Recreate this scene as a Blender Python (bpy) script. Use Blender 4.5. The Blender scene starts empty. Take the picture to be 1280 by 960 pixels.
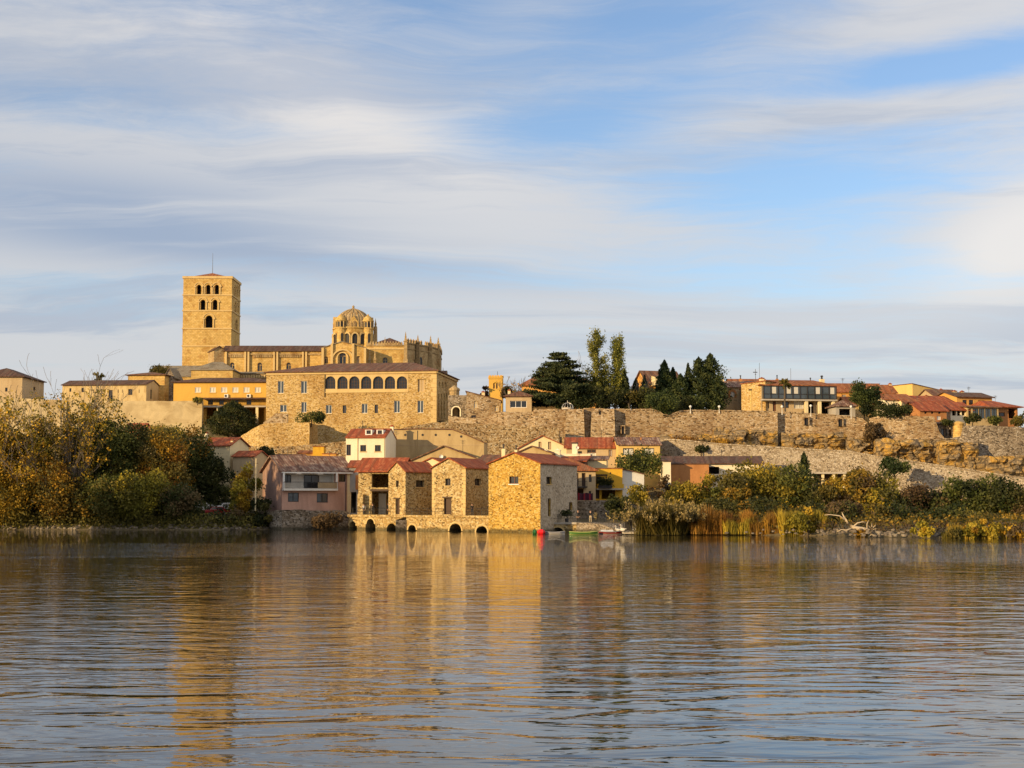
import bpy, math, random
import numpy as np
from mathutils import Vector, Matrix, noise as mnoise
from mathutils.geometry import delaunay_2d_cdt

C = bpy.context.scene.collection
SC = bpy.context.scene
R = math.radians

# ------------------------------------------------------------------ camera
F, HZ, CAMH = 1914.0, 625.0, 4.5
PITCH = math.atan((HZ - 480.0) / F)
cam_d = bpy.data.cameras.new('camera')
cam_d.sensor_width = 36.0
cam_d.lens = F / 1280.0 * 36.0
cam_d.clip_start = 0.3
cam_d.clip_end = 12000
cam = bpy.data.objects.new('camera', cam_d)
C.objects.link(cam)
cam.location = (0, 0, CAMH)
cam.rotation_euler = (math.pi / 2 + PITCH, 0, 0)
SC.camera = cam

# ------------------------------------------------------------------ sun, sky, exposure
SUN_AZ, SUN_EL = 50.0, 13.0          # degrees to the left of straight behind the camera, and height
SUN_STR, SKY_STR, EXPO = 4.7, 0.115, 0.42
SUN_COL = (1.0, 0.71, 0.35)
sd = Vector((-math.sin(R(SUN_AZ)) * math.cos(R(SUN_EL)), -math.cos(R(SUN_AZ)) * math.cos(R(SUN_EL)), math.sin(R(SUN_EL))))
sl = bpy.data.lights.new('sun', 'SUN')
sl.energy = SUN_STR
sl.angle = R(0.5)
sl.color = SUN_COL
so = bpy.data.objects.new('sun', sl)
C.objects.link(so)
so.rotation_euler = sd.to_track_quat('Z', 'Y').to_euler()
so.location = (-60, -60, 120)
SC.view_settings.view_transform = 'Standard'
SC.view_settings.look = 'None'
SC.view_settings.gamma = 1.0
SC.view_settings.use_curve_mapping = False
SC.view_settings.exposure = EXPO

world = bpy.data.worlds.new('World')
SC.world = world
world.use_nodes = True


class G:
    """small helper round a node tree"""
    def __init__(s, nt):
        s.nt = nt
        s.nt.nodes.clear()

    def n(s, typ, ins=None, **props):
        nd = s.nt.nodes.new(typ)
        for k, v in props.items():
            setattr(nd, k, v)
        for k, v in (ins or {}).items():
            sock = nd.inputs[k]
            if isinstance(v, bpy.types.NodeSocket):
                s.nt.links.new(v, sock)
            else:
                sock.default_value = v
        return nd

    def m(s, op, a, b=0.0, c=None):
        d = {0: a, 1: b}
        if c is not None:
            d[2] = c
        return s.n('ShaderNodeMath', d, operation=op).outputs[0]

    def vm(s, op, a, b=(0, 0, 0)):
        return s.n('ShaderNodeVectorMath', {0: a, 1: b}, operation=op).outputs[0]

    def mix(s, fac, a, b, mode='MIX'):
        nd = s.n('ShaderNodeMix', data_type='RGBA', blend_type=mode)
        for i, v in ((0, fac), (6, a), (7, b)):
            if isinstance(v, bpy.types.NodeSocket):
                s.nt.links.new(v, nd.inputs[i])
            else:
                nd.inputs[i].default_value = v if i == 0 else c4(v)
        return nd.outputs[2]

    def ramp(s, fac, stops, interp='LINEAR'):
        nd = s.n('ShaderNodeValToRGB', {0: fac})
        cr = nd.color_ramp
        cr.interpolation = interp
        while len(cr.elements) < len(stops):
            cr.elements.new(0.5)
        for e, (p, c) in zip(cr.elements, stops):
            e.position = p
            e.color = c4(c) if not isinstance(c, (int, float)) else (c, c, c, 1)
        return nd.outputs[0]

    def noise(s, vec, scale, detail=4, rough=0.55, dist=0.0, dim='3D'):
        return s.n('ShaderNodeTexNoise', {'Vector': vec, 'Scale': scale, 'Detail': detail, 'Roughness': rough, 'Distortion': dist}, noise_dimensions=dim).outputs[0]

    def step(s, x, a, b):
        return s.n('ShaderNodeMapRange', {0: x, 1: a, 2: b, 3: 0.0, 4: 1.0}, interpolation_type='SMOOTHSTEP').outputs[0]


def c4(c):
    c = tuple(c)
    return c if len(c) == 4 else c + (1.0,)


def build_sky():
    g = G(world.node_tree)
    sky = g.n('ShaderNodeTexSky', sky_type='NISHITA', sun_disc=False)
    sky.sun_elevation = R(SUN_EL)
    # the sky's own sun stands where the lamp stands
    sky.sun_rotation = math.atan2(sd.x, sd.y)
    sky.altitude = 650
    sky.air_density = 1.0
    sky.dust_density = 0.8
    sky.ozone_density = 1.6
    d = g.n('ShaderNodeTexCoord').outputs['Generated']
    xyz = g.n('ShaderNodeSeparateXYZ', {0: d})
    X, Y, Z = xyz.outputs
    zz = g.m('ADD', g.m('MAXIMUM', Z, 0.0), 0.07)
    P = g.n('ShaderNodeCombineXYZ', {0: g.m('DIVIDE', X, zz), 1: g.m('DIVIDE', Y, zz), 2: 0.0}).outputs[0]
    # high thin layers: long fibres combed by the wind, over a soft uneven veil
    warp = g.n('ShaderNodeTexNoise', {'Vector': P, 'Scale': 0.5, 'Detail': 4.0, 'Roughness': 0.55}, noise_dimensions='2D').outputs[1]
    P1 = g.vm('ADD', P, g.vm('MULTIPLY', g.vm('SUBTRACT', warp, (0.5, 0.5, 0.5)), (1.0, 1.0, 0)))

    def layer(off, rot, sx, sy, scale, detail, rough, dist=0.0):
        mp = g.n('ShaderNodeMapping', {0: P1, 1: off, 2: (0, 0, R(rot)), 3: (sx, sy, 1)}).outputs[0]
        return g.noise(mp, scale, detail, rough, dist, '2D')
    streak = layer((3.1, 1.7, 0), -38, 0.30, 1.25, 0.8, 10, 0.62)
    streak2 = layer((8.1, 5.7, 0), -14, 0.30, 1.2, 1.5, 10, 0.66)
    soft = layer((9.3, 4.2, 0), 12, 0.55, 1.0, 0.34, 8, 0.58, 0.2)
    fine = layer((1.3, 7.2, 0), -30, 0.8, 1.5, 3.6, 10, 0.74)
    dens = g.m('ADD', g.m('ADD', g.m('MULTIPLY', streak, 0.50), g.m('MULTIPLY', soft, 0.42)), g.m('ADD', g.m('MULTIPLY', g.m('SUBTRACT', streak2, .5), 0.42), g.m('MULTIPLY', g.m('SUBTRACT', fine, .5), 0.30)))
    dens = g.m('ADD', dens, 0.25)
    # where the cloud cover opens and where it thickens (directions on the sky)
    az = g.m('ARCTAN2', X, Y)
    el = g.m('ARCSINE', Z)

    def spot(a, e, ra, re, tilt=0.0):
        da = g.m('SUBTRACT', az, R(a))
        de = g.m('SUBTRACT', g.m('SUBTRACT', el, R(e)), g.m('MULTIPLY', da, tilt))
        q = g.m('ADD', g.m('POWER', g.m('DIVIDE', da, R(ra)), 2.0), g.m('POWER', g.m('DIVIDE', de, R(re)), 2.0))
        return g.m('EXPONENT', g.m('MULTIPLY', q, -1.0))
    for a, e, ra, re, t, w in [(2.8, 14.2, 4.2, 1.1, 0.10, 0.22), (10.6, 11.3, 5.2, 1.9, 0.05, 0.24), (5.5, 17.8, 4.0, 1.2, 0.12, 0.20),
                               (16.5, 15.4, 4.5, 0.7, 0.1, 0.30), (-13.0, 18.4, 6.0, 1.5, -0.2, 0.20), (9.0, 8.0, 5.5, 1.0, -0.1, 0.16),
                               (-17, 14.2, 5.0, 0.9, -0.1, 0.10), (-3.5, 18.6, 3.0, 1.0, -.2, 0.14), (17, 8.2, 3.0, .8, 0, .1), (-12, 7.6, 8, 1.0, 0, .14), (0, 8.0, 6, .8, 0, .08)]:
        dens = g.m('SUBTRACT', dens, g.m('MULTIPLY', spot(a, e, ra, re, t), w))
    for a, e, ra, re, t, w in [(-8.5, 15.4, 6.5, 2.2, -0.42, 0.17), (18.5, 9.4, 2.6, 1.9, 0.4, 0.26), (-2, 5.0, 18, 1.6, 0, 0.07), (15.5, 17.3, 6.0, 0.9, 0.05, 0.22),
                               (13, 14.1, 8, 0.7, 0.10, .20), (-14, 12.9, 9, 0.9, -0.05, 0.14), (-3, 10.8, 9, 1.3, -.1, .10), (-14.5, 10.2, 10, 2.2, 0, .2), (75, 30, 45, 22, 0, .35), (120, 35, 45, 25, 0, .35)]:  # the last two lie out of view, added as fill cloud
        dens = g.m('ADD', dens, g.m('MULTIPLY', spot(a, e, ra, re, t), w))
    cov = g.step(dens, 0.40, 0.82)
    grey = g.m('MULTIPLY', g.m('MINIMUM', g.m('ADD', spot(-15.5, 10.5, 9.0, 1.5, -0.06), g.m('MULTIPLY', spot(-6, 8.8, 12, 0.8, -.05), 0.55)), 1.0), g.step(layer((5, 5, 0), -8, .3, 1.3, 1.0, 8, .6), 0.30, 0.56))
    grey = g.m('MAXIMUM', grey, g.m('MULTIPLY', g.step(layer((2, 8, 0), -20, .4, 1.2, .9, 10, .64), 0.46, 0.64), g.m('MULTIPLY', 0.62, g.m('SUBTRACT', 1.0, g.m('MULTIPLY', 0.8, spot(10.0, 6.6, 10.0, 1.5))))))
    bright = g.m('ADD', g.m('ADD', spot(-8, 15.5, 7, 2.6, -0.4), spot(18.5, 9.2, 3.5, 2.2, 0.3)), g.m('ADD', spot(80, 30, 50, 24), spot(130, 35, 45, 25)))  # the last pair is unseen cloud, added to brighten shaded walls
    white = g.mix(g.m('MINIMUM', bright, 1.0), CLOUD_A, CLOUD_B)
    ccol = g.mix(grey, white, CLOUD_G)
    # unseen bright cloud to the right, added to fill the shaded walls
    ccol = g.mix(g.m('MINIMUM', g.m('ADD', spot(85, 32, 38, 20), spot(135, 34, 45, 22)), 1.0), ccol, CLOUD_FILL)
    # towards the horizon the layer thickens into an even pale veil
    veil = g.m('ADD', 0.06, g.m('MULTIPLY', g.m('SUBTRACT', 1.0, g.step(el, R(0.0), R(10.0))), 0.58))
    base = g.mix(veil, g.mix(1.0, sky.outputs[0], SKY_TINT, 'MULTIPLY'), CLOUD_V)
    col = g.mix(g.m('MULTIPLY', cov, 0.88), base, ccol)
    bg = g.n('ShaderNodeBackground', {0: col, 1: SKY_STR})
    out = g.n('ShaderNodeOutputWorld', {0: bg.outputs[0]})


CLOUD_FILL = (8.6, 7.9, 7.1)
CLOUD_A = (4.3, 4.3, 4.4)
CLOUD_B = (5.7, 5.35, 5.0)
CLOUD_G = (2.35, 2.8, 3.65)
CLOUD_V = (3.05, 3.4, 3.9)
SKY_TINT = (1.0, 1.05, 1.18)
build_sky()

# ------------------------------------------------------------------ pixel rays -> points of the place
_cp, _sp = math.cos(PITCH), math.sin(PITCH)


def ray(px, py):
    dx, dy = (px - 640.0) / F, (480.0 - py) / F
    return Vector((dx, _cp - dy * _sp, _sp + dy * _cp))


def at(px, py, Y):
    d = ray(px, py)
    t = Y / d.y
    return Vector((d.x * t, Y, CAMH + d.z * t))


def mpp(Y):
    return Y / F


# ------------------------------------------------------------------ mesh helpers
class MB:
    def __init__(s):
        s.v, s.f, s.uv, s.mi = [], [], [], []

    def face(s, pts, uvs=None, m=0):
        b = len(s.v)
        s.v += [tuple(p) for p in pts]
        s.f.append(tuple(range(b, b + len(pts))))
        if uvs is None:
            p0 = Vector(pts[0]); e = Vector(pts[1]) - p0
            n = e.cross(Vector(pts[2]) - p0)
            if n.length < 1e-9:
                n = Vector((0, 0, 1))
            n.normalize()
            if abs(n.z) > 0.9:
                uvs = [(p[0], p[1]) for p in pts]
            else:
                t = Vector((-n.y, n.x, 0)); t.normalize()
                if abs(n.z) < 0.2:
                    uvs = [(Vector(p).dot(t), p[2]) for p in pts]
                else:
                    w = n.cross(t)
                    uvs = [(Vector(p).dot(t), Vector(p).dot(w)) for p in pts]
        s.uv.append(uvs)
        s.mi.append(m)

    def box(s, x0, x1, y0, y1, z0, z1, m=0):
        p = [Vector((x, y, z)) for z in (z0, z1) for y in (y0, y1) for x in (x0, x1)]
        for q in ((0, 1, 5, 4), (1, 3, 7, 5), (3, 2, 6, 7), (2, 0, 4, 6), (4, 5, 7, 6), (2, 3, 1, 0)):
            s.face([p[i] for i in q], m=m)

    def slab(s, top, th, m=0, down=(0, 0, -1)):
        """a sheet with thickness: top corner loop, pushed along down by th"""
        d = Vector(down) * th
        low = [Vector(p) + d for p in top]
        s.face(top, m=m)
        s.face(list(reversed(low)), m=m)
        k = len(top)
        for i in range(k):
            j = (i + 1) % k
            s.face([top[j], top[i], low[i], low[j]], m=m)

    def tube(s, pts, rad, n=6, m=0, cap=True):
        rings = []
        pts = [Vector(p) for p in pts]
        if not hasattr(rad, '__len__'):
            rad = [rad] * len(pts)
        for i, p in enumerate(pts):
            a = pts[min(i + 1, len(pts) - 1)] - pts[max(i - 1, 0)]
            if a.length < 1e-7:
                a = Vector((0, 0, 1))
            a.normalize()
            u = a.orthogonal() if abs(a.z) < 0.95 else Vector((1, 0, 0))
            u = (u - a * u.dot(a)).normalized()
            w = a.cross(u)
            rings.append([p + (u * math.cos(2 * math.pi * k / n) + w * math.sin(2 * math.pi * k / n)) * rad[i] for k in range(n)])
        b = len(s.v)
        L = 0.0
        for i, r in enumerate(rings):
            s.v += [tuple(q) for q in r]
        for i in range(len(rings) - 1):
            seg = (pts[i + 1] - pts[i]).length
            for k in range(n):
                k2 = (k + 1) % n
                s.f.append((b + i * n + k, b + i * n + k2, b + (i + 1) * n + k2, b + (i + 1) * n + k))
                s.uv.append([(k / n, L), ((k + 1) / n, L), ((k + 1) / n, L + seg), (k / n, L + seg)])
                s.mi.append(m)
            L += seg
        if cap:
            for off, rev in ((0, True), ((len(rings) - 1) * n, False)):
                ids = [b + off + k for k in range(n)]
                if rev:
                    ids.reverse()
                s.f.append(tuple(ids)); s.uv.append([(0, 0)] * n); s.mi.append(m)

    def lathe(s, prof, n=16, c=(0, 0), m=0, mod=None, a0=0.0):
        """prof: (radius, z) from bottom to top"""
        b = len(s.v)
        for (r, z) in prof:
            for k in range(n):
                a = a0 + 2 * math.pi * k / n
                rr = r * (mod(a, z) if mod else 1.0)
                s.v.append((c[0] + rr * math.cos(a), c[1] + rr * math.sin(a), z))
        for i in range(len(prof) - 1):
            for k in range(n):
                k2 = (k + 1) % n
                s.f.append((b + i * n + k, b + i * n + k2, b + (i + 1) * n + k2, b + (i + 1) * n + k))
                u0, u1 = 2 * math.pi * k / n * max(prof[0][0], .3), 2 * math.pi * (k + 1) / n * max(prof[0][0], .3)
                s.uv.append([(u0, prof[i][1]), (u1, prof[i][1]), (u1, prof[i + 1][1]), (u0, prof[i + 1][1])])
                s.mi.append(m)

    def holes(s, outline, holes, fn, m=0):
        loops = [list(outline)] + [list(h) for h in holes]
        vs, es = [], []
        for l in loops:
            b0 = len(vs)
            vs += [Vector(p) for p in l]
            es += [(b0 + i, b0 + (i + 1) % len(l)) for i in range(len(l))]
        ov, _, of = delaunay_2d_cdt(vs, es, [], 0, 1e-5)[:3]

        def inside(p, l):
            r = False
            for i in range(len(l)):
                (x0, y0), (x1, y1) = l[i - 1], l[i]
                if (y0 > p.y) != (y1 > p.y) and p.x < (x1 - x0) * (p.y - y0) / (y1 - y0) + x0:
                    r = not r
            return r
        b = len(s.v)
        s.v += [tuple(fn(p.x, p.y, 0)) for p in ov]
        for t in of:
            c = sum((ov[i] for i in t), Vector((0, 0))) / len(t)
            if inside(c, loops[0]) and not any(inside(c, h) for h in loops[1:]):
                s.f.append(tuple(b + i for i in t))
                s.uv.append([(ov[i].x, ov[i].y) for i in t])
                s.mi.append(m)

    def reveal(s, loop, fn, depth, m=0):
        k = len(loop)
        for i in range(k):
            a, c = loop[i], loop[(i + 1) % k]
            l = math.hypot(a[0] - c[0], a[1] - c[1])
            s.face([fn(a[0], a[1], 0), fn(c[0], c[1], 0), fn(c[0], c[1], depth), fn(a[0], a[1], depth)], [(0, 0), (l, 0), (l, depth), (0, depth)], m)

    def build(s, name, mats, parent=None, smooth=False, loc=None, rz=0.0):
        me = bpy.data.meshes.new(name)
        me.from_pydata(s.v, [], s.f)
        uvl = me.uv_layers.new(name='UVMap')
        flat = np.array([c for f in s.uv for c in f], dtype=np.float32).ravel()
        uvl.data.foreach_set('uv', flat)
        if not isinstance(mats, (list, tuple)):
            mats = [mats]
        for mt in mats:
            me.materials.append(mt)
        me.polygons.foreach_set('material_index', s.mi)
        if smooth:
            me.polygons.foreach_set('use_smooth', [True] * len(s.f))
        me.update()
        o = bpy.data.objects.new(name, me)
        C.objects.link(o)
        if parent is not None:
            o.parent = parent
        if loc is not None:
            o.location = loc
        o.rotation_euler.z = rz
        return o


def tag(o, label, cat, group=None):
    o['label'] = label
    o['category'] = cat
    if group:
        o['group'] = group
    return o


def thing(name, label, cat, loc=(0, 0, 0), rz=0.0, group=None):
    o = bpy.data.objects.new(name, None)
    C.objects.link(o)
    o.empty_display_size = 0.3
    o.location = loc
    o.rotation_euler.z = rz
    return tag(o, label, cat, group)


def kind(o, k):
    o['kind'] = k
    return o


# ------------------------------------------------------------------ materials
def mat(name, fn):
    m = bpy.data.materials.new(name)
    m.use_nodes = True
    g = G(m.node_tree)
    out = g.n('ShaderNodeOutputMaterial')
    bs = g.n('ShaderNodeBsdfPrincipled')
    g.nt.links.new(bs.outputs[0], out.inputs[0])
    r = fn(g, bs)
    if r:
        for k, v in r.items():
            if isinstance(v, bpy.types.NodeSocket):
                g.nt.links.new(v, bs.inputs[k])
            else:
                bs.inputs[k].default_value = c4(v) if k == 'Base Color' else v
    return m


def rubble(name, cols, scale=2.9, mortar=(0.3, 0.24, 0.15), holes=0.7, bump=0.6, stain=(0.55, 0.5, 0.45), stain_amt=0.35, mamt=0.6, flat=1.35):
    """rough masonry of odd stones laid in mortar"""
    def f(g, bs):
        uv = g.n('ShaderNodeUVMap').outputs[0]
        wob = g.n('ShaderNodeTexNoise', {'Vector': uv, 'Scale': 1.3, 'Detail': 2.0}, noise_dimensions='2D').outputs[1]
        uvw = g.vm('ADD', uv, g.vm('MULTIPLY', g.vm('SUBTRACT', wob, (.5, .5, .5)), (0.35, 0.25, 0)))
        mp = g.n('ShaderNodeMapping', {0: uvw, 3: (1.0, flat, 1)}).outputs[0]
        vo = g.n('ShaderNodeTexVoronoi', {'Vector': mp, 'Scale': scale}, voronoi_dimensions='2D', feature='F1')
        rnd = g.n('ShaderNodeSeparateColor', {0: vo.outputs[1]})
        col = g.ramp(rnd.outputs[0], [(i / (len(cols) - 1), c) for i, c in enumerate(cols)])
        col = g.mix(0.5, col, g.ramp(rnd.outputs[2], [(0.0, 0.55), (0.35, 0.95), (1.0, 1.0)]), 'MULTIPLY')
        ed = g.n('ShaderNodeTexVoronoi', {'Vector': mp, 'Scale': scale}, voronoi_dimensions='2D', feature='DISTANCE_TO_EDGE').outputs[0]
        mor = g.m('MULTIPLY', g.m('SUBTRACT', 1.0, g.step(ed, 0.02, 0.11)), mamt)
        col = g.mix(mor, col, mortar)
        # lost stones and open joints: small dark pits
        pit = g.m('MULTIPLY', g.step(rnd.outputs[1], 0.90, 0.94), holes)
        pit = g.m('MULTIPLY', pit, g.step(ed, 0.0, 0.09))
        col = g.mix(pit, col, tuple(x * 0.16 for x in cols[0]))
        grain = g.noise(uv, 5.0, 4, 0.7, 0, '2D')
        col = g.mix(0.5, col, g.ramp(grain, [(0.32, 0.42), (0.58, 1.0)]), 'MULTIPLY')
        big = g.noise(g.n('ShaderNodeMapping', {0: uv, 3: (1, 0.6, 1)}).outputs[0], 0.16, 5, 0.6, 0.4, '2D')
        col = g.mix(g.m('MULTIPLY', g.step(big, 0.42, 0.66), stain_amt), col, g.mix(1.0, col, stain, 'MULTIPLY'))
        # the river's tide mark: a damp weedy band just above the water
        pz = g.n('ShaderNodeSeparateXYZ', {0: g.n('ShaderNodeNewGeometry').outputs['Position']}).outputs[2]
        wet = g.m('SUBTRACT', 1.0, g.step(g.m('ADD', pz, g.m('MULTIPLY', g.m('SUBTRACT', big, .5), 0.9)), 0.18, 0.62))
        col = g.mix(g.m('MULTIPLY', wet, 0.75), col, (0.045, 0.042, 0.022))
        h = g.m('ADD', g.m('MULTIPLY', g.step(ed, 0.0, 0.13), 0.6), g.m('ADD', g.m('MULTIPLY', grain, 0.5), g.m('MULTIPLY', pit, -0.9)))
        bp = g.n('ShaderNodeBump', {'Strength': bump, 'Distance': 0.14, 'Height': h}).outputs[0]
        return {'Base Color': col, 'Roughness': 0.92, 'Normal': bp, 'Specular IOR Level': 0.2}
    return mat(name, f)


def ashlar(name, c1, c2, mortar, w=0.75, h=0.36, bump=0.3, stain=(0.45, 0.38, 0.3), stain_amt=0.5):
    """squared courses of cut stone"""
    def f(g, bs):
        uv = g.n('ShaderNodeUVMap').outputs[0]
        br = g.n('ShaderNodeTexBrick', {'Vector': uv, 'Color1': c4(c1), 'Color2': c4(c2), 'Mortar': c4(mortar), 'Scale': 1.0, 'Mortar Size': 0.022,
                                        'Mortar Smooth': 0.3, 'Bias': -0.1, 'Brick Width': w, 'Row Height': h})
        rnd = g.noise(uv, 1.7, 3, 0.7, 0, '2D')
        col = g.mix(0.5, br.outputs[0], g.ramp(rnd, [(0.3, 0.5), (0.68, 1.0)]), 'MULTIPLY')
        spots = g.n('ShaderNodeTexVoronoi', {'Vector': uv, 'Scale': 1.1}, voronoi_dimensions='2D')
        sp = g.n('ShaderNodeSeparateColor', {0: spots.outputs[1]}).outputs[0]
        col = g.mix(g.m('MULTIPLY', g.step(sp, 0.72, 0.95), 0.45), col, g.mix(1.0, col, (0.6, 0.42, 0.28), 'MULTIPLY'))
        big = g.noise(g.n('ShaderNodeMapping', {0: uv, 3: (1, 0.35, 1)}).outputs[0], 0.22, 6, 0.62, 0.5, '2D')
        col = g.mix(g.m('MULTIPLY', g.step(big, 0.46, 0.7), stain_amt), col, g.mix(1.0, col, stain, 'MULTIPLY'))
        grain = g.noise(uv, 6.0, 3, 0.6, 0, '2D')
        hgt = g.m('ADD', g.m('MULTIPLY', br.outputs[1], -0.5), g.m('MULTIPLY', grain, 0.6))
        bp = g.n('ShaderNodeBump', {'Strength': bump, 'Distance': 0.1, 'Height': hgt}).outputs[0]
        return {'Base Color': col, 'Roughness': 0.9, 'Normal': bp, 'Specular IOR Level': 0.2}
    return mat(name, f)


def plaster(name, c, dirt=(0.5, 0.42, 0.34), amt=0.4, scale=0.35, sq=(1.6, 0.45)):
    def f(g, bs):
        uv = g.n('ShaderNodeUVMap').outputs[0]
        n1 = g.noise(g.n('ShaderNodeMapping', {0: uv, 3: (sq[0], sq[1], 1)}).outputs[0], scale, 6, 0.62, 0.6, '2D')
        n2 = g.noise(uv, 3.5, 4, 0.6, 0, '2D')
        col = g.mix(g.m('MULTIPLY', g.step(n1, 0.36, 0.78), amt), c4(c), g.mix(1.0, c4(c), dirt, 'MULTIPLY'))
        col = g.mix(0.22, col, g.ramp(n2, [(0.3, 0.55), (0.7, 1.0)]), 'MULTIPLY')
        bp = g.n('ShaderNodeBump', {'Strength': 0.2, 'Distance': 0.05, 'Height': n2}).outputs[0]
        return {'Base Color': col, 'Roughness': 0.85, 'Normal': bp, 'Specular IOR Level': 0.25}
    return mat(name, f)


def tiles(name, c1, c2, c3, lich=(0.25, 0.22, 0.16), amt=0.35, tw=0.26):
    """rows of half round clay tiles running down the slope (UV: along the eave, up the slope, in metres)"""
    def f(g, bs):
        uv = g.n('ShaderNodeUVMap').outputs[0]
        br = g.n('ShaderNodeTexBrick', {'Vector': uv, 'Color1': c4(c1), 'Color2': c4(c2), 'Mortar': c4(tuple(x * 0.45 for x in c1)), 'Scale': 1.0,
                                        'Mortar Size': 0.02, 'Mortar Smooth': 0.6, 'Bias': 0.0, 'Brick Width': tw, 'Row Height': 0.42}, offset=0.0)
        sx = g.n('ShaderNodeSeparateXYZ', {0: uv})
        wave = g.m('SINE', g.m('MULTIPLY', sx.outputs[0], 2 * math.pi / tw))
        vo = g.n('ShaderNodeTexVoronoi', {'Vector': g.n('ShaderNodeMapping', {0: uv, 3: (2.2, 1.0, 1)}).outputs[0], 'Scale': 1.4}, voronoi_dimensions='2D')
        rn = g.n('ShaderNodeSeparateColor', {0: vo.outputs[1]}).outputs[0]
        col = g.mix(g.m('MULTIPLY', g.step(rn, 0.55, 1.0), 0.7), br.outputs[0], c3)
        rowv = g.n('ShaderNodeTexWhiteNoise', {'W': g.m('FLOOR', g.m('DIVIDE', sx.outputs[0], tw * 1.6))}, noise_dimensions='1D').outputs[0]
        col = g.mix(0.75, col, g.ramp(rowv, [(0.0, 0.42), (1.0, 1.0)]), 'MULTIPLY')
        # weathering runs in stripes down the slope
        st = g.noise(g.n('ShaderNodeMapping', {0: uv, 3: (1.3, 0.16, 1)}).outputs[0], 1.1, 5, 0.65, 0.3, '2D')
        col = g.mix(g.m('MULTIPLY', g.step(st, 0.45, 0.68), amt), col, lich)
        hgt = g.m('ADD', g.m('MULTIPLY', wave, 0.5), g.m('MULTIPLY', br.outputs[1], -0.3))
        bp = g.n('ShaderNodeBump', {'Strength': 0.75, 'Distance': 0.07, 'Height': hgt}).outputs[0]
        return {'Base Color': col, 'Roughness': 0.85, 'Normal': bp, 'Specular IOR Level': 0.25}
    return mat(name, f)


def paint(name, c, rough=0.5, metal=0.0, spec=0.4, var=0.15):
    def f(g, bs):
        co = g.n('ShaderNodeTexCoord').outputs['Object']
        n1 = g.noise(co, 2.5, 4, 0.6)
        col = g.mix(var, c4(c), g.ramp(n1, [(0.3, 0.4), (0.7, 1.0)]), 'MULTIPLY')
        return {'Base Color': col, 'Roughness': rough, 'Metallic': metal, 'Specular IOR Level': spec}
    return mat(name, f)


def glass(name, c, rough=0.12):
    """window glass as seen from outside by day: dim and glossy, each sheet a little uneven"""
    def f(g, bs):
        co = g.n('ShaderNodeTexCoord').outputs['Object']
        n1 = g.noise(co, 0.9, 2, 0.5)
        bp = g.n('ShaderNodeBump', {'Strength': 0.08, 'Distance': 0.1, 'Height': n1}).outputs[0]
        return {'Base Color': c, 'Roughness': rough, 'Normal': bp, 'Specular IOR Level': 0.6}
    return mat(name, f)


def foliage_mat():
    def f(g, bs):
        a = g.n('ShaderNodeAttribute', attribute_name='leaf').outputs[0]
        oi = g.n('ShaderNodeObjectInfo').outputs['Random']
        col = g.n('ShaderNodeHueSaturation', {'Hue': g.m('ADD', 0.49, g.m('MULTIPLY', oi, 0.02)), 'Saturation': 1.0, 'Value': g.m('ADD', 0.9, g.m('MULTIPLY', oi, 0.2)), 'Color': a}).outputs[0]
        return {'Base Color': col, 'Roughness': 0.65, 'Specular IOR Level': 0.25}
    m = mat('foliage', f)
    g = m.node_tree
    bs = [n for n in g.nodes if n.type == 'BSDF_PRINCIPLED'][0]
    out = [n for n in g.nodes if n.type == 'OUTPUT_MATERIAL'][0]
    tr = g.nodes.new('ShaderNodeBsdfTranslucent')
    mx = g.nodes.new('ShaderNodeMixShader')
    mx.inputs[0].default_value = 0.28
    src = bs.inputs['Base Color'].links[0].from_socket
    g.links.new(src, tr.inputs[0])
    g.links.new(bs.outputs[0], mx.inputs[1])
    g.links.new(tr.outputs[0], mx.inputs[2])
    g.links.new(mx.outputs[0], out.inputs[0])
    return m


M = {}
M['mill'] = rubble('mill_stone', [(0.34, 0.17, 0.03), (0.56, 0.33, 0.06), (0.66, 0.43, 0.10), (0.72, 0.54, 0.22)], 4.6, (0.60, 0.40, 0.12), 0.75)
M['quay'] = rubble('quay_stone', [(0.30, 0.18, 0.07), (0.48, 0.31, 0.11), (0.58, 0.42, 0.18), (0.64, 0.52, 0.30)], 3.8, (0.50, 0.37, 0.17), 0.7)
M['millb'] = rubble('pale_mill_stone', [(0.28, 0.17, 0.07), (0.48, 0.32, 0.12), (0.60, 0.45, 0.21), (0.68, 0.56, 0.33)], 4.2, (0.56, 0.42, 0.21), 0.8)
M['cwall'] = rubble('city_wall_stone', [(0.27, 0.16, 0.08), (0.44, 0.31, 0.17), (0.52, 0.39, 0.24), (0.58, 0.47, 0.34)], 2.5, (0.40, 0.29, 0.15), 0.8, 0.8, (0.55, 0.48, 0.42), 0.6, .6, 2.1)
M['rubble'] = rubble('rubble_slope_stone', [(0.22, 0.14, 0.06), (0.42, 0.28, 0.13), (0.54, 0.40, 0.22), (0.62, 0.52, 0.36)], 3.7, (0.26, 0.18, 0.09), 0.8, 0.9, (0.6, 0.52, 0.47), 0.45)
M['paleret'] = rubble('pale_terrace_stone', [(0.27, 0.205, 0.14), (0.42, 0.34, 0.24), (0.52, 0.435, 0.32), (0.60, 0.52, 0.42)], 3.8, (0.30, 0.235, 0.16), 0.7, 0.8, (0.6, 0.55, 0.5), 0.45)
M['greyrub'] = rubble('grey_rubble_stone', [(0.15, 0.115, 0.08), (0.30, 0.24, 0.17), (0.42, 0.34, 0.25), (0.50, 0.44, 0.36)], 3.6, (0.24, 0.19, 0.14), 0.75, 0.9, (0.5, 0.46, 0.42), 0.5)
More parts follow.
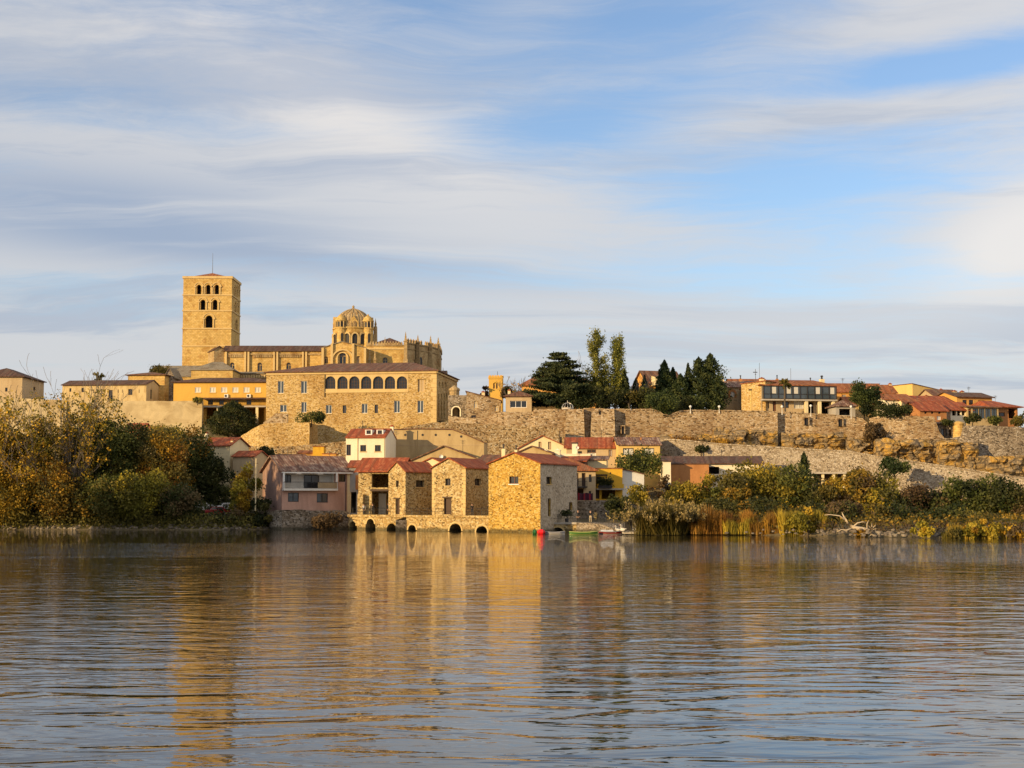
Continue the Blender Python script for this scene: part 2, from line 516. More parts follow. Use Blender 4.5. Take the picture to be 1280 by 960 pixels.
M['palace'] = rubble('palace_stone', [(0.35, 0.20, 0.06), (0.51, 0.34, 0.12), (0.61, 0.44, 0.19), (0.66, 0.51, 0.30)], 3.8, (0.54, 0.37, 0.14), 0.65, 0.45, (0.66, 0.54, 0.42), 0.5, .6, 1.7)
M['ashlar'] = ashlar('cathedral_stone', (0.66, 0.46, 0.17), (0.54, 0.35, 0.10), (0.32, 0.20, 0.08), stain_amt=.35)
M['ashlar_g'] = ashlar('weathered_stone', (0.50, 0.36, 0.18), (0.40, 0.28, 0.13), (0.2, 0.15, 0.09), stain=(0.4, 0.36, 0.32), stain_amt=0.65)
M['trim'] = plaster('stone_trim', (0.58, 0.42, 0.19), amt=0.3)
M['ochre'] = plaster('ochre_render', (0.62, 0.37, 0.075), amt=0.25)
M['cream'] = plaster('cream_render', (0.72, 0.60, 0.36), amt=0.2)
M['oldcream'] = plaster('weathered_cream_render', (0.56, 0.43, 0.22), (0.55, 0.45, 0.32), 0.7, 0.5)
M['white'] = plaster('white_render', (0.76, 0.68, 0.50), amt=0.2)
M['whiteg'] = plaster('cool_white_render', (0.70, 0.68, 0.62), amt=0.25)
M['stained'] = plaster('stained_pale_render', (0.52, 0.41, 0.23), (0.50, 0.42, 0.32), 0.65, 0.42, (0.6, 0.9))
M['beige'] = plaster('beige_render', (0.46, 0.34, 0.17), amt=0.45)
M['tan'] = plaster('tan_render', (0.48, 0.36, 0.21), amt=0.35)
M['pink'] = plaster('pink_render', (0.50, 0.31, 0.24), (0.5, 0.45, 0.42), 0.5)
M['pink_shade'] = plaster('patchy_shaded_pink_render', (0.34, 0.22, 0.18), (0.5, 0.46, 0.44), 0.8)  # darker copy of the pink: tree shade put into the colour
M['yellow'] = plaster('yellow_render', (0.66, 0.38, 0.035), amt=0.2)
M['lemon'] = plaster('lemon_render', (0.66, 0.45, 0.15), amt=0.2)
M['orange'] = plaster('orange_render', (0.62, 0.33, 0.09), amt=0.25)
M['brick'] = plaster('orange_brick', (0.42, 0.19, 0.07), amt=0.4)
M['grey'] = plaster('grey_render', (0.40, 0.37, 0.33), amt=0.4)
M['t_old'] = tiles('old_brown_tiles', (0.23, 0.10, 0.055), (0.17, 0.075, 0.045), (0.30, 0.15, 0.08), (0.20, 0.15, 0.10), 0.5)
M['t_dark'] = tiles('dark_brown_tiles', (0.15, 0.075, 0.05), (0.12, 0.06, 0.04), (0.19, 0.10, 0.065), (0.14, 0.11, 0.08), 0.5)
M['t_red'] = tiles('red_tiles', (0.42, 0.10, 0.035), (0.33, 0.07, 0.028), (0.50, 0.17, 0.07), (0.28, 0.12, 0.06), 0.3)
M['t_orange'] = tiles('orange_tiles', (0.40, 0.13, 0.04), (0.33, 0.10, 0.035), (0.46, 0.19, 0.07), (0.30, 0.17, 0.09), 0.35)
M['t_strip'] = tiles('striped_old_tiles', (0.26, 0.13, 0.08), (0.13, 0.06, 0.045), (0.46, 0.33, 0.24), (0.36, 0.25, 0.18), 0.4, 0.42)
M['t_grey'] = ashlar('grey_stone_roof', (0.30, 0.25, 0.18), (0.24, 0.20, 0.14), (0.13, 0.11, 0.08), 0.9, 0.5, 0.3, (0.5, 0.48, 0.44), 0.6)
M['dome'] = ashlar('dome_stone_scales', (0.50, 0.37, 0.20), (0.40, 0.28, 0.14), (0.16, 0.11, 0.06), 0.5, 0.4, 0.6, (0.45, 0.42, 0.38), 0.6)
M['glass'] = glass('dim_glass', (0.018, 0.02, 0.024))
M['glassb'] = glass('bluish_glass', (0.05, 0.065, 0.08), 0.08)
M['blind'] = paint('pale_blind', (0.55, 0.52, 0.45), 0.7)
M['wood'] = paint('dark_wood', (0.06, 0.032, 0.018), 0.7)
M['woodr'] = paint('red_brown_wood', (0.16, 0.06, 0.03), 0.7)
M['dark'] = paint('dark_paint', (0.025, 0.022, 0.022), 0.6)
M['wframe'] = paint('white_frame', (0.72, 0.70, 0.66), 0.5)
M['iron'] = paint('dark_iron', (0.035, 0.035, 0.038), 0.5, 0.6)
M['steel'] = paint('pale_steel', (0.45, 0.44, 0.42), 0.45, 0.5)
M['bark'] = paint('bark', (0.10, 0.075, 0.05), 0.9, var=0.4)
M['barkg'] = paint('pale_bark', (0.22, 0.18, 0.14), 0.9, var=0.4)
M['drift'] = paint('bleached_wood', (0.50, 0.40, 0.27), 0.85, var=0.35)
M['slab'] = plaster('concrete', (0.45, 0.40, 0.33), amt=0.4)
M['leaf'] = foliage_mat()


def m_ground(g, bs):
    co = g.n('ShaderNodeTexCoord').outputs['Object']
    a = g.noise(co, 0.12, 6, 0.6)
    b = g.noise(co, 1.6, 5, 0.65)
    col = g.ramp(a, [(0.3, (0.09, 0.075, 0.035)), (0.5, (0.15, 0.115, 0.055)), (0.7, (0.24, 0.18, 0.09))])
    col = g.mix(0.5, col, g.ramp(b, [(0.3, 0.35), (0.7, 1.0)]), 'MULTIPLY')
    return {'Base Color': col, 'Roughness': 0.95, 'Normal': g.n('ShaderNodeBump', {'Strength': 0.8, 'Distance': 0.4, 'Height': b}).outputs[0]}


M['ground'] = mat('dry_grassy_earth', m_ground)


def m_rock(g, bs):
    co = g.n('ShaderNodeTexCoord').outputs['Object']
    a = g.noise(co, 0.28, 6, 0.62, 0.6)
    b = g.noise(co, 1.9, 7, 0.72)
    lay = g.noise(g.n('ShaderNodeMapping', {0: co, 3: (0.16, 0.16, 1.5)}).outputs[0], 1.0, 6, 0.68, 0.5)
    col = g.ramp(a, [(0.34, (0.24, 0.19, 0.14)), (0.45, (0.42, 0.31, 0.17)), (0.56, (0.64, 0.36, 0.06)), (0.64, (0.54, 0.40, 0.20)), (0.72, (0.28, 0.22, 0.16))])
    col = g.mix(0.8, col, g.ramp(b, [(0.32, 0.25), (0.6, 1.0)]), 'MULTIPLY')
    col = g.mix(g.m('MULTIPLY', g.step(lay, 0.48, 0.58), 0.55), col, (0.17, 0.125, 0.08))
    cr = g.n('ShaderNodeTexVoronoi', {'Vector': g.n('ShaderNodeMapping', {0: co, 3: (0.6, 0.6, 1.1)}).outputs[0], 'Scale': 0.8}, feature='DISTANCE_TO_EDGE').outputs[0]
    col = g.mix(g.m('MULTIPLY', g.m('SUBTRACT', 1.0, g.step(cr, 0.0, 0.05)), 0.7), col, (0.09, 0.065, 0.045))
    h = g.m('ADD', g.m('MULTIPLY', b, 0.9), g.m('ADD', g.m('MULTIPLY', lay, 0.8), g.m('MULTIPLY', g.step(cr, 0.0, 0.12), 0.5)))
    return {'Base Color': col, 'Roughness': 0.93, 'Specular IOR Level': 0.2, 'Normal': g.n('ShaderNodeBump', {'Strength': 1.0, 'Distance': 0.5, 'Height': h}).outputs[0]}


M['rock'] = mat('layered_sandstone', m_rock)


def m_boulder(g, bs):
    co = g.n('ShaderNodeTexCoord').outputs['Object']
    a = g.noise(co, 0.7, 5, 0.6)
    col = g.ramp(a, [(0.3, (0.06, 0.05, 0.035)), (0.5, (0.14, 0.11, 0.08)), (0.7, (0.26, 0.22, 0.16))])
    return {'Base Color': col, 'Roughness': 0.9}


M['boulder'] = mat('bank_boulders', m_boulder)


def m_water(g, bs):
    co = g.n('ShaderNodeTexCoord').outputs['Object']
    Y = g.n('ShaderNodeSeparateXYZ', {0: co}).outputs[1]
    # patches where the breeze roughens or calms the surface, and one ruffled lane before the far bank
    patch = g.noise(g.n('ShaderNodeMapping', {0: co, 3: (0.35, 1.0, 1)}).outputs[0], 0.05, 4, 0.55, 0.3, '2D')
    edge = g.m('ADD', Y, g.m('MULTIPLY', g.m('SUBTRACT', patch, 0.5), 40.0))
    lane = g.m('MULTIPLY', g.step(edge, 112.0, 130.0), g.m('SUBTRACT', 1.0, g.step(edge, 156.0, 172.0)))
    pw = g.m('ADD', g.m('ADD', 0.6, g.m('MULTIPLY', g.step(patch, 0.35, 0.65), 0.7)), g.m('MULTIPLY', lane, 2.6))
    w1 = g.noise(g.n('ShaderNodeMapping', {0: co, 2: (0, 0, R(5)), 3: (0.26, 0.60, 1)}).outputs[0], 1.0, 2, 0.45, 0.8, '2D')
    w2 = g.noise(g.n('ShaderNodeMapping', {0: co, 1: (7, 3, 0), 2: (0, 0, R(-9)), 3: (0.95, 2.3, 1)}).outputs[0], 1.0, 2, 0.5, 0.7, '2D')
    w3 = g.noise(g.n('ShaderNodeMapping', {0: co, 1: (2, 9, 0), 2: (0, 0, R(14)), 3: (2.6, 6.0, 1)}).outputs[0], 1.0, 2, 0.5, 0.4, '2D')
    near = g.m('ADD', 0.85, g.m('MULTIPLY', g.m('SUBTRACT', 1.0, g.step(edge, 30.0, 95.0)), 0.40))
    w1 = g.m('MULTIPLY', w1, near)
    h = g.m('ADD', g.m('MULTIPLY', w1, WAVE[0]), g.m('ADD', g.m('MULTIPLY', g.m('MULTIPLY', w2, pw), WAVE[1]), g.m('MULTIPLY', g.m('MULTIPLY', w3, pw), WAVE[2])))
    bp = g.n('ShaderNodeBump', {'Strength': 1.0, 'Distance': 1.0, 'Height': h}).outputs[0]
    return {'Base Color': (0.020, 0.017, 0.010), 'Roughness': 0.015, 'IOR': 1.333, 'Normal': bp, 'Specular IOR Level': 0.5}


WAVE = (0.046, 0.0115, 0.0008)
M['water'] = mat('river_water', m_water)

# ------------------------------------------------------------------ terrain and water
#        px   bank  zst   Yr  zr0   zr1   Yw   zw0  zpl
COLS = [(-6000, 233, 3.0, 268, 6.0, 12.0, 322, 14.0, 20.0),
        (-200, 233, 3.0, 268, 6.0, 12.0, 326, 14.0, 20.0),
        (100, 233, 3.0, 268, 6.0, 12.0, 326, 13.0, 20.2),
        (300, 233, 3.0, 293, 7.0, 12.5, 320, 13.5, 20.4),
        (345, 238, 2.6, 292, 7.0, 11.5, 320, 12.5, 20.4),
        (440, 240, 2.2, 288.5, 7.0, 11.2, 316, 12.0, 20.6),
        (545, 230, 2.2, 288, 7.5, 13.5, 311, 13.5, 20.6),
        (600, 224, 2.1, 288, 8.0, 15.8, 302, 16.8, 20.6),
        (690, 222, 2.1, 287, 8.0, 15.5, 294, 15.5, 20.6),
        (750, 217, 2.1, 280, 8.0, 14.0, 292, 14.8, 20.6),
        (785, 206, 2.1, 271.5, 8.0, 13.8, 291.5, 14.6, 20.4),
        (850, 200, 2.2, 265.5, 7.0, 13.6, 291, 14.3, 20.3),
        (960, 194, 2.2, 260.5, 6.0, 12.6, 291, 13.5, 19.7),
        (1040, 189, 2.1, 257.5, 5.5, 11.8, 290.5, 12.6, 19.0),
        (1100, 186, 2.0, 254, 5.0, 10.6, 288, 11.6, 18.4),
        (1180, 183, 2.0, 250.5, 4.8, 8.6, 284.5, 10.0, 17.2),
        (1280, 181, 2.0, 246.5, 4.5, 6.8, 282.5, 9.0, 16.8),
        (1500, 178, 2.0, 241, 4.0, 6.0, 280, 8.0, 16.0),
        (7000, 178, 2.0, 240, 4.0, 6.0, 280, 8.0, 16.0)]
_ca = np.array(COLS, dtype=float)


def col_at(px):
    return [float(np.interp(px, _ca[:, 0], _ca[:, i])) for i in range(1, 9)]


def profile(px):
    b, zst, Yr, zr0, zr1, Yw, zw0, zpl = col_at(px)
    return [(-400, 2.2), (4, 2.0), (9, 1.2), (14, -1.6), (b - 8, -1.6), (b - 1.5, -0.35), (b + 0.6, 0.5), (b + 3, 1.3), (b + 12, zst),
            ((b + 12 + Yr) / 2, (zst + zr0) / 2 - 0.3), (Yr - 0.6, zr0), (Yr + 1.2, zr1), ((Yr + Yw) / 2, (zr1 + zw0) / 2), (Yw - 0.4, zw0), (Yw + 1.2, zpl),
            (Yw + 30, zpl), (Yw + 120, zpl), (900, zpl), (4500, zpl)]


def ground_z(px, Y):
    pr = profile(px)
    return float(np.interp(Y, [p[0] for p in pr], [p[1] for p in pr]))


def build_terrain():
    pxs = [-6000, -3000, -1500, -700] + list(range(-400, 1720, 20)) + [2000, 2800, 4200, 7000]
    mb = MB()
    rows = len(profile(0))
    for i, px in enumerate(pxs):
        for j, (Y, z) in enumerate(profile(px)):
            x = (px - 640) / F * max(Y, 230)
            if 6 <= j <= 13:
                w = mnoise.noise(Vector((x * 0.11, Y * 0.11, 3.3)))
                z += 0.35 * w
                Y += 0.8 * mnoise.noise(Vector((x * 0.13, j * 3.1, 8.8))) * (1 if j < 10 else 0)
            mb.v.append((x, Y, z))
    for i in range(len(pxs) - 1):
        for j in range(rows - 1):
            a = i * rows + j
            f = (a, a + rows, a + rows + 1, a + 1)
            mb.f.append(f)
            mb.uv.append([(mb.v[k][0], mb.v[k][1]) for k in f])
            mb.mi.append(0)
    return kind(mb.build('ground', M['ground'], smooth=True), 'structure')


build_terrain()
wb = MB()
wb.face([(-2600, 2, 0), (2600, 2, 0), (2600, 262, 0), (-2600, 262, 0)])
kind(wb.build('river_water', M['water']), 'structure')


# ------------------------------------------------------------------ long walls of masonry
def wallrun(name, label, cat, pts, m, thick=1.5, amp=0.25, step=0.8, ragged=0.15, parent=None, group=None, seed=0.0, coping=None):
    """pts: (px, py of top, py of bottom, Y) along the wall from left to right.  openings: (px0, px1, py0, py1) cut as recesses"""
    W = []
    for px, pt, pb, Y in pts:
        a, b = at(px, pt, Y), at(px, pb, Y)
        W.append((a.x, Y, a.z, b.z))
    S = []
    L = 0.0
    acc = [0.0]
    for k in range(len(W) - 1):
        acc.append(acc[-1] + math.hypot(W[k + 1][0] - W[k][0], W[k + 1][1] - W[k][1]))
    total = acc[-1]
    n = max(2, int(total / step))
    ss = sorted(set([round(i * total / n, 3) for i in range(n + 1)] + [round(a, 3) for a in acc]))
    A = np.array(W)
    nz = max(2, int((A[:, 2] - A[:, 3]).max() / step))
    mb = MB()
    ring = nz + 1
    backs = []
    for s in ss:
        x = float(np.interp(s, acc, A[:, 0])); y = float(np.interp(s, acc, A[:, 1]))
        zt = float(np.interp(s, acc, A[:, 2])); zb = float(np.interp(s, acc, A[:, 3]))
        s2, s1 = min(s + 0.5, total), max(s - 0.5, 0)
        tx = float(np.interp(s2, acc, A[:, 0])) - float(np.interp(s1, acc, A[:, 0]))
        ty = float(np.interp(s2, acc, A[:, 1])) - float(np.interp(s1, acc, A[:, 1]))
        l = math.hypot(tx, ty)
        nx, ny = ty / l, -tx / l
        zt += ragged * (mnoise.noise(Vector((s * 0.5, seed, 0))) + 0.6 * mnoise.noise(Vector((s * 1.7, seed, 4))))
        for j in range(nz + 1):
            z = zb + (zt - zb) * j / nz
            d = amp * (mnoise.noise(Vector((s * 0.16, z * 0.25, seed))) + 0.5 * mnoise.noise(Vector((s * 0.6, z * 0.7, seed + 5))))
            d -= 0.04 * (z - zb)          # a slight batter
            mb.v.append((x + nx * d, y + ny * d, z))
        backs.append((x - nx * thick, y - ny * thick, zt, zb))
    nf = len(mb.v)
    for i in range(len(ss) - 1):
        for j in range(nz):
            a = i * ring + j
            f = (a, a + ring, a + ring + 1, a + 1)
            mb.f.append(f)
            mb.uv.append([(ss[i], mb.v[a][2]), (ss[i + 1], mb.v[a + ring][2]), (ss[i + 1], mb.v[a + ring + 1][2]), (ss[i], mb.v[a + 1][2])])
            mb.mi.append(0)
    for i in range(len(ss) - 1):
        p, q = mb.v[i * ring + nz], mb.v[(i + 1) * ring + nz]
        b0, b1 = backs[i], backs[i + 1]
        mb.face([p, q, b1[:3], b0[:3]], [(ss[i], 0), (ss[i + 1], 0), (ss[i + 1], thick), (ss[i], thick)])
        mb.face([b1[:3], (b1[0], b1[1], b1[3]), (b0[0], b0[1], b0[3]), b0[:3]])
    for i, sgn in ((0, 1), (len(ss) - 1, -1)):
        fr = [mb.v[i * ring + j] for j in range(nz + 1)]
        b0 = backs[i]
        lp = fr + [b0[:3], (b0[0], b0[1], b0[3])]
        uv = [(0, p[2]) for p in fr] + [(thick, b0[2]), (thick, b0[3])]
        mb.face(lp if sgn > 0 else lp[::-1], uv if sgn > 0 else uv[::-1])
    o = mb.build(name, m, parent)
    if label:
        tag(o, label, cat, group)
    if coping:
        cm = MB()
        for i in range(len(ss) - 1):
            p, q = Vector(mb.v[i * ring + nz]), Vector(mb.v[(i + 1) * ring + nz])
            u = (q - p); n_ = Vector((u.y, -u.x, 0)).normalized()
            t0 = [p + n_ * .14, q + n_ * .14, q - n_ * .5, p - n_ * .5]
            cm.slab([v + Vector((0, 0, .26)) for v in t0], .22)
        cm.build('coping', M[coping], o)
    return o


# ------------------------------------------------------------------ houses
def arch_loop(cx, z0, w, h, n=8):
    r = w / 2
    zs = z0 + h - r
    return [(cx - r, z0), (cx + r, z0)] + [(cx + r * math.cos(math.pi * k / n), zs + r * math.sin(math.pi * k / n)) for k in range(n + 1)]


class House:
    """a building placed by its near-left corner; local x along the front, y into its depth, z up"""
    def __init__(s, name, label, cat, pxl, pxr, Y, rz, pe, z0, D, group=None, part_of=None, wall='cream', W=None):
        r = R(rz)
        P = at(pxl, pe, Y)
        d = ray(pxr, pe)
        cs, sn = math.cos(r), math.sin(r)
        s.W = W or (P.y * d.x - P.x * d.y) / (cs * d.y - sn * d.x)
        s.P = Vector((P.x, P.y, z0)); s.r = r; s.H = P.z - z0; s.D = D; s.z0 = z0
        s.ex = Vector((cs, sn, 0)); s.ey = Vector((-sn, cs, 0))
        s.wall_mat = wall if isinstance(wall, bpy.types.Material) else M[wall]
        s.part_of = part_of
        if part_of is None:
            s.root = thing(name, label, cat, s.P, r, group)
            s.sub = s.root
        else:
            s.root = part_of; s.name = name; s.sub = None; s.label = label
        s.op = {'front': [], 'right': [], 'left': []}
        s.wins = []
        s.shape = 'flat'; s.rise = 0.0; s.apex = 0.5

    # pixel -> local coordinates on a face
    def loc(s, face, px, py):
        d = ray(px, py)
        o = Vector((0, 0, CAMH))
        if face == 'front':
            p0, n = s.P, s.ey
        elif face == 'right':
            p0, n = s.P + s.ex * s.W, s.ex
        else:
            p0, n = s.P, s.ex
        t = (p0 - o).dot(n) / d.dot(n)
        q = o + d * t - s.P
        return (q.dot(s.ex) if face == 'front' else q.dot(s.ey)), q.z

    def fn(s, face):
        W = s.W
        return {'front': lambda a, z, d: Vector((a, d, z)),
                'right': lambda a, z, d: Vector((W - d, a, z)),
                'left': lambda a, z, d: Vector((d, a, z))}[face]

    def win(s, face, cx, cy, w, h, style='win', arch=False, frame='wood', glassm='glass', depth=0.22, sill=None, name=None, label=None):
        """cx, cy: centre of the opening in photo pixels; w, h: its size in photo pixels"""
        a0, z1 = s.loc(face, cx - w / 2, cy - h / 2)
        a1, _ = s.loc(face, cx + w / 2, cy - h / 2)
        _, z0 = s.loc(face, cx, cy + h / 2)
        _, z1 = s.loc(face, cx, cy - h / 2)
        a0, a1 = min(a0, a1), max(a0, a1)
        z0 = max(z0, 0.06)
        lim = s.W if face == 'front' else s.D
        a0, a1 = max(a0, 0.08), min(a1, lim - 0.08)
        if a1 - a0 < 0.15 or z1 - z0 < 0.15:
            print('window skipped', face, cx, cy); return
        s.wins.append((face, a0, a1, z0, z1, style, arch, frame, glassm, depth, sill, name, label))

    def row(s, face, xs, cy, w, h, **k):
        for x in xs:
            s.win(face, x, cy, w, h, **k)

    def roof(s, shape, rise, m='t_old', over=0.35, apex=0.5, th=0.16, ridge=None, over_side=None):
        s.shape, s.rise, s.apex, s.roof_mat, s.over, s.th, s.ridge = shape, rise, apex, M[m] if m else None, over, th, ridge
        s.over_side = over if over_side is None else over_side

    def done(s, wall_label=None, trim=None):
        W, D, H, rise = s.W, s.D, s.H, s.rise
        ax = W * s.apex; ay = D * s.apex
        if s.shape == 'gy':
            fo = [(0, 0), (W, 0), (W, H), (ax, H + rise), (0, H)]
            so_l = so_r = [(0, 0), (D, 0), (D, H), (0, H)]
        elif s.shape == 'gx':
            fo = [(0, 0), (W, 0), (W, H), (0, H)]
            so_l = so_r = [(0, 0), (D, 0), (D, H), (ay, H + rise), (0, H)]
        elif s.shape == 'sx':        # slopes down to the right
            fo = [(0, 0), (W, 0), (W, H - rise), (0, H)]
            so_l = [(0, 0), (D, 0), (D, H), (0, H)]
            so_r = [(0, 0), (D, 0), (D, H - rise), (0, H - rise)]
        elif s.shape == 'shed':      # rises to the back
            fo = [(0, 0), (W, 0), (W, H), (0, H)]
            so_l = so_r = [(0, 0), (D, 0), (D, H + rise), (0, H)]
        else:
            fo = [(0, 0), (W, 0), (W, H), (0, H)]
            so_l = so_r = [(0, 0), (D, 0), (D, H), (0, H)]
        mb = MB()
        loops = {'front': [], 'right': [], 'left': []}
        for w in s.wins:
            face, a0, a1, z0, z1, style, arch = w[:7]
            lp = arch_loop((a0 + a1) / 2, z0, a1 - a0, z1 - z0) if arch else [(a0, z0), (a1, z0), (a1, z1), (a0, z1)]
            loops[face].append((lp, w))
        for face, outl in (('front', fo), ('right', so_r), ('left', so_l)):
            fn = s.fn(face)
            mb.holes(outl, [l for l, _ in loops[face]], fn)
            for l, w in loops[face]:
                mb.reveal(l, fn, w[9] if w[5] != 'void' else max(w[9], 0.5))
        bo = fo if s.shape in ('gy', 'sx') else [(0, 0), (W, 0), (W, so_l[2][1]), (0, so_l[2][1])]
        mb.holes(bo, [], lambda a, z, d: Vector((a, D, z)))
        if s.shape == 'flat':
            mb.face([(0, 0, H - .3), (W, 0, H - .3), (W, D, H - .3), (0, D, H - .3)], m=0)
        wname = 'wall' if s.part_of is None else s.name
        if s.part_of is None:
            wall = mb.build(wname, s.wall_mat, s.root)
        else:
            wall = mb.build(wname, s.wall_mat, s.root, loc=s.P - s.root.location if s.root.rotation_euler.z == 0 else s.root.matrix_basis.inverted() @ s.P,
                            rz=s.r - s.root.rotation_euler.z)
            s.sub = wall
            if s.label:
                wall['label'] = s.label
        s.wall = wall
        s.make_roof()
        s.make_wins(loops)
        return s

    def make_roof(s):
        if s.shape == 'flat' and not getattr(s, 'roof_mat', None):
            return
        W, D, H, rise = s.W, s.D, s.H, s.rise
        e = s.over; es = s.over_side; th = s.th; ax = W * s.apex; ay = D * s.apex
        mb = MB()
        z = H + 0.02

        def sl(pts, eave_a, eave_b):
            # UV: along the eave and up the slope
            pts = [Vector(p) for p in pts]
            u = (Vector(eave_b) - Vector(eave_a)).normalized()
            n = (pts[1] - pts[0]).cross(pts[2] - pts[0]).normalized()
            v = n.cross(u)
            top = [p + Vector((0, 0, th)) for p in pts]
            mb.face(top, [(p.dot(u), p.dot(v)) for p in top])
            mb.face(list(reversed(pts)))
            for i in range(len(pts)):
                j = (i + 1) % len(pts)
                mb.face([pts[i], pts[j], top[j], top[i]])
        if s.shape == 'gy':
            kl = rise / max(ax, .01); kr = rise / max(W - ax, .01)
            sl([(-e, -es, z - e * kl), (ax, -es, z + rise), (ax, D + es, z + rise), (-e, D + es, z - e * kl)], (0, 0, 0), (0, 1, 0))
            sl([(ax, -es, z + rise), (W + e, -es, z - e * kr), (W + e, D + es, z - e * kr), (ax, D + es, z + rise)], (0, 0, 0), (0, 1, 0))
        elif s.shape == 'gx':
            kf = rise / max(ay, .01); kb = rise / max(D - ay, .01)
            sl([(-es, -e, z - e * kf), (W + es, -e, z - e * kf), (W + es, ay, z + rise), (-es, ay, z + rise)], (0, 0, 0), (1, 0, 0))
            sl([(-es, ay, z + rise), (W + es, ay, z + rise), (W + es, D + e, z - e * kb), (-es, D + e, z - e * kb)], (0, 0, 0), (1, 0, 0))
        elif s.shape == 'sx':
            k = rise / W
            sl([(-e, -e, z + e * k), (W + e, -e, z - rise - e * k), (W + e, D + e, z - rise - e * k), (-e, D + e, z + e * k)], (0, 0, 0), (0, 1, 0))
        elif s.shape == 'shed':
            k = rise / D
            sl([(-es, -e, z - e * k), (W + es, -e, z - e * k), (W + es, D, z + rise), (-es, D, z + rise)], (0, 0, 0), (1, 0, 0))
        elif s.shape == 'flat':
            mb.box(-e, W + e, -e, D + e, H + .003, H + th)
        elif s.shape == 'hip':
            x0, x1, y0, y1 = -e, W + e, -e, D + e
            if s.ridge is not None:
                ra, rb = s.ridge
                A, B = Vector((W * ra, D * 0.5, z + rise)), Vector((W * rb, D * 0.5, z + rise))
            elif W >= D:
                h = D / 2
                A, B = Vector((h, D / 2, z + rise)), Vector((W - h, D / 2, z + rise))
            else:
                A, B = Vector((W / 2, W / 2, z + rise)), Vector((W / 2, D - W / 2, z + rise))
            p = [Vector((x0, y0, z)), Vector((x1, y0, z)), Vector((x1, y1, z)), Vector((x0, y1, z))]
            if W >= D or s.ridge is not None:
                sl([p[0], p[1], B, A], p[0], p[1]); sl([p[1], p[2], B], p[1], p[2])
                sl([p[2], p[3], A, B], p[2], p[3]); sl([p[3], p[0], A], p[3], p[0])
            else:
                sl([p[0], p[1], A], p[0], p[1]); sl([p[1], p[2], B, A], p[1], p[2])
                sl([p[2], p[3], B], p[2], p[3]); sl([p[3], p[0], A, B], p[3], p[0])
        s.roof_obj = mb.build('roof', s.roof_mat, s.sub)

    def make_wins(s, loops):
        for face in loops:
            fn = s.fn(face)
            for lp, w in loops[face]:
                _, a0, a1, z0, z1, style, arch, frame, gm, dep, sill, nm, lab = w
                if style == 'void':
                    continue
                y = dep - 0.02
                isdoor = style == 'door'
                mats = [M['wood'] if isdoor else M['blind'] if style == 'blind' else M[gm], M[frame]]
                if isdoor:
                    mats = [M[frame], M['wood']]
                pane, fr = MB(), MB()
                pane.face([fn(a, z, y) for a, z in lp], [(a, z) for a, z in lp], 0)

                def bx(b0, b1, c0, c1, d0, d1, tgt=fr):
                    p = [fn(a, c, d) for c in (c0, c1) for d in (d0, d1) for a in (b0, b1)]
                    for q in ((0, 1, 5, 4), (1, 3, 7, 5), (3, 2, 6, 7), (2, 0, 4, 6), (4, 5, 7, 6), (2, 3, 1, 0)):
                        tgt.face([p[i] for i in q])
                t = 0.09
                d0, d1 = y - 0.08, y - 0.006
                zt = z1 - ((a1 - a0) / 2 if arch else 0)
                bx(a0 + .004, a0 + t, z0, zt, d0, d1); bx(a1 - t, a1 - .004, z0, zt, d0, d1)
                bx(a0 + t + .003, a1 - t - .003, z0 + .004, z0 + t, d0 + .003, d1)
                if not arch:
                    bx(a0 + t + .003, a1 - t - .003, z1 - t, z1 - .004, d0 + .003, d1)
                else:
                    bx(a0 + t + .003, a1 - t - .003, zt - t, zt, d0 + .003, d1)
                    cx, r = (a0 + a1) / 2, (a1 - a0) / 2
                    for k in range(8):
                        q0, q1 = math.pi * k / 8, math.pi * (k + 1) / 8
                        pp = [(cx + (r - .004) * math.cos(q0), zt + (r - .004) * math.sin(q0)), (cx + (r - .004) * math.cos(q1), zt + (r - .004) * math.sin(q1)),
                              (cx + (r - t) * math.cos(q1), zt + (r - t) * math.sin(q1)), (cx + (r - t) * math.cos(q0), zt + (r - t) * math.sin(q0))]
                        fr.face([fn(a, z, d0) for a, z in pp])
                        fr.face([fn(*pp[2], d0), fn(*pp[3], d0), fn(*pp[3], d1), fn(*pp[2], d1)])
                n = 1 if (a1 - a0) < 1.6 else int((a1 - a0) / 0.95)
                if style in ('win', 'blind', 'grid'):
                    n = max(n, 2) if (a1 - a0) > 0.55 else 1
                    if style == 'grid':
                        n = 4
                    for k in range(1, n):
                        a = a0 + (a1 - a0) * k / n
                        bx(a - .045, a + .045, z0 + t + .003, (zt if not arch else zt + (a1 - a0) * .42) - t - .003, d0 + .006, d1)
                    if style == 'grid':
                        zm = z0 + (zt - z0) * .55
                        bx(a0 + t + .005, a1 - t - .005, zm - .04, zm + .04, d0 + .009, d1)
                if s.part_of is None:
                    po = pane.build(nm or ('door' if isdoor else 'window'), mats[0], s.sub)
                    fr.build('door_frame' if isdoor else 'window_frame', mats[1], po)
                    if lab:
                        po['label'] = lab
                else:
                    b = len(pane.v)
                    pane.v += fr.v; pane.f += [tuple(i + b for i in f) for f in fr.f]; pane.uv += fr.uv; pane.mi += [1] * len(fr.f)
                    po = pane.build(nm or ('door' if isdoor else 'window'), mats, s.sub)
                if sill:
                    sm = MB()
                    p = 0.12
                    q = [fn(a, c, d) for c in (z0 - .12, z0 - .004) for d in (-p, dep * .6) for a in (a0 - .1, a1 + .1)]
                    for f in ((0, 1, 5, 4), (1, 3, 7, 5), (3, 2, 6, 7), (2, 0, 4, 6), (4, 5, 7, 6), (2, 3, 1, 0)):
                        sm.face([q[i] for i in f])
                    sm.build('sill', M[sill], po if s.part_of is None else s.sub)

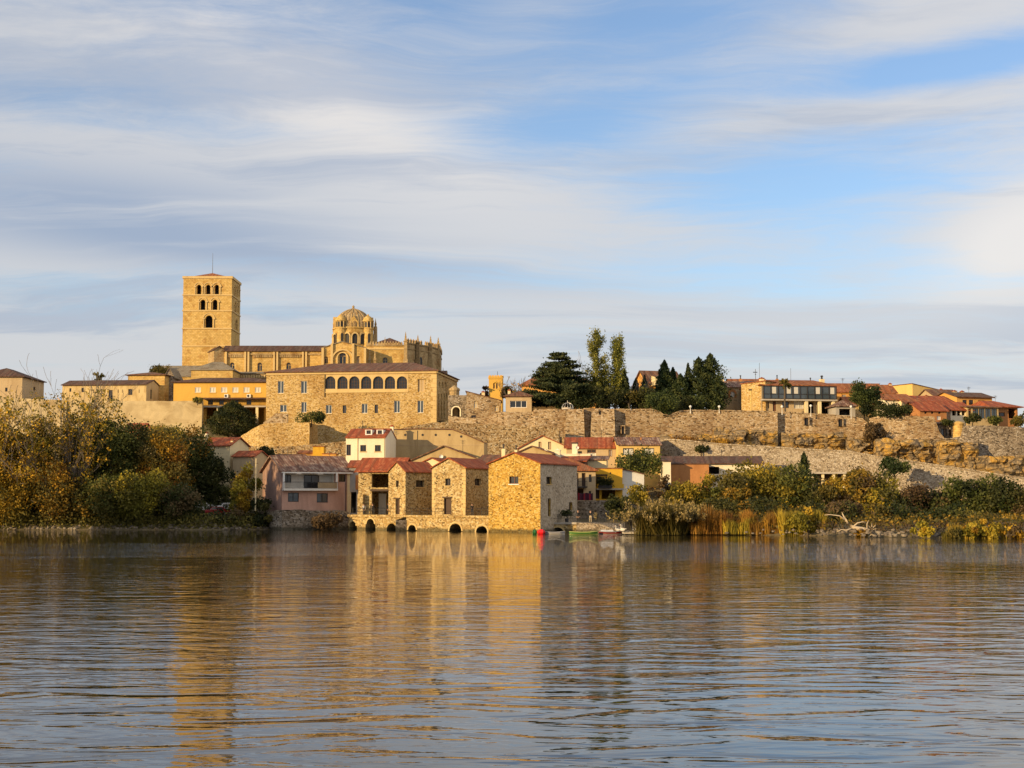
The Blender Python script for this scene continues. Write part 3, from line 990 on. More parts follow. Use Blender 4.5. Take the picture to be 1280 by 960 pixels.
    # extra parts in local coordinates
    def add(s, name, mb, m, smooth=False, label=None, parent=None):
        o = mb.build(name, m if isinstance(m, (list, bpy.types.Material)) else M[m], parent or s.sub, smooth=smooth)
        if label:
            o['label'] = label
        return o

    def chimney(s, px, pyt, pyb, w_px, depth_frac=0.5, m='cream', cap='t_red', y=None, pot=False):
        """a chimney standing on the roof, its outline given in photo pixels, at local depth y"""
        y = s.D * depth_frac if y is None else y
        o = Vector((0, 0, CAMH)); d = ray(px, pyt)
        p0 = s.P + s.ey * y
        t = (p0 - o).dot(s.ey) / d.dot(s.ey)
        q = o + d * t - s.P
        x, zt = q.dot(s.ex), q.z
        d2 = ray(px, pyb); t2 = (p0 - o).dot(s.ey) / d2.dot(s.ey)
        zb = (o + d2 * t2 - s.P).z - 0.8
        w = w_px * (p0.y) / F / 2
        cb = MB()
        cb.box(x - w, x + w, y - w, y + w, zb, zt - .25)
        if pot:
            cb.tube([(x, y, zt - .25), (x, y, zt + .25)], [w * .5, w * .4], 8, m=1)
            cb.tube([(x, y, zt + .28), (x, y, zt + .5)], [w * .8, w * .5], 8, m=1)
        else:
            cb.box(x - w * 1.25, x + w * 1.25, y - w * 1.25, y + w * 1.25, zt - .247, zt - .1, m=1)
            cb.lathe([(w * 1.3, zt - .1), (0.02, zt + .12)], 4, (x, y), a0=math.pi / 4, m=1)
        par = s.roof_obj if (s.part_of is None and hasattr(s, 'roof_obj')) else s.sub
        ch = cb.build('chimney', [M[m], M['iron'] if pot else M[cap]], par)
        return ch


def house_local_box(h, name, face_px, m, d0, d1, label=None, parent=None):
    """a box standing out of the front: (px0, px1, py0, py1) in photo pixels, from depth d0 to d1"""
    a0, z1 = h.loc('front', face_px[0], face_px[2])
    a1, _ = h.loc('front', face_px[1], face_px[2])
    _, z0 = h.loc('front', face_px[0], face_px[3])
    mb = MB()
    mb.box(a0, a1, d0, d1, z0, z1)
    return h.add(name, mb, m, label=label, parent=parent)

# ================================================================== THE UPPER TOWN
# ---- cathedral: bell tower, nave, transept, dome, chancel, apse, chapels
cath = thing('cathedral', 'golden stone cathedral on the hilltop with square bell tower and ribbed dome', 'cathedral', tuple(at(229, 460, 366)))
tw = House('bell_tower', None, None, 229.3, 290, 372, 0, 347, 20, 11.8, part_of=cath, wall='ashlar')
for x in (248.8, 260.3, 271.0):
    tw.win('front', x, 362, 5.4, 12.4, 'void', arch=True, depth=0.9)
for x in (253.6, 268.7):
    tw.win('front', x, 381, 6.0, 13.0, 'void', arch=True, depth=0.9)
tw.win('front', 261.2, 402, 9.0, 15.5, 'void', arch=True, depth=0.9)
for py, xs in ((364, (293.2, 295.7, 298.3)), (384, (294.0, 297.2)), (406, (295.4,))):
    for x in xs:
        tw.win('right', x, py, 1.5 if len(xs) > 1 else 2.0, 12, 'void', arch=True, depth=0.9)
tw.roof('flat', 0, None)
tw.done()


def tower_trim():
    W, D = tw.W, tw.D
    mb = MB()
    for py in (368.7, 388.3, 410.6, 432.4):
        _, z = tw.loc('front', 260, py)
        mb.box(-.16, W + .16, -.16, -.003, z - .16, z + .16)
        mb.box(W + .003, W + .16, 0, D, z - .16, z + .16)
        mb.box(-.16, -.003, 0, D, z - .16, z + .16)
    H = tw.H
    mb.box(-.22, W + .22, -.22, D + .22, H - .25, H + .35)
    tw.add('string_course', mb, 'trim')
    # round headed surrounds and shafts standing proud of the openings
    for face, a0, a1, z0, z1, *_ in tw.wins:
        mb = MB()
        fn = tw.fn(face)
        cx, r = (a0 + a1) / 2, (a1 - a0) / 2
        zs = z1 - r
        for ro, ri, d in ((r + .62, r + .42, -.13),):
            for k in range(10):
                q0, q1 = math.pi * k / 10, math.pi * (k + 1) / 10
                pts = [(cx + ro * math.cos(q0), zs + ro * math.sin(q0)), (cx + ro * math.cos(q1), zs + ro * math.sin(q1)),
                       (cx + ri * math.cos(q1), zs + ri * math.sin(q1)), (cx + ri * math.cos(q0), zs + ri * math.sin(q0))]
                mb.face([fn(a, z, d) for a, z in pts])
                mb.face([fn(*pts[0], 0), fn(*pts[1], 0), fn(*pts[1], d), fn(*pts[0], d)])
                mb.face([fn(*pts[2], d), fn(*pts[3], d), fn(*pts[3], 0), fn(*pts[2], 0)])
        for sx in (-1, 1):
            x = cx + sx * (r + .38)
            mb.tube([fn(x, z0, -.1), fn(x, zs, -.1)], .12, 6)
            q = [fn(a, c, e) for c in (zs - .1, zs + .16) for e in (-.26, 0) for a in (x - .3, x + .3)]
            for f in ((0, 1, 5, 4), (1, 3, 7, 5), (3, 2, 6, 7), (2, 0, 4, 6), (4, 5, 7, 6), (2, 3, 1, 0)):
                mb.face([q[i] for i in f])
        tw.add('window_surround', mb, 'trim')
    H = tw.H
    mb = MB()
    c = Vector((W / 2, D / 2, H + 2.0))
    z = H + .36
    e = 1.2
    p = [(e, e, z), (W - e, e, z), (W - e, D - e, z), (e, D - e, z)]
    for i in range(4):
        mb.face([p[i], p[(i + 1) % 4], c])
    tw.add('roof', mb, 't_orange')
    mb = MB()
    mb.tube([(W / 2, D / 2, H + 1.8), (W / 2, D / 2, H + 7.0)], [.07, .03], 5)
    tw.add('lightning_rod', mb, 'iron')
    # dark core added as painted shade so the openings read deep
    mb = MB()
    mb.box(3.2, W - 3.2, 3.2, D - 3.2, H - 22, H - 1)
    tw.add('belfry_shade_core', mb, 'dark')


tower_trim()

nv = House('nave', None, None, 280, 404, 362, 0, 438.6, 20, 8.5, part_of=cath, wall='ashlar')
nv.row('front', (290.2, 324.8, 360.8), 458.5, 6.0, 11, style='win', arch=True, depth=.5, frame='trim')
nv.roof('gx', 1.5, 't_dark', over=.5)
nv.done()
mb = MB()
for x in (283, 307, 311, 343, 347, 379, 383):
    a, z1 = nv.loc('front', x - 1.1, 440)
    b, _ = nv.loc('front', x + 1.1, 440)
    mb.box(a, b, -.55, -.003, 0, z1)
nv.add('pilaster', mb, 'trim')
mb = MB()
a0, zc = nv.loc('front', 284, 444.2)
a1, _ = nv.loc('front', 376, 444.2)
mb.box(a0, nv.W - .5, -.3, -.004, zc + .1, zc + .45)
n = 34
for i in range(n):
    x = a0 + (a1 - a0) * (i + .5) / n
    if all(abs(i - q) > 1 for q in (10, 22)):
        mb.box(x - .22, x + .22, -.26, -.005, zc - .5, zc + .097)
nv.add('corbel_table', mb, 'ashlar_g')
ne = House('nave_end_gable', None, None, 267.5, 281, 361, 24, 437.5, 20, 6, part_of=cath, wall='ashlar_g')
ne.roof('gy', .9, 't_dark', over=.25)
ne.done()


def pinnacle(px, pyt, pyb, w, Y, parent, m='ashlar_g', name='pinnacle'):
    a, b = at(px, pyb, Y), at(px, pyt, Y)
    s = w * Y / F
    h = b.z - a.z
    mb = MB()
    o = a - parent.location
    mb.box(o.x - s / 2, o.x + s / 2, o.y - s / 2, o.y + s / 2, o.z, o.z + h * .45)
    mb.box(o.x - s * .68, o.x + s * .68, o.y - s * .68, o.y + s * .68, o.z + h * .452, o.z + h * .50)
    prof = [(s * .62, o.z + h * .503), (s * .34, o.z + h * .68), (s * .42, o.z + h * .70), (s * .2, o.z + h * .84), (s * .27, o.z + h * .86), (s * .07, o.z + h * .95), (s * .14, o.z + h * .97), (.01, o.z + h)]
    mb.lathe(prof, 4, (o.x, o.y), a0=math.pi / 4)
    return mb.build(name, M[m], parent)


pinnacle(271.5, 429.5, 438, 1.6, 362, cath)

tr = House('transept', None, None, 404, 456, 356, 0, 435, 20, 16, part_of=cath, wall='ashlar')
tr.roof('gy', 1.45, 't_grey', over=.2, apex=.45, th=.2)
tr.win('front', 428.3, 447.6, 8.6, 14.5, 'win', arch=True, depth=.6, frame='trim', glassm='glass')
tr.win('front', 407.8, 450, 4.6, 9, 'win', arch=True, depth=.35, frame='trim', glassm='dark')
tr.win('front', 448, 449.6, 5.8, 9.5, 'win', arch=True, depth=.45, frame='trim', glassm='tan')
tr.done()


def arch_band(h, cx, cy, r_out, r_in, y_out, legs, m='trim', name='arch_moulding'):
    """a semicircular moulding on the front: centre and radii in photo pixels"""
    fn = h.fn('front')
    c = h.loc('front', cx, cy)
    k = (h.P.y) / F
    mb = MB()
    ro, ri = r_out * k, r_in * k
    P = [(c[0] + math.cos(math.pi * i / 16), 0) for i in range(17)]
    for i in range(16):
        q0, q1 = math.pi * i / 16, math.pi * (i + 1) / 16
        A = [(c[0] + ro * math.cos(q0), c[1] + ro * math.sin(q0)), (c[0] + ro * math.cos(q1), c[1] + ro * math.sin(q1)),
             (c[0] + ri * math.cos(q1), c[1] + ri * math.sin(q1)), (c[0] + ri * math.cos(q0), c[1] + ri * math.sin(q0))]
        mb.face([fn(a, z, -y_out) for a, z in A])
        mb.face([fn(*A[0], .01), fn(*A[1], .01), fn(*A[1], -y_out), fn(*A[0], -y_out)])
        mb.face([fn(*A[2], -y_out), fn(*A[3], -y_out), fn(*A[3], .01), fn(*A[2], .01)])
    for sx in (-1, 1):
        x0, x1 = sorted((c[0] + sx * ri, c[0] + sx * ro))
        mb.box(x0, x1, -y_out, .01, c[1] - legs * k, c[1])
    return h.add(name, mb, m)


arch_band(tr, 428.5, 450.5, 14.2, 12.4, .45, 6)
arch_band(tr, 428.3, 447.2, 7.3, 6.0, .3, 8)
mb = MB()
for px in (403.6, 415, 441.5, 456.4):
    a, z = tr.loc('front', px, 436)
    mb.box(a - .28, a + .28, -.5, -.003, 0, z + .2 + (1.0 if 410 < px < 450 else 0))
tr.add('buttress', mb, 'trim')
for px in (462, 468.5):
    pinnacle(px, 437, 462, 3.4, 357, cath, 'ashlar_g', 'buttress_pier')


def dome():
    cx, Yc = 441.0, 372.0
    k = Yc / F
    base = at(cx, 470, Yc)
    o = base - cath.location
    Z = lambda py: at(cx, py, Yc).z - cath.location.z
    c = (o.x, o.y)
    r = 24.6 * k
    # drum with arched recesses
    mb = MB()
    mb.lathe([(r, Z(470)), (r, Z(418.5)), (r + .14, Z(418.4)), (r + .14, Z(416.7)), (r, Z(416.6)), (r, Z(412.6)), (r + .28, Z(412.5)), (r + .28, Z(411.0)), (r - .1, Z(410.9))], 32, c)
    drum = mb.build('drum', M['ashlar'], cath)
    ob = MB()
    for i in range(16):
        a = 2 * math.pi * (i + .5) / 16 - math.pi / 2
        ux, uy = math.cos(a), math.sin(a)
        tx, ty = -uy, ux
        def P(s, z, d):
            return Vector((c[0] + ux * (r + d) + tx * s, c[1] + uy * (r + d) + ty * s, z))
        w = .62
        z0, zs = Z(432), Z(422.6)
        lp = arch_loop(0, z0, w * 2, zs - z0 + w)
        ob.face([P(s, z, .012) for s, z in lp], m=1)
        # hood and shafts round each recess
        for q in range(8):
            q0, q1 = math.pi * q / 8, math.pi * (q + 1) / 8
            A = [(ro * math.cos(t), zs + ro * math.sin(t)) for ro, t in ((w + .3, q0), (w + .3, q1), (w, q1), (w, q0))]
            ob.face([P(s, z, .34) for s, z in A])
            ob.face([P(*A[0], 0), P(*A[1], 0), P(*A[1], .34), P(*A[0], .34)])
            ob.face([P(*A[2], .34), P(*A[3], .34), P(*A[3], 0), P(*A[2], 0)])
        for sx in (-1, 1):
            ob.tube([P(sx * (w + .16), z0, .18), P(sx * (w + .16), zs, .18)], .16, 6)
    ob.build('drum_arcade', [M['trim'], M['dark']], drum)
    # melon dome: gored shell with ribs
    rd = 24.2 * k
    zb, zt = Z(411), Z(386.6)
    h = zt - zb
    prof = []
    for i in range(15):
        t = i / 14
        rr = rd * (1 - t ** 2.4) ** 0.66
        prof.append((max(rr, .12), zb + h * t))
    mb = MB()
    gores = 16
    mb.lathe(prof, 96, c, mod=lambda a, z: 0.91 + 0.09 * abs(math.sin(a * gores / 2)) ** 0.8, a0=0)
    shell = mb.build('dome', M['dome'], cath, smooth=False)
    mb = MB()
    for i in range(gores):
        a = 2 * math.pi * i / gores
        pts = [(c[0] + (p * 0.955) * math.cos(a), c[1] + (p * 0.955) * math.sin(a), z) for p, z in prof]
        mb.tube(pts, .24, 5)
    mb.build('dome_rib', M['ashlar_g'], shell)
    mb = MB()
    mb.lathe([(.42, zt - .25), (.42, zt + .25), (.2, zt + .3), (.3, zt + .55), (.3, zt + .75), (.02, zt + 1.0)], 8, c)
    mb.build('finial', M['ashlar_g'], shell)
    # four turrets on the diagonals and four gabled dormers on the axes
    for ang in (-122, -36, 54, 144):
        a = R(ang)
        rt = 24.6 * k
        tcx, tcy = c[0] + rt * math.cos(a), c[1] + rt * math.sin(a)
        q = 6.9 * k
        mb = MB()
        mb.lathe([(q, Z(470)), (q, Z(413.5)), (q + .15, Z(413.4)), (q + .15, Z(411.8)), (q - .12, Z(411.7)), (q - .12, Z(403.8)), (q + .12, Z(403.7)), (q + .12, Z(402.5)), (q * .9, Z(402.4)),
                  (q * .86, Z(400.5)), (q * .62, Z(398.3)), (q * .3, Z(396.8)), (q * .14, Z(396.2)), (q * .2, Z(395.4)), (.02, Z(394.2))], 14, (tcx, tcy))
        t = mb.build('turret', M['ashlar'], cath)
        for i in range(10):
            b = 2 * math.pi * i / 10
            ux, uy = math.cos(b), math.sin(b)
            tx, ty = -uy, ux
            for (z0, z1, w, d) in ((Z(411.2), Z(404.6), .27, -.10), (Z(431), Z(419), .3, .02)):
                if z1 - z0 > 2 and i % 2:
                    continue
                lp = arch_loop(0, z0, w * 2, z1 - z0, 5)
                ob = MB()
                ob.face([Vector((tcx + ux * (q * .985 + d) + tx * s, tcy + uy * (q * .985 + d) + ty * s, z)) for s, z in lp])
                ob.build('turret_opening', M['dark'], t)
        mb = MB()
        for i in range(10):
            b = 2 * math.pi * (i + .5) / 10
            mb.tube([(tcx + q * math.cos(b), tcy + q * math.sin(b), Z(411.6)), (tcx + q * math.cos(b), tcy + q * math.sin(b), Z(404))], .11, 5)
        mb.build('colonnette', M['trim'], t)
    for ang in (-83, 7, 97, 187):
        a = R(ang)
        ux, uy = math.cos(a), math.sin(a)
        tx, ty = -uy, ux
        def Q(s, z, d):
            return Vector((c[0] + ux * (23.6 * k + d) + tx * s, c[1] + uy * (21.5 * k + d) + ty * s, z))
        w = 5.3 * k
        fo = [(-w, Z(413)), (w, Z(413)), (w, Z(404.2)), (w * .55, Z(401.3)), (0, Z(396.6)), (-w * .55, Z(401.3)), (-w, Z(404.2))]
        hs = [arch_loop(x * w, Z(411.4), w * .42, Z(405.4) - Z(411.4), 5) for x in (-.62, 0, .62)]
        mb = MB()
        mb.holes(fo, hs, lambda s, z, d: Q(s, z, .3))
        for l in hs:
            mb.reveal(l, lambda s, z, d: Q(s, z, .3 - d), .5)
        for i in range(len(fo)):
            p, q = fo[i], fo[(i + 1) % len(fo)]
            mb.face([Q(*p, .3), Q(*q, .3), Q(*q, -2.2), Q(*p, -2.2)])
        dm = mb.build('dormer_gable', M['ashlar'], cath)
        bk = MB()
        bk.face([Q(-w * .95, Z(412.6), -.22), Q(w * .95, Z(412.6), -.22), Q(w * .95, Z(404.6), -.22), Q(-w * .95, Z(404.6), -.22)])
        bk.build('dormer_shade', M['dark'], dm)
    mb = MB()
    p = at(469.4, 410, Yc + 1) - cath.location
    mb.lathe([(.5, p.z - 4), (.42, p.z + .2), (.2, p.z + .6), (.3, p.z + .9), (.12, p.z + 1.6), (.02, p.z + 2.4)], 6, (p.x, p.y))
    mb.build('corner_finial', M['ashlar_g'], drum)


dome()

ch = House('chancel', None, None, 456, 509, 360, 0, 432.6, 20, 18, part_of=cath, wall='ashlar')
ch.win('front', 481.3, 452, 6.4, 11, 'win', arch=True, depth=.5, frame='trim')
ch.roof('flat', 0, None)
ch.done()


def parapet(h, y0, y1, zb, height, a0, a1, n, face='front'):
    mb = MB()
    mb.box(a0, a1, y0, y1, zb, zb + .3)
    for i in range(n):
        x = a0 + (a1 - a0) * (i + .5) / n
        w = (a1 - a0) / n * .62
        mb.box(x - w / 2, x + w / 2, y0 + .05, y1 - .05, zb + .303, zb + height * .7)
        mb.lathe([(w * .5, zb + height * .7), (w * .18, zb + height * .95), (.02, zb + height)], 4, (x, (y0 + y1) / 2), a0=math.pi / 4)
    return h.add('parapet', mb, 'ashlar_g')


parapet(ch, -.2, .25, ch.H, 1.15, 0.3, ch.W - .3, 14)
mb = MB()
a0, zc = ch.loc('front', 458, 436)
mb.box(0, ch.W, -.22, -.003, zc - .2, zc + .2)
ch.add('string_course', mb, 'trim')
pr = House('chancel_roof_block', None, None, 472, 500, 366, 0, 428.5, 30, 8, part_of=cath, wall='ashlar_g')
pr.roof('hip', 1.3, 't_dark', over=.1)
pr.done()
pinnacle(481.2, 420.5, 433, 1.5, 361, cath)


def apse():
    P = [at(508.4, 432, 359.4), at(531, 432, 366), at(549.5, 432, 374), at(552, 432, 388), at(500, 432, 390), at(506, 432, 361)]
    zt = at(520, 432.5, 366).z
    zl = at(552, 449, 372).z
    lo = cath.location
    mb = MB()
    pts = [Vector((p.x, p.y, 0)) for p in P]
    k = len(pts)
    for i in range(k):
        a, b = pts[i], pts[(i + 1) % k]
        L = (b - a).length
        mb.face([Vector((a.x, a.y, 20)) - lo, Vector((b.x, b.y, 20)) - lo, Vector((b.x, b.y, zt)) - lo, Vector((a.x, a.y, zt)) - lo], [(i * 9, 20), (i * 9 + L, 20), (i * 9 + L, zt), (i * 9, zt)])
    mb.face([Vector((p.x, p.y, zt)) - lo for p in pts])
    ap = mb.build('apse', M['ashlar_g'], cath)
    # parapet with small merlon flowers along the two seen sides
    mb = MB()
    wn = MB()
    for i in (0, 1, 2):
        a, b = pts[i], pts[i + 1]
        u = (b - a).normalized()
        nrm = Vector((u.y, -u.x, 0))
        L = (b - a).length
        for j in range(int(L / 1.1)):
            q = a + u * (j * 1.1 + .55)
            mb.lathe([(.34, zt), (.3, zt + .7), (.36, zt + .75), (.1, zt + 1.15), (.02, zt + 1.3)], 4, (q.x - lo.x, q.y - lo.y), a0=math.atan2(u.y, u.x) + math.pi / 4)
        for (z0, z1, d) in ((zt - .1, zt + .2, .2), (zt - 1.4, zt - 1.15, .14)):
            c = [a + nrm * .005, b + nrm * .005, b + nrm * d, a + nrm * d]
            mb.slab([Vector((p.x, p.y, z1)) - lo for p in c], z1 - z0)
        if i < 2:
            mid = a + u * (L * (.78 if i == 0 else .45))
            lp = arch_loop(0, at(520, 459, 366).z, 1.25, 2.3, 6)
            wn.face([mid + u * s + nrm * .02 + Vector((0, 0, z)) - lo for s, z in lp])
    # the code works in heights relative to the cathedral's base
    for v in range(len(mb.v)):
        pass
    return ap, mb, wn, pts, zt, lo


ap, amb, awn, apts, azt, alo = apse()
# lathe heights above were absolute: bring them to the base of the cathedral
amb.v = [(x, y, z if z < azt - alo.z + 2 else z - alo.z) for x, y, z in amb.v]
amb.build('parapet', M['ashlar_g'], ap)
awn.build('window', M['dark'], ap)
for px, pt, Yp in ((507.0, 414.5, 359), (522.3, 418.5, 362.6), (538.2, 419.5, 368.2), (547.8, 421.5, 373.2)):
    pinnacle(px, pt, 438, 4.0, Yp, cath, 'ashlar_g', 'buttress_pinnacle')
    b = at(px, 438, Yp) - cath.location
    mb = MB()
    s = 2.1 * Yp / F
    mb.box(b.x - s, b.x + s, b.y - s * .9, b.y + s * 1.4, -18, b.z)
    b2 = at(px, 449, Yp) - cath.location
    mb.box(b.x - s * 1.4, b.x + s * 1.4, b.y - s * 1.7, b.y + s, -18, b2.z)
    mb.build('buttress', M['ashlar_g'], cath)
lw = House('east_chapel', None, None, 550, 558, 376, 0, 468, 20, 6, part_of=cath, wall='ashlar_g')
lw.roof('gx', 1.0, 't_dark', over=.1)
lw.done()
for px, pt in ((553.8, 459), (558.2, 463), (562.4, 470.5)):
    pinnacle(px, pt, 486, 2.4, 369, cath, 'ashlar_g')

c1 = House('cloister_wing', None, None, 186, 268, 350, 0, 470.5, 20, 14, part_of=cath, wall='ashlar')
c1.roof('gx', 2.9, 't_grey', over=.3)
c1.done()
c2 = House('chapter_house', None, None, 239, 291, 338, 0, 463, 20, 9, part_of=cath, wall='ashlar')
c2.roof('hip', 2.1, 't_grey', over=.3, ridge=(.42, .66))
c2.done()
c3 = House('side_aisle', None, None, 291, 345, 348, 0, 467, 20, 10, part_of=cath, wall='ashlar_g')
c3.roof('shed', 1.1, 't_grey', over=.4)
c3.done()
mb = MB()
for i in range(17):
    x = c3.W * (i + .5) / 17
    mb.box(x - .18, x + .18, -.3, -.004, c3.H - .95, c3.H - .35)
c3.add('corbel_table', mb, 'trim')

# ---- small stone annex left of the cathedral
an = House('stone_annex', 'low stone outbuilding with shallow brown roof below the bell tower', 'building', 160, 206, 334, -6, 469.5, 18, 9, wall='ashlar')
an.roof('hip', 0.9, 't_old', over=.5)
an.win('front', 186, 480, 3, 5, 'win')
an.done()
an2 = House('annex_link', None, None, 206, 217, 336, 0, 470, 18, 9, part_of=an.root, wall='greyrub')
an2.roof('gy', 1.8, 't_grey', over=.25)
an2.done()

# ---- far house with the pyramid roof
fh = House('hipped_house', 'pale house with brown pyramid roof standing beyond the bare-topped tree', 'house', -32, 28, 323, 0, 471.5, 14, 15, wall='tan')
fh.roof('hip', 2.2, 't_dark', over=.5)
fh.win('right', 43, 486, 2.2, 4.5, 'win')
fh.win('front', 8, 487, 3, 5, 'win')
fh.done()

# ---- long low white building
lb = House('long_white_house', 'long low white house with brown roof and gable end on the old rampart', 'house', 78, 183, 328, -7, 481.5, 13, 8.5, wall='oldcream')
lb.roof('gx', 1.15, 't_dark', over=.45, over_side=.2)
lb.win('front', 103.5, 487.5, 3.2, 5.5, 'win')
lb.win('front', 74 + 14, 487.5, 2.4, 4.5, 'win')
lb.win('front', 138.3, 493.5, 5, 12, 'win', frame='wood', name='balcony_door')
lb.win('front', 163, 490, 5.2, 7.5, 'win')
for x in (112, 117, 122, 127, 131.5, 148, 153, 174):
    lb.win('front', x, 489, .9, 4.2, 'win', frame='tan', glassm='dark', name='vent_slit')
lb.win('right', 189, 493, 1.8, 12, 'door')
lb.done()
mb = MB()
a0, z0 = lb.loc('front', 135.2, 499.6)
a1, _ = lb.loc('front', 141.6, 499.6)
mb.box(a0, a1, -.5, -.003, z0 - .12, z0)
for i in range(7):
    x = a0 + (a1 - a0) * i / 6
    mb.tube([(x, -.46, z0), (x, -.46, z0 + .9)], .025, 4)
mb.tube([(a0, -.46, z0 + .9), (a1, -.46, z0 + .9)], .035, 4)
lb.add('balcony', mb, 'iron')

wallrun('rampart_wall', 'tall stained plaster rampart wall below the long low white house', 'wall',
        [(84, 502, 545, 322), (108, 501.5, 545, 322), (180, 501, 545, 322), (215, 501.2, 545, 322), (252.6, 501, 545, 322)], M['stained'], 1.6, .18, 1.0, .08, seed=3.0)
wallrun('rampart_wall', 'plain pale wall at the foot of the house with the pyramid roof', 'wall',
        [(-60, 497, 545, 321), (0, 497, 545, 321), (83, 500, 545, 321.5)], M['stained'], 1.6, .2, 1.0, .1, seed=9.0)

# ---- ochre building with gallery
oc = House('ochre_house', 'long ochre house with six pale windows and a railed terrace', 'house', 217, 341, 326, -2, 478.5, 13, 10, wall='ochre')
oc.roof('hip', 1.25, 't_dark', over=.5)
for x in (247.3, 266, 280.3, 294.3, 308.2, 322.3):
    oc.win('front', x, 487.3, 7.2, 6.4, 'win', glassm='blind', frame='wframe', depth=.16, sill='trim')
for x in (263, 277, 295, 311):
    oc.win('front', x, 503, 6, 6, 'win', frame='wood')
for x0, x1 in ((258, 271), (277, 296), (299, 330)):
    oc.win('front', (x0 + x1) / 2, 521.5, x1 - x0, 23, 'void', depth=.3)
oc.done()
house_local_box(oc, 'terrace_slab', (253, 334, 507.8, 509.6), 'slab', -1.6, -.004)
mb = MB()
a0, z0 = oc.loc('front', 253.5, 507.8); a1, z1 = oc.loc('front', 333.5, 499.6)
for i in range(56):
    x = a0 + (a1 - a0) * i / 55
    mb.tube([(x, -1.5, z0), (x, -1.5, z1)], .03, 4)
mb.tube([(a0, -1.5, z1), (a1, -1.5, z1)], .05, 4)
mb.tube([(a0, -1.5, z0 + .12), (a1, -1.5, z0 + .12)], .04, 4)
oc.add('terrace_railing', mb, 'iron')
for x in (254, 274.5, 297.5, 323):
    a, zt = oc.loc('front', x, 509.7)
    mb = MB()
    mb.box(a - .28, a + .28, -1.5, -.95, 0, zt)
    oc.add('pillar', mb, 'cream')
mb = MB()
a0, z0 = oc.loc('front', 252, 498.5); a1, _ = oc.loc('front', 334, 498.5)
mb.slab([(a0, -1.75, z0 - .1), (a1, -1.75, z0 - .1), (a1, -.01, z0 + .25), (a0, -.01, z0 + .25)], .1)
oc.add('awning', mb, 't_dark')
for x in (283.2, 311.2):
    a, zz = oc.loc('front', x, 495)
    mb = MB()
    mb.box(a - .42, a + .42, -.4, -.006, zz - .36, zz + .36)
    ac = oc.add('air_conditioner', mb, 'wframe')
    fm = MB()
    fm.lathe([(.01, 0), (.26, 0), (.26, .03), (.22, .04)], 14)
    fm.v = [(a - .08 + x_, -.41 - z_, zz + y_) for x_, y_, z_ in fm.v]
    fm.build('fan_grille', M['dark'], ac)

# ---- the palace with the seven-arched loggia
pa = House('palace', 'big golden stone palace with seven-arched glazed loggia below the dome', 'palace', 333, 545.6, 314, -8, 466.3, 11, 24, wall='palace')
pa.roof('hip', 2.7, 't_old', over=.55, ridge=(.30, .80))
for x in (351, 380):
    pa.win('front', x, 484, 7.4, 15.4, 'win', frame='wframe', glassm='glassb', depth=.3, sill='trim')
pa.win('front', 354.3, 510.5, 8.2, 9, 'win', frame='wframe', glassm='glassb', depth=.3)
pa.win('front', 380, 509, 6.6, 13, 'win', frame='wframe', glassm='glassb', depth=.3)
for x, y, w, h in ((411, 511.6, 7.4, 10.8), (430.6, 511.6, 4.4, 10), (455.8, 510.6, 7.2, 12), (470.4, 511.2, 4.2, 10.6), (496.3, 508.4, 7.4, 15.2), (525.6, 508.4, 7.4, 15.4)):
    pa.win('front', x, y, w, h, 'win', frame='wframe' if w > 7 else 'wood', glassm='glassb', depth=.3, sill='trim')
for x in (412.9, 428.2, 443.0, 457.8, 472.7, 487.5, 502.5):
    pa.win('front', x, 478.2, 12.9, 15.8, 'grid', arch=True, frame='wood', glassm='glass', depth=.45, name='loggia_window')
pa.win('front', 526.5, 482, 8.6, 16, 'win', frame='trim', glassm='tan', depth=.35, name='blind_niche')
for py, h in ((497, 9), (513, 22)):
    for x in (548.5, 552.0, 555.2, 558.2, 562.0):
        if py == 513 and x > 556:
            continue
        pa.win('right', x, py - (x - 548) * .1, 1.5, h if x < 556 or py == 497 else 8, 'win', frame='trim', glassm='dark', depth=.4)
for x in (549.5, 553.2, 557.2):
    pa.win('right', x, 481, 1.7, 8, 'win', arch=True, frame='trim', glassm='dark', depth=.4)
pa.done()


def palace_trim():
    mb = MB()
    # pale plaster field of the loggia, cornice and string course
    a0, zc = pa.loc('front', 334, 468.3)
    mb.box(.0, pa.W + .12, -.25, -.004, pa.H - .42, pa.H - .02)
    mb.box(pa.W + .004, pa.W + .25, -.25, pa.D, pa.H - .42, pa.H - .02)
    _, z1 = pa.loc('front', 406, 490.6)
    a0, _ = pa.loc('front', 405.3, 490); a1, _ = pa.loc('front', 510.5, 490)
    mb.box(a0, a1, -.14, -.005, z1 - .1, z1 + .1)
    # quoins at the near corner
    for i in range(int(pa.H / .9)):
        z = i * .9
        l = .75 if i % 2 else 1.15
        mb.box(pa.W - l, pa.W + .05, -.05, -.003, z + .02, z + .86)
    pa.add('cornice', mb, 'trim')
    mb = MB()
    _, zt = pa.loc('front', 406, 466.5)
    _, zb = pa.loc('front', 406, 490.2)
    outline = [(a0, zb), (a1, zb), (a1, zt), (a0, zt)]
    hl = []
    for w in pa.wins:
        if w[11] == 'loggia_window':
            hl.append(arch_loop((w[1] + w[2]) / 2, w[3], w[2] - w[1], w[4] - w[3], 8))
    mb.holes(outline, hl, lambda a, z, d: Vector((a, -.03, z)))
    pa.add('plaster_field', mb, 'trim')
    a, z = pa.loc('front', 406.3, 466)
    mb = MB()
    mb.tube([(a, -.14, pa.H - .3), (a, -.14, zb - 1)], .07, 6)
    pa.add('drainpipe', mb, 'iron')


palace_trim()

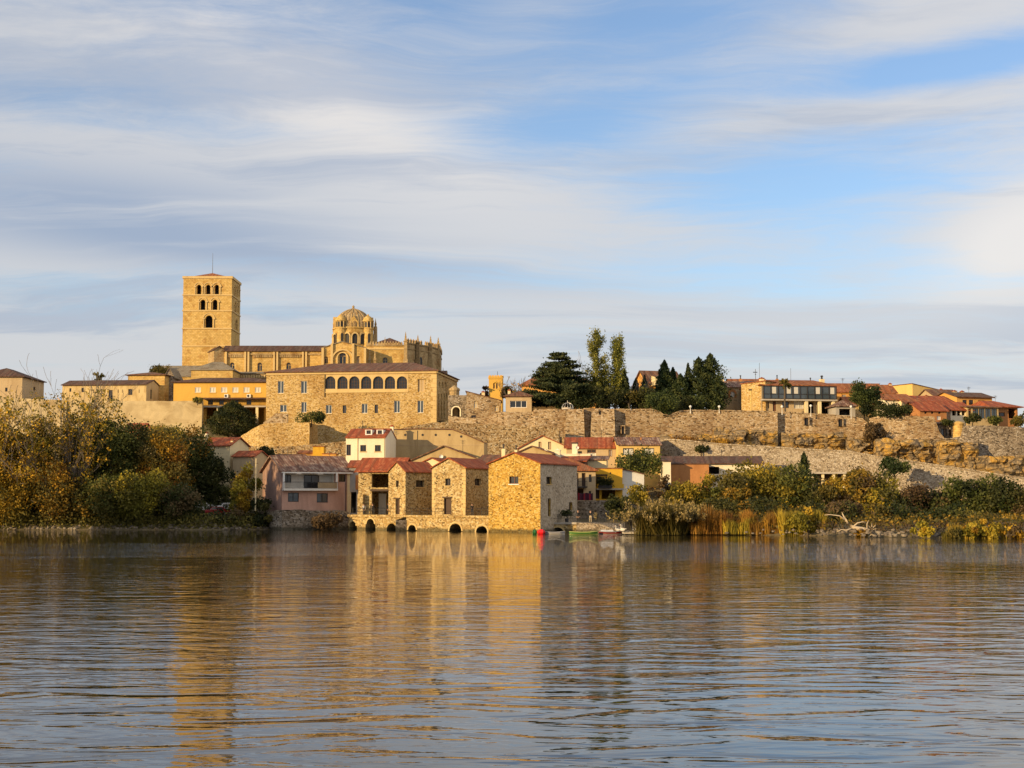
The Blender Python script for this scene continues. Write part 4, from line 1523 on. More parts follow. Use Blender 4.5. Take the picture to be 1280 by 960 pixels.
# ---- bastion and terraces under the palace
wallrun('bastion_wall', 'rounded golden stone bastion with sloping shoulder below the palace', 'wall',
        [(300, 545, 572, 306), (306, 541, 572, 303.5), (314, 536.5, 572, 302), (323, 531.5, 572, 301), (331, 529, 570, 300.6), (362, 528.6, 568, 300), (387.5, 528.2, 566, 299.2), (388.2, 528.4, 566, 303), (398, 531, 562, 309)],
        M['palace'], 1.4, .2, .8, .12, seed=1.0)
wallrun('buttress_wall', 'wedge of old stonework leaning against the palace wall above the bastion', 'wall',
        [(329, 528, 540, 305.5), (337, 522, 540, 305.2), (345, 516.6, 540, 305), (360, 517, 540, 304.6), (360.6, 517.2, 540, 307)], M['cwall'], 2.2, .15, .7, .12, seed=2.0)
wallrun('retaining_wall', 'low rubble retaining wall behind the yellow and orange roofs', 'wall',
        [(286, 556, 590, 292), (300, 557, 590, 290), (330, 559, 592, 288), (372, 557, 592, 287), (405, 553.5, 592, 286), (440, 551, 592, 285.4)], M['rubble'], 1.4, .3, .8, .2, seed=4.0)
wallrun('retaining_wall', 'broad slope of rubble masonry under the city wall and palace corner', 'wall',
        [(430, 552, 600, 285.5), (470, 545, 600, 285.2), (510, 533, 600, 285), (545, 527.5, 600, 285), (585, 529, 600, 284.6), (640, 532, 600, 284), (700, 534.5, 596, 283), (701, 546, 596, 283.6), (770, 553, 590, 275)], M['rubble'], 1.6, .2, .8, .2, seed=5.0)

# ---- dark gate tower, stone house, little battlemented tower, lookout house
gt = House('gate_house', 'dark weathered stone gatehouse with pale arched passage beside the palace', 'gatehouse', 560, 584, 304, -4, 494, 16, 7, wall='greyrub')
gt.win('front', 569.5, 514, 9.5, 15, 'void', arch=True, depth=1.2)
gt.roof('flat', 0, None)
gt.done()
arch_band(gt, 570.2, 513.6, 6.3, 4.8, .15, 7, 'white', 'pale_arch_ring')
rt = MB()
a, z = gt.loc('front', 566.5, 485)
rt.lathe([(1.05, 0), (1.0, z - .4), (1.15, z - .38), (1.1, z), (.05, z + .7)], 12, (a, 2.2))
gt.add('round_turret', rt, 'ashlar_g')
sh = House('stone_house', 'rough stone house with one long sloping roof line on the city wall', 'house', 583, 626, 298.5, 0, 489.8, 15, 8, wall='cwall')
sh.roof('sx', 1.75, 't_old', over=.2)
sh.win('front', 594.5, 505.8, 4.6, 9.2, 'blind', arch=True, frame='trim')
sh.win('front', 621, 510.5, 4.8, 8, 'blind', arch=True, frame='trim')
sh.win('front', 592, 520.5, 6, 3, 'win', frame='wood')
sh.done()
sh.chimney(604, 489, 493, 4, .6, 'cream')
bt = House('battlemented_tower', 'small ochre tower with battlements and twin arched windows', 'tower', 611, 627.8, 318, -4, 471.6, 17, 3, wall='ochre')
bt.row('front', (617.6, 621.2), 482.3, 2.4, 7.4, style='win', arch=True, frame='trim', glassm='dark', depth=.35)
bt.roof('flat', 0, None)
bt.done()
mb = MB()
for i in range(5):
    x = bt.W * (i + .5) / 5
    for y in (-.12, bt.D - .25):
        mb.box(x - .2, x + .2, y, y + .37, bt.H, bt.H + .42)
    for x in (-.12, bt.W - .25):
        y = bt.D * (i + .5) / 5
        if 0 < i < 4:
            mb.box(x, x + .37, y - .18, y + .18, bt.H, bt.H + .42)
mb.box(-.14, bt.W + .14, -.14, -.003, bt.H - .3, bt.H - .04)
bt.add('battlement', mb, 'ochre')
mb = MB()
mb.tube([(bt.W * .62, 1, bt.H - .3), (bt.W * .62, 1, bt.H + 1.3)], .04, 4)
bt.add('lightning_rod', mb, 'iron')
lk = House('lookout_house', 'small square tan house with pyramid roof and one wide window band', 'house', 632, 664.5, 294, -3, 496, 16, 5.2, wall='tan')
lk.roof('hip', 1.15, 't_old', over=.45)
lk.win('front', 648, 505.2, 21, 8.6, 'win', frame='wframe', glassm='glass', depth=.3)
lk.done()
lk.chimney(636.5, 487, 493, 3.4, .8, 'cream')

# ---- the city wall, from the gate to the far right
W1 = 'city_wall'
wallrun(W1, 'reddish city wall stretch below the small house with the window band', 'wall',
        [(560, 519, 545, 298), (584, 523, 545, 297), (604, 523, 545, 296), (625, 514, 545, 293), (634, 515, 548, 292), (665, 514.6, 548, 291), (668, 511, 548, 290.6), (707, 511.4, 552, 289.5)], M['cwall'], 1.8, .2, .8, .15, seed=11)
wallrun('wall_tower', 'square wall tower with dark drainpipe under the cedar', 'wall',
        [(706, 511.6, 556, 290), (706.6, 511.4, 556, 288.0), (730.8, 511.2, 556, 287.4), (731.6, 511.4, 556, 289.4)], M['cwall'], 1.2, .12, .7, .08, seed=12)
wallrun('wall_tower', 'square wall tower with two small notches under the poplars', 'wall',
        [(737.6, 511.4, 556, 289), (738.2, 511.2, 556, 287.3), (748, 511, 556, 287.1), (748.3, 518.4, 556, 287.1), (751.4, 518.4, 556, 287.1), (751.8, 511, 556, 287), (769, 511.4, 556, 286.6), (769.6, 511.6, 556, 288.8)], M['cwall'], 1.2, .12, .7, .08, seed=13)
cw = wallrun(W1, 'long golden city wall stretch sagging under the cypresses', 'wall',
        [(729, 512, 556, 289.2), (770, 512.5, 558, 288.6), (792, 512.8, 560, 288.2), (814, 512.4, 561, 288), (823, 514.5, 562, 288), (829, 519, 562, 288), (837, 520.4, 562, 288), (844, 517, 562, 288), (852, 514.2, 562, 288), (885, 513.8, 564, 288), (930, 514.6, 566, 288), (972, 515.4, 566, 287)], M['cwall'], 1.8, .14, .8, .10, seed=14, coping='cwall')
wallrun(W1, 'patched city wall stretch with small dark windows below the glazed house', 'wall',
        [(970.5, 516, 560, 288.6), (990, 516.4, 560, 288.4), (1012, 518, 560, 288), (1040, 519.6, 560, 287.4), (1060, 521.4, 562, 287), (1078, 524.5, 566, 286.4), (1086, 532, 568, 286), (1100, 534, 570, 285)], M['cwall'], 1.6, .12, .8, .08, seed=15, coping='cwall')
wallrun(W1, 'crumbling wall stretch on yellow rock below the white and red-roofed houses', 'wall',
        [(1086, 523, 575, 284.5), (1098, 520.6, 575, 283.6), (1120, 520, 575, 282.6), (1146, 520.2, 575, 281.6), (1168, 521, 575, 281), (1171, 528, 575, 281), (1175, 540, 575, 281), (1182, 549, 575, 281)], M['cwall'], 1.8, .2, .8, .3, seed=16)
wallrun(W1, 'grey rough terrace wall below the sunroom', 'wall',
        [(1178, 548, 592, 281), (1200, 546, 592, 280.4), (1204, 531.5, 592, 280), (1240, 532, 594, 279.4), (1280, 534, 596, 279), (1330, 536, 600, 278.6), (1460, 540, 606, 278)], M['greyrub'], 1.8, .2, .8, .15, seed=17)

# holes in the wall: deep dark doorways set into their own stone frames


def slot(px0, px1, py0, py1, Y, label):
    a, b = at(px0, py1, Y), at(px1, py0, Y)
    t = thing('wall_opening', label, 'opening', ((a.x + b.x) / 2, Y, a.z))
    w, h = (b.x - a.x) / 2, b.z - a.z
    fr = MB()
    fr.box(-w - .18, -w, -.1, .9, 0, h); fr.box(w, w + .18, -.1, .9, 0, h); fr.box(-w - .18, w + .18, -.1, .9, h + .003, h + .22)
    fr.build('stone_frame', M['cwall'], t)
    pn = MB()
    pn.box(-w + .002, w - .002, .25, .5, 0, h - .002)
    pn.build('shutter', M['dark'], t)


slot(1005.5, 1010.5, 522.5, 531, 287.6, 'dark square opening in the patched wall beneath the pale garage shutter')
slot(1048, 1053, 524, 532.5, 286.8, 'dark square opening in the patched wall beneath the hipped shed')
slot(777, 780.2, 533, 542, 287.7, 'narrow dark doorway in the golden wall beside the tower with two notches')

# lower retaining wall beside the rising road
wallrun('retaining_wall', 'long pale rubble retaining wall running above the riverside trees', 'wall',
        [(752, 552, 600, 270.5), (790, 549, 600, 268), (824, 549.8, 606, 265), (850, 551, 606, 263), (900, 556, 610, 260.6), (960, 559.4, 612, 258), (1009, 562.6, 614, 256), (1060, 565, 618, 254), (1095, 571.5, 620, 252), (1135, 577, 624, 250), (1207, 587.6, 628, 247), (1280, 599, 634, 244), (1330, 606, 638, 242), (1460, 618, 646, 239.5)],
        M['paleret'], 1.2, .08, .8, .04, seed=21, coping='paleret')


# ---- rock outcrops under the wall
def outcrop(label, px0, px1, pyt, pyb, Y, depth, seed, amp=1.3):
    a, b = at(px0, pyt, Y), at(px1, pyb, Y)
    w, h = b.x - a.x, a.z - b.z
    t = MB()
    nu, nv = max(10, int(w / .28)), max(8, int(h / .24))
    for i in range(nu + 1):
        for j in range(nv + 1):
            u, v = i / nu, j / nv
            x, z = (u - .5) * w, v * h
            edge = min(1, 4 * u, 4 * (1 - u)) * min(1, 3.2 * (1 - v) + .05)
            p = Vector((x * .22 + seed, z * .12, seed * 2.1))
            q = Vector((x * .5, z * .55, seed * 3.7))
            bulge = mnoise.noise(p) * amp + abs(mnoise.noise(q)) * amp * .9 - abs(mnoise.noise(q * 2.3)) * amp * .5
            led = .5 * amp * (mnoise.noise(Vector((x * .08, z * 1.5, seed))))
            bx_, bz_ = x / 3.1 + .5 * mnoise.noise(Vector((z * .5, seed, 2))), z / 1.5 + .45 * mnoise.noise(Vector((x * .25, seed, 7)))
            blk = mnoise.cell(Vector((math.floor(bx_) + seed, math.floor(bz_), 3.0)))
            fx, fz = bx_ - math.floor(bx_), bz_ - math.floor(bz_)
            joint = min(1.0, min(fx, 1 - fx) * 9) * min(1.0, fz * 6)
            bulge += amp * (.9 * blk + .55 * joint - .6)
            y = -(edge ** .7) * max(.05, depth + bulge + led) + .6
            zz = z + .25 * mnoise.noise(q * 1.4) + (.5 * mnoise.noise(Vector((x * .3, seed, 1))) if j == nv else 0)
            t.v.append((x, y, zz))
    for i in range(nu):
        for j in range(nv):
            k = i * (nv + 1) + j
            f = (k, k + nv + 1, k + nv + 2, k + 1)
            t.f.append(f); t.uv.append([(t.v[m_][0], t.v[m_][2]) for m_ in f]); t.mi.append(0)
    # close the back and the top
    back = [(-w / 2, depth + .8, 0), (w / 2, depth + .8, 0), (w / 2, depth + .8, h), (-w / 2, depth + .8, h)]
    t.face(back)
    top = [t.v[i * (nv + 1) + nv] for i in range(nu + 1)]
    for i in range(nu):
        x0, x1 = top[i][0], top[i + 1][0]
        t.face([top[i], top[i + 1], (x1, depth + .8, h), (x0, depth + .8, h)])
    for i in (0, nu):
        sd_ = [t.v[i * (nv + 1) + j] for j in range(nv + 1)]
        x = sd_[0][0]
        t.face(sd_ + [(x, depth + .8, h), (x, depth + .8, 0)])
    o = t.build('rock_outcrop', M['rock'], loc=(a.x + w / 2, Y, b.z))
    return tag(o, label, 'rock')


outcrop('low ledge of yellow rock at the foot of the sagging city wall', 806, 902, 544, 562, 287, 1.3, 1.3, .8)
outcrop('rounded golden rock bulging from the wall left of the dark cleft', 893, 973, 537, 562, 286.2, 1.2, 2.7, 1.1)
outcrop('layered grey and gold rock under the patched wall with dark windows', 977, 1062, 541, 567, 286.8, 1.4, 4.4, 1.3)
outcrop('small orange rock face behind the dark shrubs near the pine', 1060, 1100, 548, 574, 284, 1.4, 6.1, 1.4)
outcrop('big golden cliff with overhanging ledges below the crumbling wall', 1096, 1200, 549, 588, 280.2, 2.0, 8.2, 1.8)
outcrop('jutting golden rock nose beside the grey terrace wall', 1176, 1226, 552, 598, 277.2, 2.2, 9.9, 1.8)
outcrop('grey and ochre rock bank under the terrace wall below the sunroom', 1222, 1340, 570, 602, 276.6, 1.1, 12.5, 1.0)

# ================================================================== HOUSES ON THE PLATEAU, RIGHT
oh = House('orange_house', 'orange house with hipped roof mostly hidden by the big cedar', 'house', 652, 748, 330, -6, 482.5, 15, 14, wall='orange')
oh.roof('hip', 3.0, 't_orange', over=.6, ridge=(.2, .62))
oh.win('front', 668, 492, 6, 9, 'win'); oh.win('front', 735, 492, 6, 9, 'win')
oh.done()
og = House('orange_gabled_house', 'orange house with steep gable between poplars and cypresses', 'house', 809.5, 852, 315, 16, 478, 15, 7.5, wall='orange')
og.roof('gx', 2.6, 't_old', over=.45)
og.win('front', 822, 487, 5, 8, 'win', frame='wframe'); og.win('left', 805.5, 488, 2, 8, 'win', frame='wframe')
og.done()
dm = House('roof_dormer', None, None, 819, 829, 313.2, 16, 471, 28, 2.2, part_of=og.root, wall='cream')
dm.roof('shed', .4, 't_old', over=.2)
dm.win('front', 824, 473.5, 4, 3.6, 'win')
dm.done()
gl = House('grey_roofed_house', 'long low house with faded brown roof and brick-arched window', 'house', 898, 966, 314, 3, 484, 15, 9, wall='tan')
gl.roof('gx', 1.45, 't_strip', over=.4)
gl.win('front', 915.5, 492.5, 4.6, 7.2, 'blind', frame='wframe', arch=True)
gl.done()
arch_band(gl, 915.5, 491.8, 5.2, 2.6, .1, 5, 'brick', 'brick_arch')
gl.chimney(903.4, 473, 477, 3, .5, 'cream', pot=True); gl.chimney(925.6, 472, 477, 3, .5, 'brick', pot=True)

gz = House('glazed_house', 'yellow-sided house with long glazed upper gallery and red roof', 'house', 951.5, 1043, 301, 9, 482, 16, 12.5, wall='tan')
gz.roof('hip', 1.5, 't_orange', over=.5, ridge=(.12, .86))
for x, w in ((951, 4),):
    pass
for x0, x1, st in ((948.5, 953.5, 'win'), (954.8, 958.6, 'win')):
    gz.win('front', x0 + 4.5, 506.5, 4.2, 8, 'win', frame='wood')
gz.win('front', 968, 508, 4, 13, 'door', frame='woodr')
gz.win('front', 982, 506, 8.5, 8, 'win', frame='wood')
gz.win('front', 998.5, 505.8, 12, 9.6, 'win', frame='wframe', glassm='blind', name='garage_shutter')
gz.win('front', 1013.5, 511, 7, 17, 'void')
gz.win('front', 1029, 511, 16, 17, 'void')
gz.done()
_lw = gz.fn('left')
# the glazed gallery stands out from the wall on a slab
house_local_box(gz, 'gallery_slab', (950.5, 1043.4, 499.2, 501), 'slab', -1.5, -.004)
a0, z0 = gz.loc('front', 952, 499.1); a1, z1 = gz.loc('front', 1042.4, 482.5)
z1 = min(z1, gz.H - .12)
g0 = MB(); g0.box(a0 + .1, a1 - .1, -1.25, -.01, z0 + .04, z1)
gal = gz.add('gallery_glazing', g0, 'glassb')
fb = MB()
for i in range(11):
    x = a0 + (a1 - a0) * i / 10
    fb.box(x - .07, x + .07, -1.38, -1.255, z0 + .04, z1)
for z in (z0 + .04, z0 + (z1 - z0) * .36, z1 - .14):
    fb.box(a0, a1, -1.34, -1.258, z, z + .12)
fb.build('gallery_frame', M['dark'], gal)
for i in range(10):
    if i in (1, 3, 4, 7, 9):
        x = a0 + (a1 - a0) * (i + .5) / 10
        cu = MB(); cu.box(x - .5, x + .32, -1.29, -1.256, z0 + (z1 - z0) * .42, z1 - .2)
        cu.build('curtain', M['blind'], gal)
for x in (1005.5, 1022, 1039):
    a, zt = gz.loc('front', x, 501.2)
    mb = MB(); mb.box(a - .3, a + .3, -1.3, -.75, 0, zt)
    gz.add('pillar', mb, 'cream')
gw = House('side_wing', None, None, 926.5, 953, 304, -38, 480.5, 16, 4, part_of=gz.root, wall='palace', W=5.4)
gw.roof('sx', -.35, 't_orange', over=.2)
gw.done()
gz.chimney(952, 472, 479, 5, .35, 'cream'); gz.chimney(971.3, 472, 478, 3, .5, 'brick', pot=True); gz.chimney(1027.2, 472.5, 481, 5.4, .4, 'cream', pot=True)
mb = MB()
a, z = gz.loc('front', 952.3, 470)
mb.tube([(a, 4, gz.H + .5), (a, 4, gz.H + 3.6)], .05, 4); mb.box(a - .5, a + .4, 3.98, 4.02, gz.H + 2.9, gz.H + 3.05); mb.box(a - .05, a + .05, 3.7, 4.3, gz.H + 2.5, gz.H + 2.58)
gz.add('weather_vane', mb, 'iron')
for px, h in ((960.5, 6.0), (1000.3, 5.0)):
    a, z = gz.loc('front', px, 480)
    mb = MB(); mb.tube([(a, 5.5, gz.H), (a, 5.5, gz.H + h - 1)], .035, 4)
    gz.add('aerial', mb, 'iron')

ob = House('orange_house', 'plain orange house with long red roof behind the glazed house', 'house', 1034, 1084, 318, 3, 490, 15, 9, wall='orange')
ob.roof('gx', 2.0, 't_orange', over=.4)
ob.win('front', 1055.3, 497.5, 5, 8.5, 'win', frame='grey', glassm='grey'); ob.win('front', 1074, 497, 5, 8, 'win')
ob.done()
ob.chimney(1013, 475, 480, 3, .5, 'cream', pot=True)
sk = MB()
a, z = ob.loc('front', 1051, 484)
sk.slab([(a - .6, 2.0, ob.H + .95), (a + .6, 2.0, ob.H + .95), (a + .6, 3.1, ob.H + 1.45), (a - .6, 3.1, ob.H + 1.45)], .12)
ob.add('skylight', sk, 'glassb')
hs = House('hipped_shed', 'low shed with grey hipped roof beside the pillared porch', 'shed', 1045, 1069, 294, 3, 508.4, 15, 6, wall='grey')
hs.roof('hip', 1.2, 't_strip', over=.5)
hs.win('front', 1056, 515, 14, 8, 'void')
hs.done()

wh = House('white_house', 'white house with stepped red roofs beside the tall pine', 'house', 1106, 1140, 302, 8, 499.5, 15, 8, wall='white')
wh.roof('gx', 1.25, 't_orange', over=.5)
for x, w in ((1117, 4.4), (1130, 4.8), (1124, 2.2)):
    wh.win('front', x, 507.4, w, 5.4, 'win')
wh.done()
wu = House('upper_storey', None, None, 1096.5, 1120, 307, 8, 491, 18, 6, part_of=wh.root, wall='white')
wu.roof('gx', 1.7, 't_orange', over=.35)
wu.done()
wu.chimney(1112.5, 479, 484, 3.4, .5, 'cream')
yb = House('yellow_block', 'windowless yellow building with shallow roof above the red roofs', 'building', 1140.5, 1172, 324, 24, 480, 16, 7, wall='lemon')
yb.roof('sx', 1.05, 't_old', over=.18, th=.12)
yb.done()
rh = House('red_roofed_house', 'small orange-fronted house with broad red roof on the crumbling wall', 'house', 1150, 1183, 292, 14, 513, 14, 7.5, wall='brick')
rh.roof('gx', 1.75, 't_red', over=.4)
rh.row('front', (1157, 1165.3, 1174.4), 515.8, 3, 3, style='win', glassm='dark')
rh.win('front', 1173.5, 522.5, 5, 4.6, 'blind', frame='wframe')
rh.done()
co = House('colonnade_house', 'white columned porch under a long red roof', 'house', 1188, 1211, 297, 12, 512, 14, 8, wall='white')
co.roof('gx', 1.6, 't_red', over=.6, over_side=.9)
co.row('front', (1192.5, 1198.6, 1204.4), 516.3, 4.6, 6.4, style='void')
co.done()
lr = House('long_roofed_house', 'low house with long red roof and white gable behind the colonnade', 'house', 1146, 1190, 303, 12, 502, 15, 8, wall='white')
lr.roof('gx', 1.3, 't_red', over=.4)
lr.done()
lr.chimney(1157.6, 494, 500, 3.6, .45, 'cream')
bo = House('big_orange_house', 'big orange house with dark roof and left gable lit by the sun', 'house', 1196, 1240, 306, 20, 496, 14, 8, wall='orange')
bo.roof('gx', 1.1, 't_dark', over=.45)
bo.row('front', (1206, 1214), 503, 5.6, 6.4, style='win', frame='wood')
bo.win('front', 1227, 503.8, 8.4, 6.6, 'win', frame='woodr', glassm='dark')
bo.done()
bo.chimney(1193.2, 488, 494, 4, .5, 'cream'); bo.chimney(1202.4, 488.5, 494, 3.6, .5, 'cream')
su = House('sunroom', 'glass-fronted sunroom with thin brown roof above the grey terrace wall', 'sunroom', 1209, 1248, 297, 14, 509, 14, 5, wall='beige')
su.roof('shed', .5, 't_old', over=.5)
su.row('front', (1219.5, 1227.2, 1235, 1242.6), 517, 7.2, 12.4, style='win', frame='dark', glassm='glassb', depth=.14)
su.win('front', 1212.2, 517, 3.6, 12, 'door')
su.done()
rr = House('red_wing', 'last house on the cliff edge with sloping red roof and dark veranda', 'house', 1240, 1272, 300, 12, 509.5, 13, 10, wall='brick')
rr.roof('hip', 1.5, 't_red', over=.9, ridge=(.05, .55))
rr.win('front', 1265, 517, 9, 12, 'void'); rr.win('front', 1250.5, 518, 11, 5, 'win', frame='woodr')
rr.done()
xa = House('ochre_house', 'ochre house with red roof squeezed behind the pine and the white house', 'house', 1086, 1104, 312, 6, 489, 15, 7, wall='ochre')
xa.roof('gx', 1.7, 't_orange', over=.35)
xa.win('front', 1097, 495, 3.6, 5, 'win')
xa.done()
xb = House('tan_house', 'tan house with brown roof between the yellow block and the big orange house', 'house', 1168, 1200, 316, 14, 495, 15, 7, wall='tan')
xb.roof('gx', 1.5, 't_old', over=.35)
xb.row('front', (1178, 1187), 501, 3.4, 5, style='win')
xb.done()
xb.chimney(1176, 486, 492, 3.2, .5, 'cream')
xc = House('stone_cottage', 'small stone cottage with orange roof between the hipped shed and the pine', 'cottage', 1058, 1090, 305, 4, 505, 15, 6, wall='palace')
xc.roof('gx', 1.5, 't_orange', over=.35)
xc.row('front', (1066, 1086), 511, 3.6, 5, style='win')
xc.done()
xd = House('tan_house', 'tan house with old roof whose chimney pot shows left of the glazed house', 'house', 915, 960, 322, 4, 483, 15, 7, wall='orange')
xd.roof('gx', 1.7, 't_orange', over=.35)
xd.done()
xe = House('cream_house', 'cream house end between the white house and the red-roofed house', 'house', 1134, 1156, 299, 12, 506, 15, 6, wall='cream')
xe.roof('gx', 1.2, 't_orange', over=.35)
xe.row('front', (1140, 1147), 511, 3, 4.5, style='win')
xe.done()
rt = House('grotto_hut', 'little stone hut with blue-grey door set in the broken wall', 'hut', 1173.5, 1192, 283.5, 8, 530.5, 9, 4, wall='greyrub')
rt.roof('shed', .5, 't_dark', over=.2)
rt.win('front', 1180, 540.5, 7, 9, 'win', frame='dark', glassm='glassb'); rt.win('front', 1188, 541, 3.6, 8, 'door')
rt.done()
t = thing('round_turret', 'stubby round stone turret next to the little hut in the wall', 'turret', tuple(at(1198.5, 552, 282)))
h = at(1198.5, 527.5, 282).z - t.location.z
mb = MB(); mb.lathe([(1.05, -1), (1.0, h - .5), (1.1, h - .45), (1.1, h - .2), (.7, h + .05), (.02, h + .2)], 16)
mb.build('drum', M['ashlar'], t)

# ================================================================== THE LOWER TOWN
sm = House('small_red_roofed_house', 'small cream cottage with red roof and white gable behind the dark trees', 'cottage', 253, 287.5, 257, -20, 557.4, 5, 6.2, wall='cream')
sm.roof('gx', 1.35, 't_red', over=.3)
sm.done()
lt = House('lean_to', None, None, 291, 318, 254, -20, 571, 4, 4.5, part_of=sm.root, wall='tan')
lt.roof('gx', .9, 't_red', over=.25)
lt.done()
sm.chimney(257.5, 540, 549, 4, .6, 'white'); sm.chimney(290.5, 549, 557, 3.4, .2, 'cream')
sr = House('garden_shed', 'low shed with bright red roof under the stained rampart', 'shed', 156, 178, 288, -6, 536.5, 8, 5, wall='brick')
sr.roof('gx', 1.1, 't_red', over=.3)
sr.done()
s2 = House('garden_shed', 'smaller brick shed with lower red roof beside the bright roofed one', 'shed', 179, 196, 286, -6, 538, 8, 4, wall='tan')
s2.roof('gx', .7, 't_red', over=.3)
s2.done()

# ---- pink house on the river
pk = House('pink_house', 'pink riverside house with white balcony loggia and striped tile roof', 'house', 352.5, 438.5, 236, 27, 588.6, 2.2, 9.5, wall='pink')
pk.roof('gx', 2.3, 't_strip', over=.5, th=.2)
pk.win('front', 395, 600.2, 80, 22, 'void', depth=.4)
pk.wins.pop()
pk.win('front', 366.8, 621.6, 13.6, 11.4, 'win', frame='dark', glassm='glassb', depth=.2)
pk.win('front', 403, 622.4, 13.8, 11.6, 'win', frame='dark', glassm='glassb', depth=.2)
pk.win('front', 427.6, 597.6, 8.0, 9.4, 'win', frame='dark', depth=.2)


def pink_extra():
    # the loggia is an opening in the upper storey with a white recess behind it
    a0, z1 = pk.loc('front', 354.5, 588.8)
    a1, _ = pk.loc('front', 419.0, 588.8)
    _, z0 = pk.loc('front', 400, 610.6)
    z1 = min(z1, pk.H - .25)
    a0 = max(a0, .12)
    pk.wins.append(('front', a0, a1, z0, z1, 'void', False, 'wood', 'glass', .1, None, None, None))
    pk.done()
    d = 1.9
    mb = MB()
    mb.face([(a0 - .05, d, z0 - .05), (a1 + .05, d, z0 - .05), (a1 + .05, d, z1 + .05), (a0 - .05, d, z1 + .05)])
    mb.face([(a0 - .05, .1, z0 - .02), (a1 + .05, .1, z0 - .02), (a1 + .05, d, z0 - .02), (a0 - .05, d, z0 - .02)])
    mb.face([(a0 - .02, .1, z0), (a0 - .02, d, z0), (a0 - .02, d, z1), (a0 - .02, .1, z1)])
    mb.face([(a1 + .02, .1, z0), (a1 + .02, d, z0), (a1 + .02, d, z1), (a1 + .02, .1, z1)])
    mb.face([(a0 - .05, .1, z1 + .02), (a1 + .05, .1, z1 + .02), (a1 + .05, d, z1 + .02), (a0 - .05, d, z1 + .02)])
    lg = pk.add('loggia', mb, 'whiteg')
    fn = lambda px, py: pk.loc('front', px, py)

    def pane(px0, px1, py0, py1, m, fm, nm):
        x0, zz1 = fn(px0, py0); x1, zz0 = fn(px1, py1)
        b = MB(); b.box(x0, x1, d - .06, d - .005, max(zz0, z0 + .05), zz1)
        o = pk.add(nm, b, m, parent=lg)
        f = MB()
        for x in (x0 - .08, (x0 + x1) / 2 - .04, x1):
            f.box(x, x + .08, d - .1, d - .062, max(zz0, z0 + .05), zz1)
        f.box(x0, x1, d - .11, d - .064, zz1, zz1 + .1)
        pk.add('window_frame', f, fm, parent=lg)
    pane(360, 368, 594, 603, 'glass', 'dark', 'window')
    pane(385.5, 403, 594.5, 610, 'glass', 'dark', 'balcony_door')
    # posts, fascia, slab, balustrade
    b = MB()
    for px in (353.4, 419.6):
        x, _ = fn(px, 600)
        b.box(x - .13, x + .13, -.62, -.36, z0, z1 + .1)
    pk.add('post', b, 'wframe')
    x0, _ = fn(352.8, 610); x1, _ = fn(420.4, 610)
    b = MB(); b.box(x0, x1, -.8, -.004, z0 - .34, z0 - .02)
    pk.add('balcony_slab', b, 'whiteg')
    b = MB()
    b.box(x0, x1, -.75, -.72, z0 + .95, z0 + 1.02)
    n = 48
    for i in range(n + 1):
        x = x0 + (x1 - x0) * i / n
        b.tube([(x, -.735, z0 - .02), (x, -.735, z0 + .96)], .018, 4)
    pk.add('balustrade', b, 'iron')
    xa, _ = fn(395.5, 610); xb, _ = fn(419.4, 610)
    b = MB(); b.box(xa, xb, -.70, -.66, z0 + .03, z0 + .92)
    pk.add('reed_screen', b, 'tan')
    xa, _ = fn(366, 590); xb, _ = fn(376, 590)
    for pa0, pa1 in ((369, 376), (396, 402.6)):
        xa, _ = fn(pa0, 590); xb, _ = fn(pa1, 590)
        b = MB(); b.tube([(xa, -.35, z1 - .18), (xb, -.35, z1 - .18)], .1, 8)
        pk.add('rolled_awning', b, 'whiteg')
    # striped stone corner and the lighter right end strip
    xa, _ = fn(434, 600)
    b = MB(); b.box(max(xa, .2), pk.W + .06, -.07, -.004, 0, pk.H - .1)
    pk.add('corner_strip', b, 'cream')
    xa, _ = fn(432, 600)
    b = MB(); b.tube([(xa, -.16, 0), (xa, -.16, pk.H)], .06, 6)
    pk.add('drainpipe', b, 'dark')
    b = MB(); b.box(-.2, pk.W + .2, -.52, -.38, pk.H - .34, pk.H - .16)
    pk.add('gutter', b, 'wframe')
    # the patchy side wall, its tree shade painted in as darker pink
    b = MB()
    D, H, rise = pk.D, pk.H, pk.rise
    b.holes([(0, 0), (D, 0), (D, H - .05), (D * .5, H + rise - .08), (0, H - .05)], [], lambda a, z, q: Vector((-.03, a, z)))
    pk.add('side_render', b, 'pink_shade')


pink_extra()
wallrun('river_wall', 'rough stone embankment under the pink house', 'wall',
        [(326, 641, 668, 240), (345, 638, 668, 234.5), (352, 637.6, 668, 233.6), (395, 638, 668, 236), (436, 639, 668, 238)], M['greyrub'], 2.5, .35, .6, .2, seed=31)

# ---- behind the pink house
bh = House('red_roofed_house', 'low house with wide red hipped roof directly behind the pink house', 'house', 318, 398, 258, 6, 584, 6, 11, wall='tan')
bh.roof('hip', 2.2, 't_old', over=.4, ridge=(.2, .78))
bh.done()
bx = House('orange_shed', 'flat orange and yellow rooftop hut behind the striped roof', 'hut', 372, 392.5, 266, 0, 567, 8, 3.4, wall='orange')
bx.roof('shed', .5, 't_orange', over=.2)
bx.done()
by = House('yellow_box', None, None, 391, 404.6, 265.5, 0, 558.5, 8, 3, part_of=bx.root, wall='yellow')
by.roof('flat', 0, 't_orange', over=.1, th=.12)
by.done()
bz = House('orange_annex', None, None, 403, 420, 265, 0, 567.5, 8, 3, part_of=bx.root, wall='orange')
bz.roof('flat', 0, 't_orange', over=.1, th=.12)
bz.done()

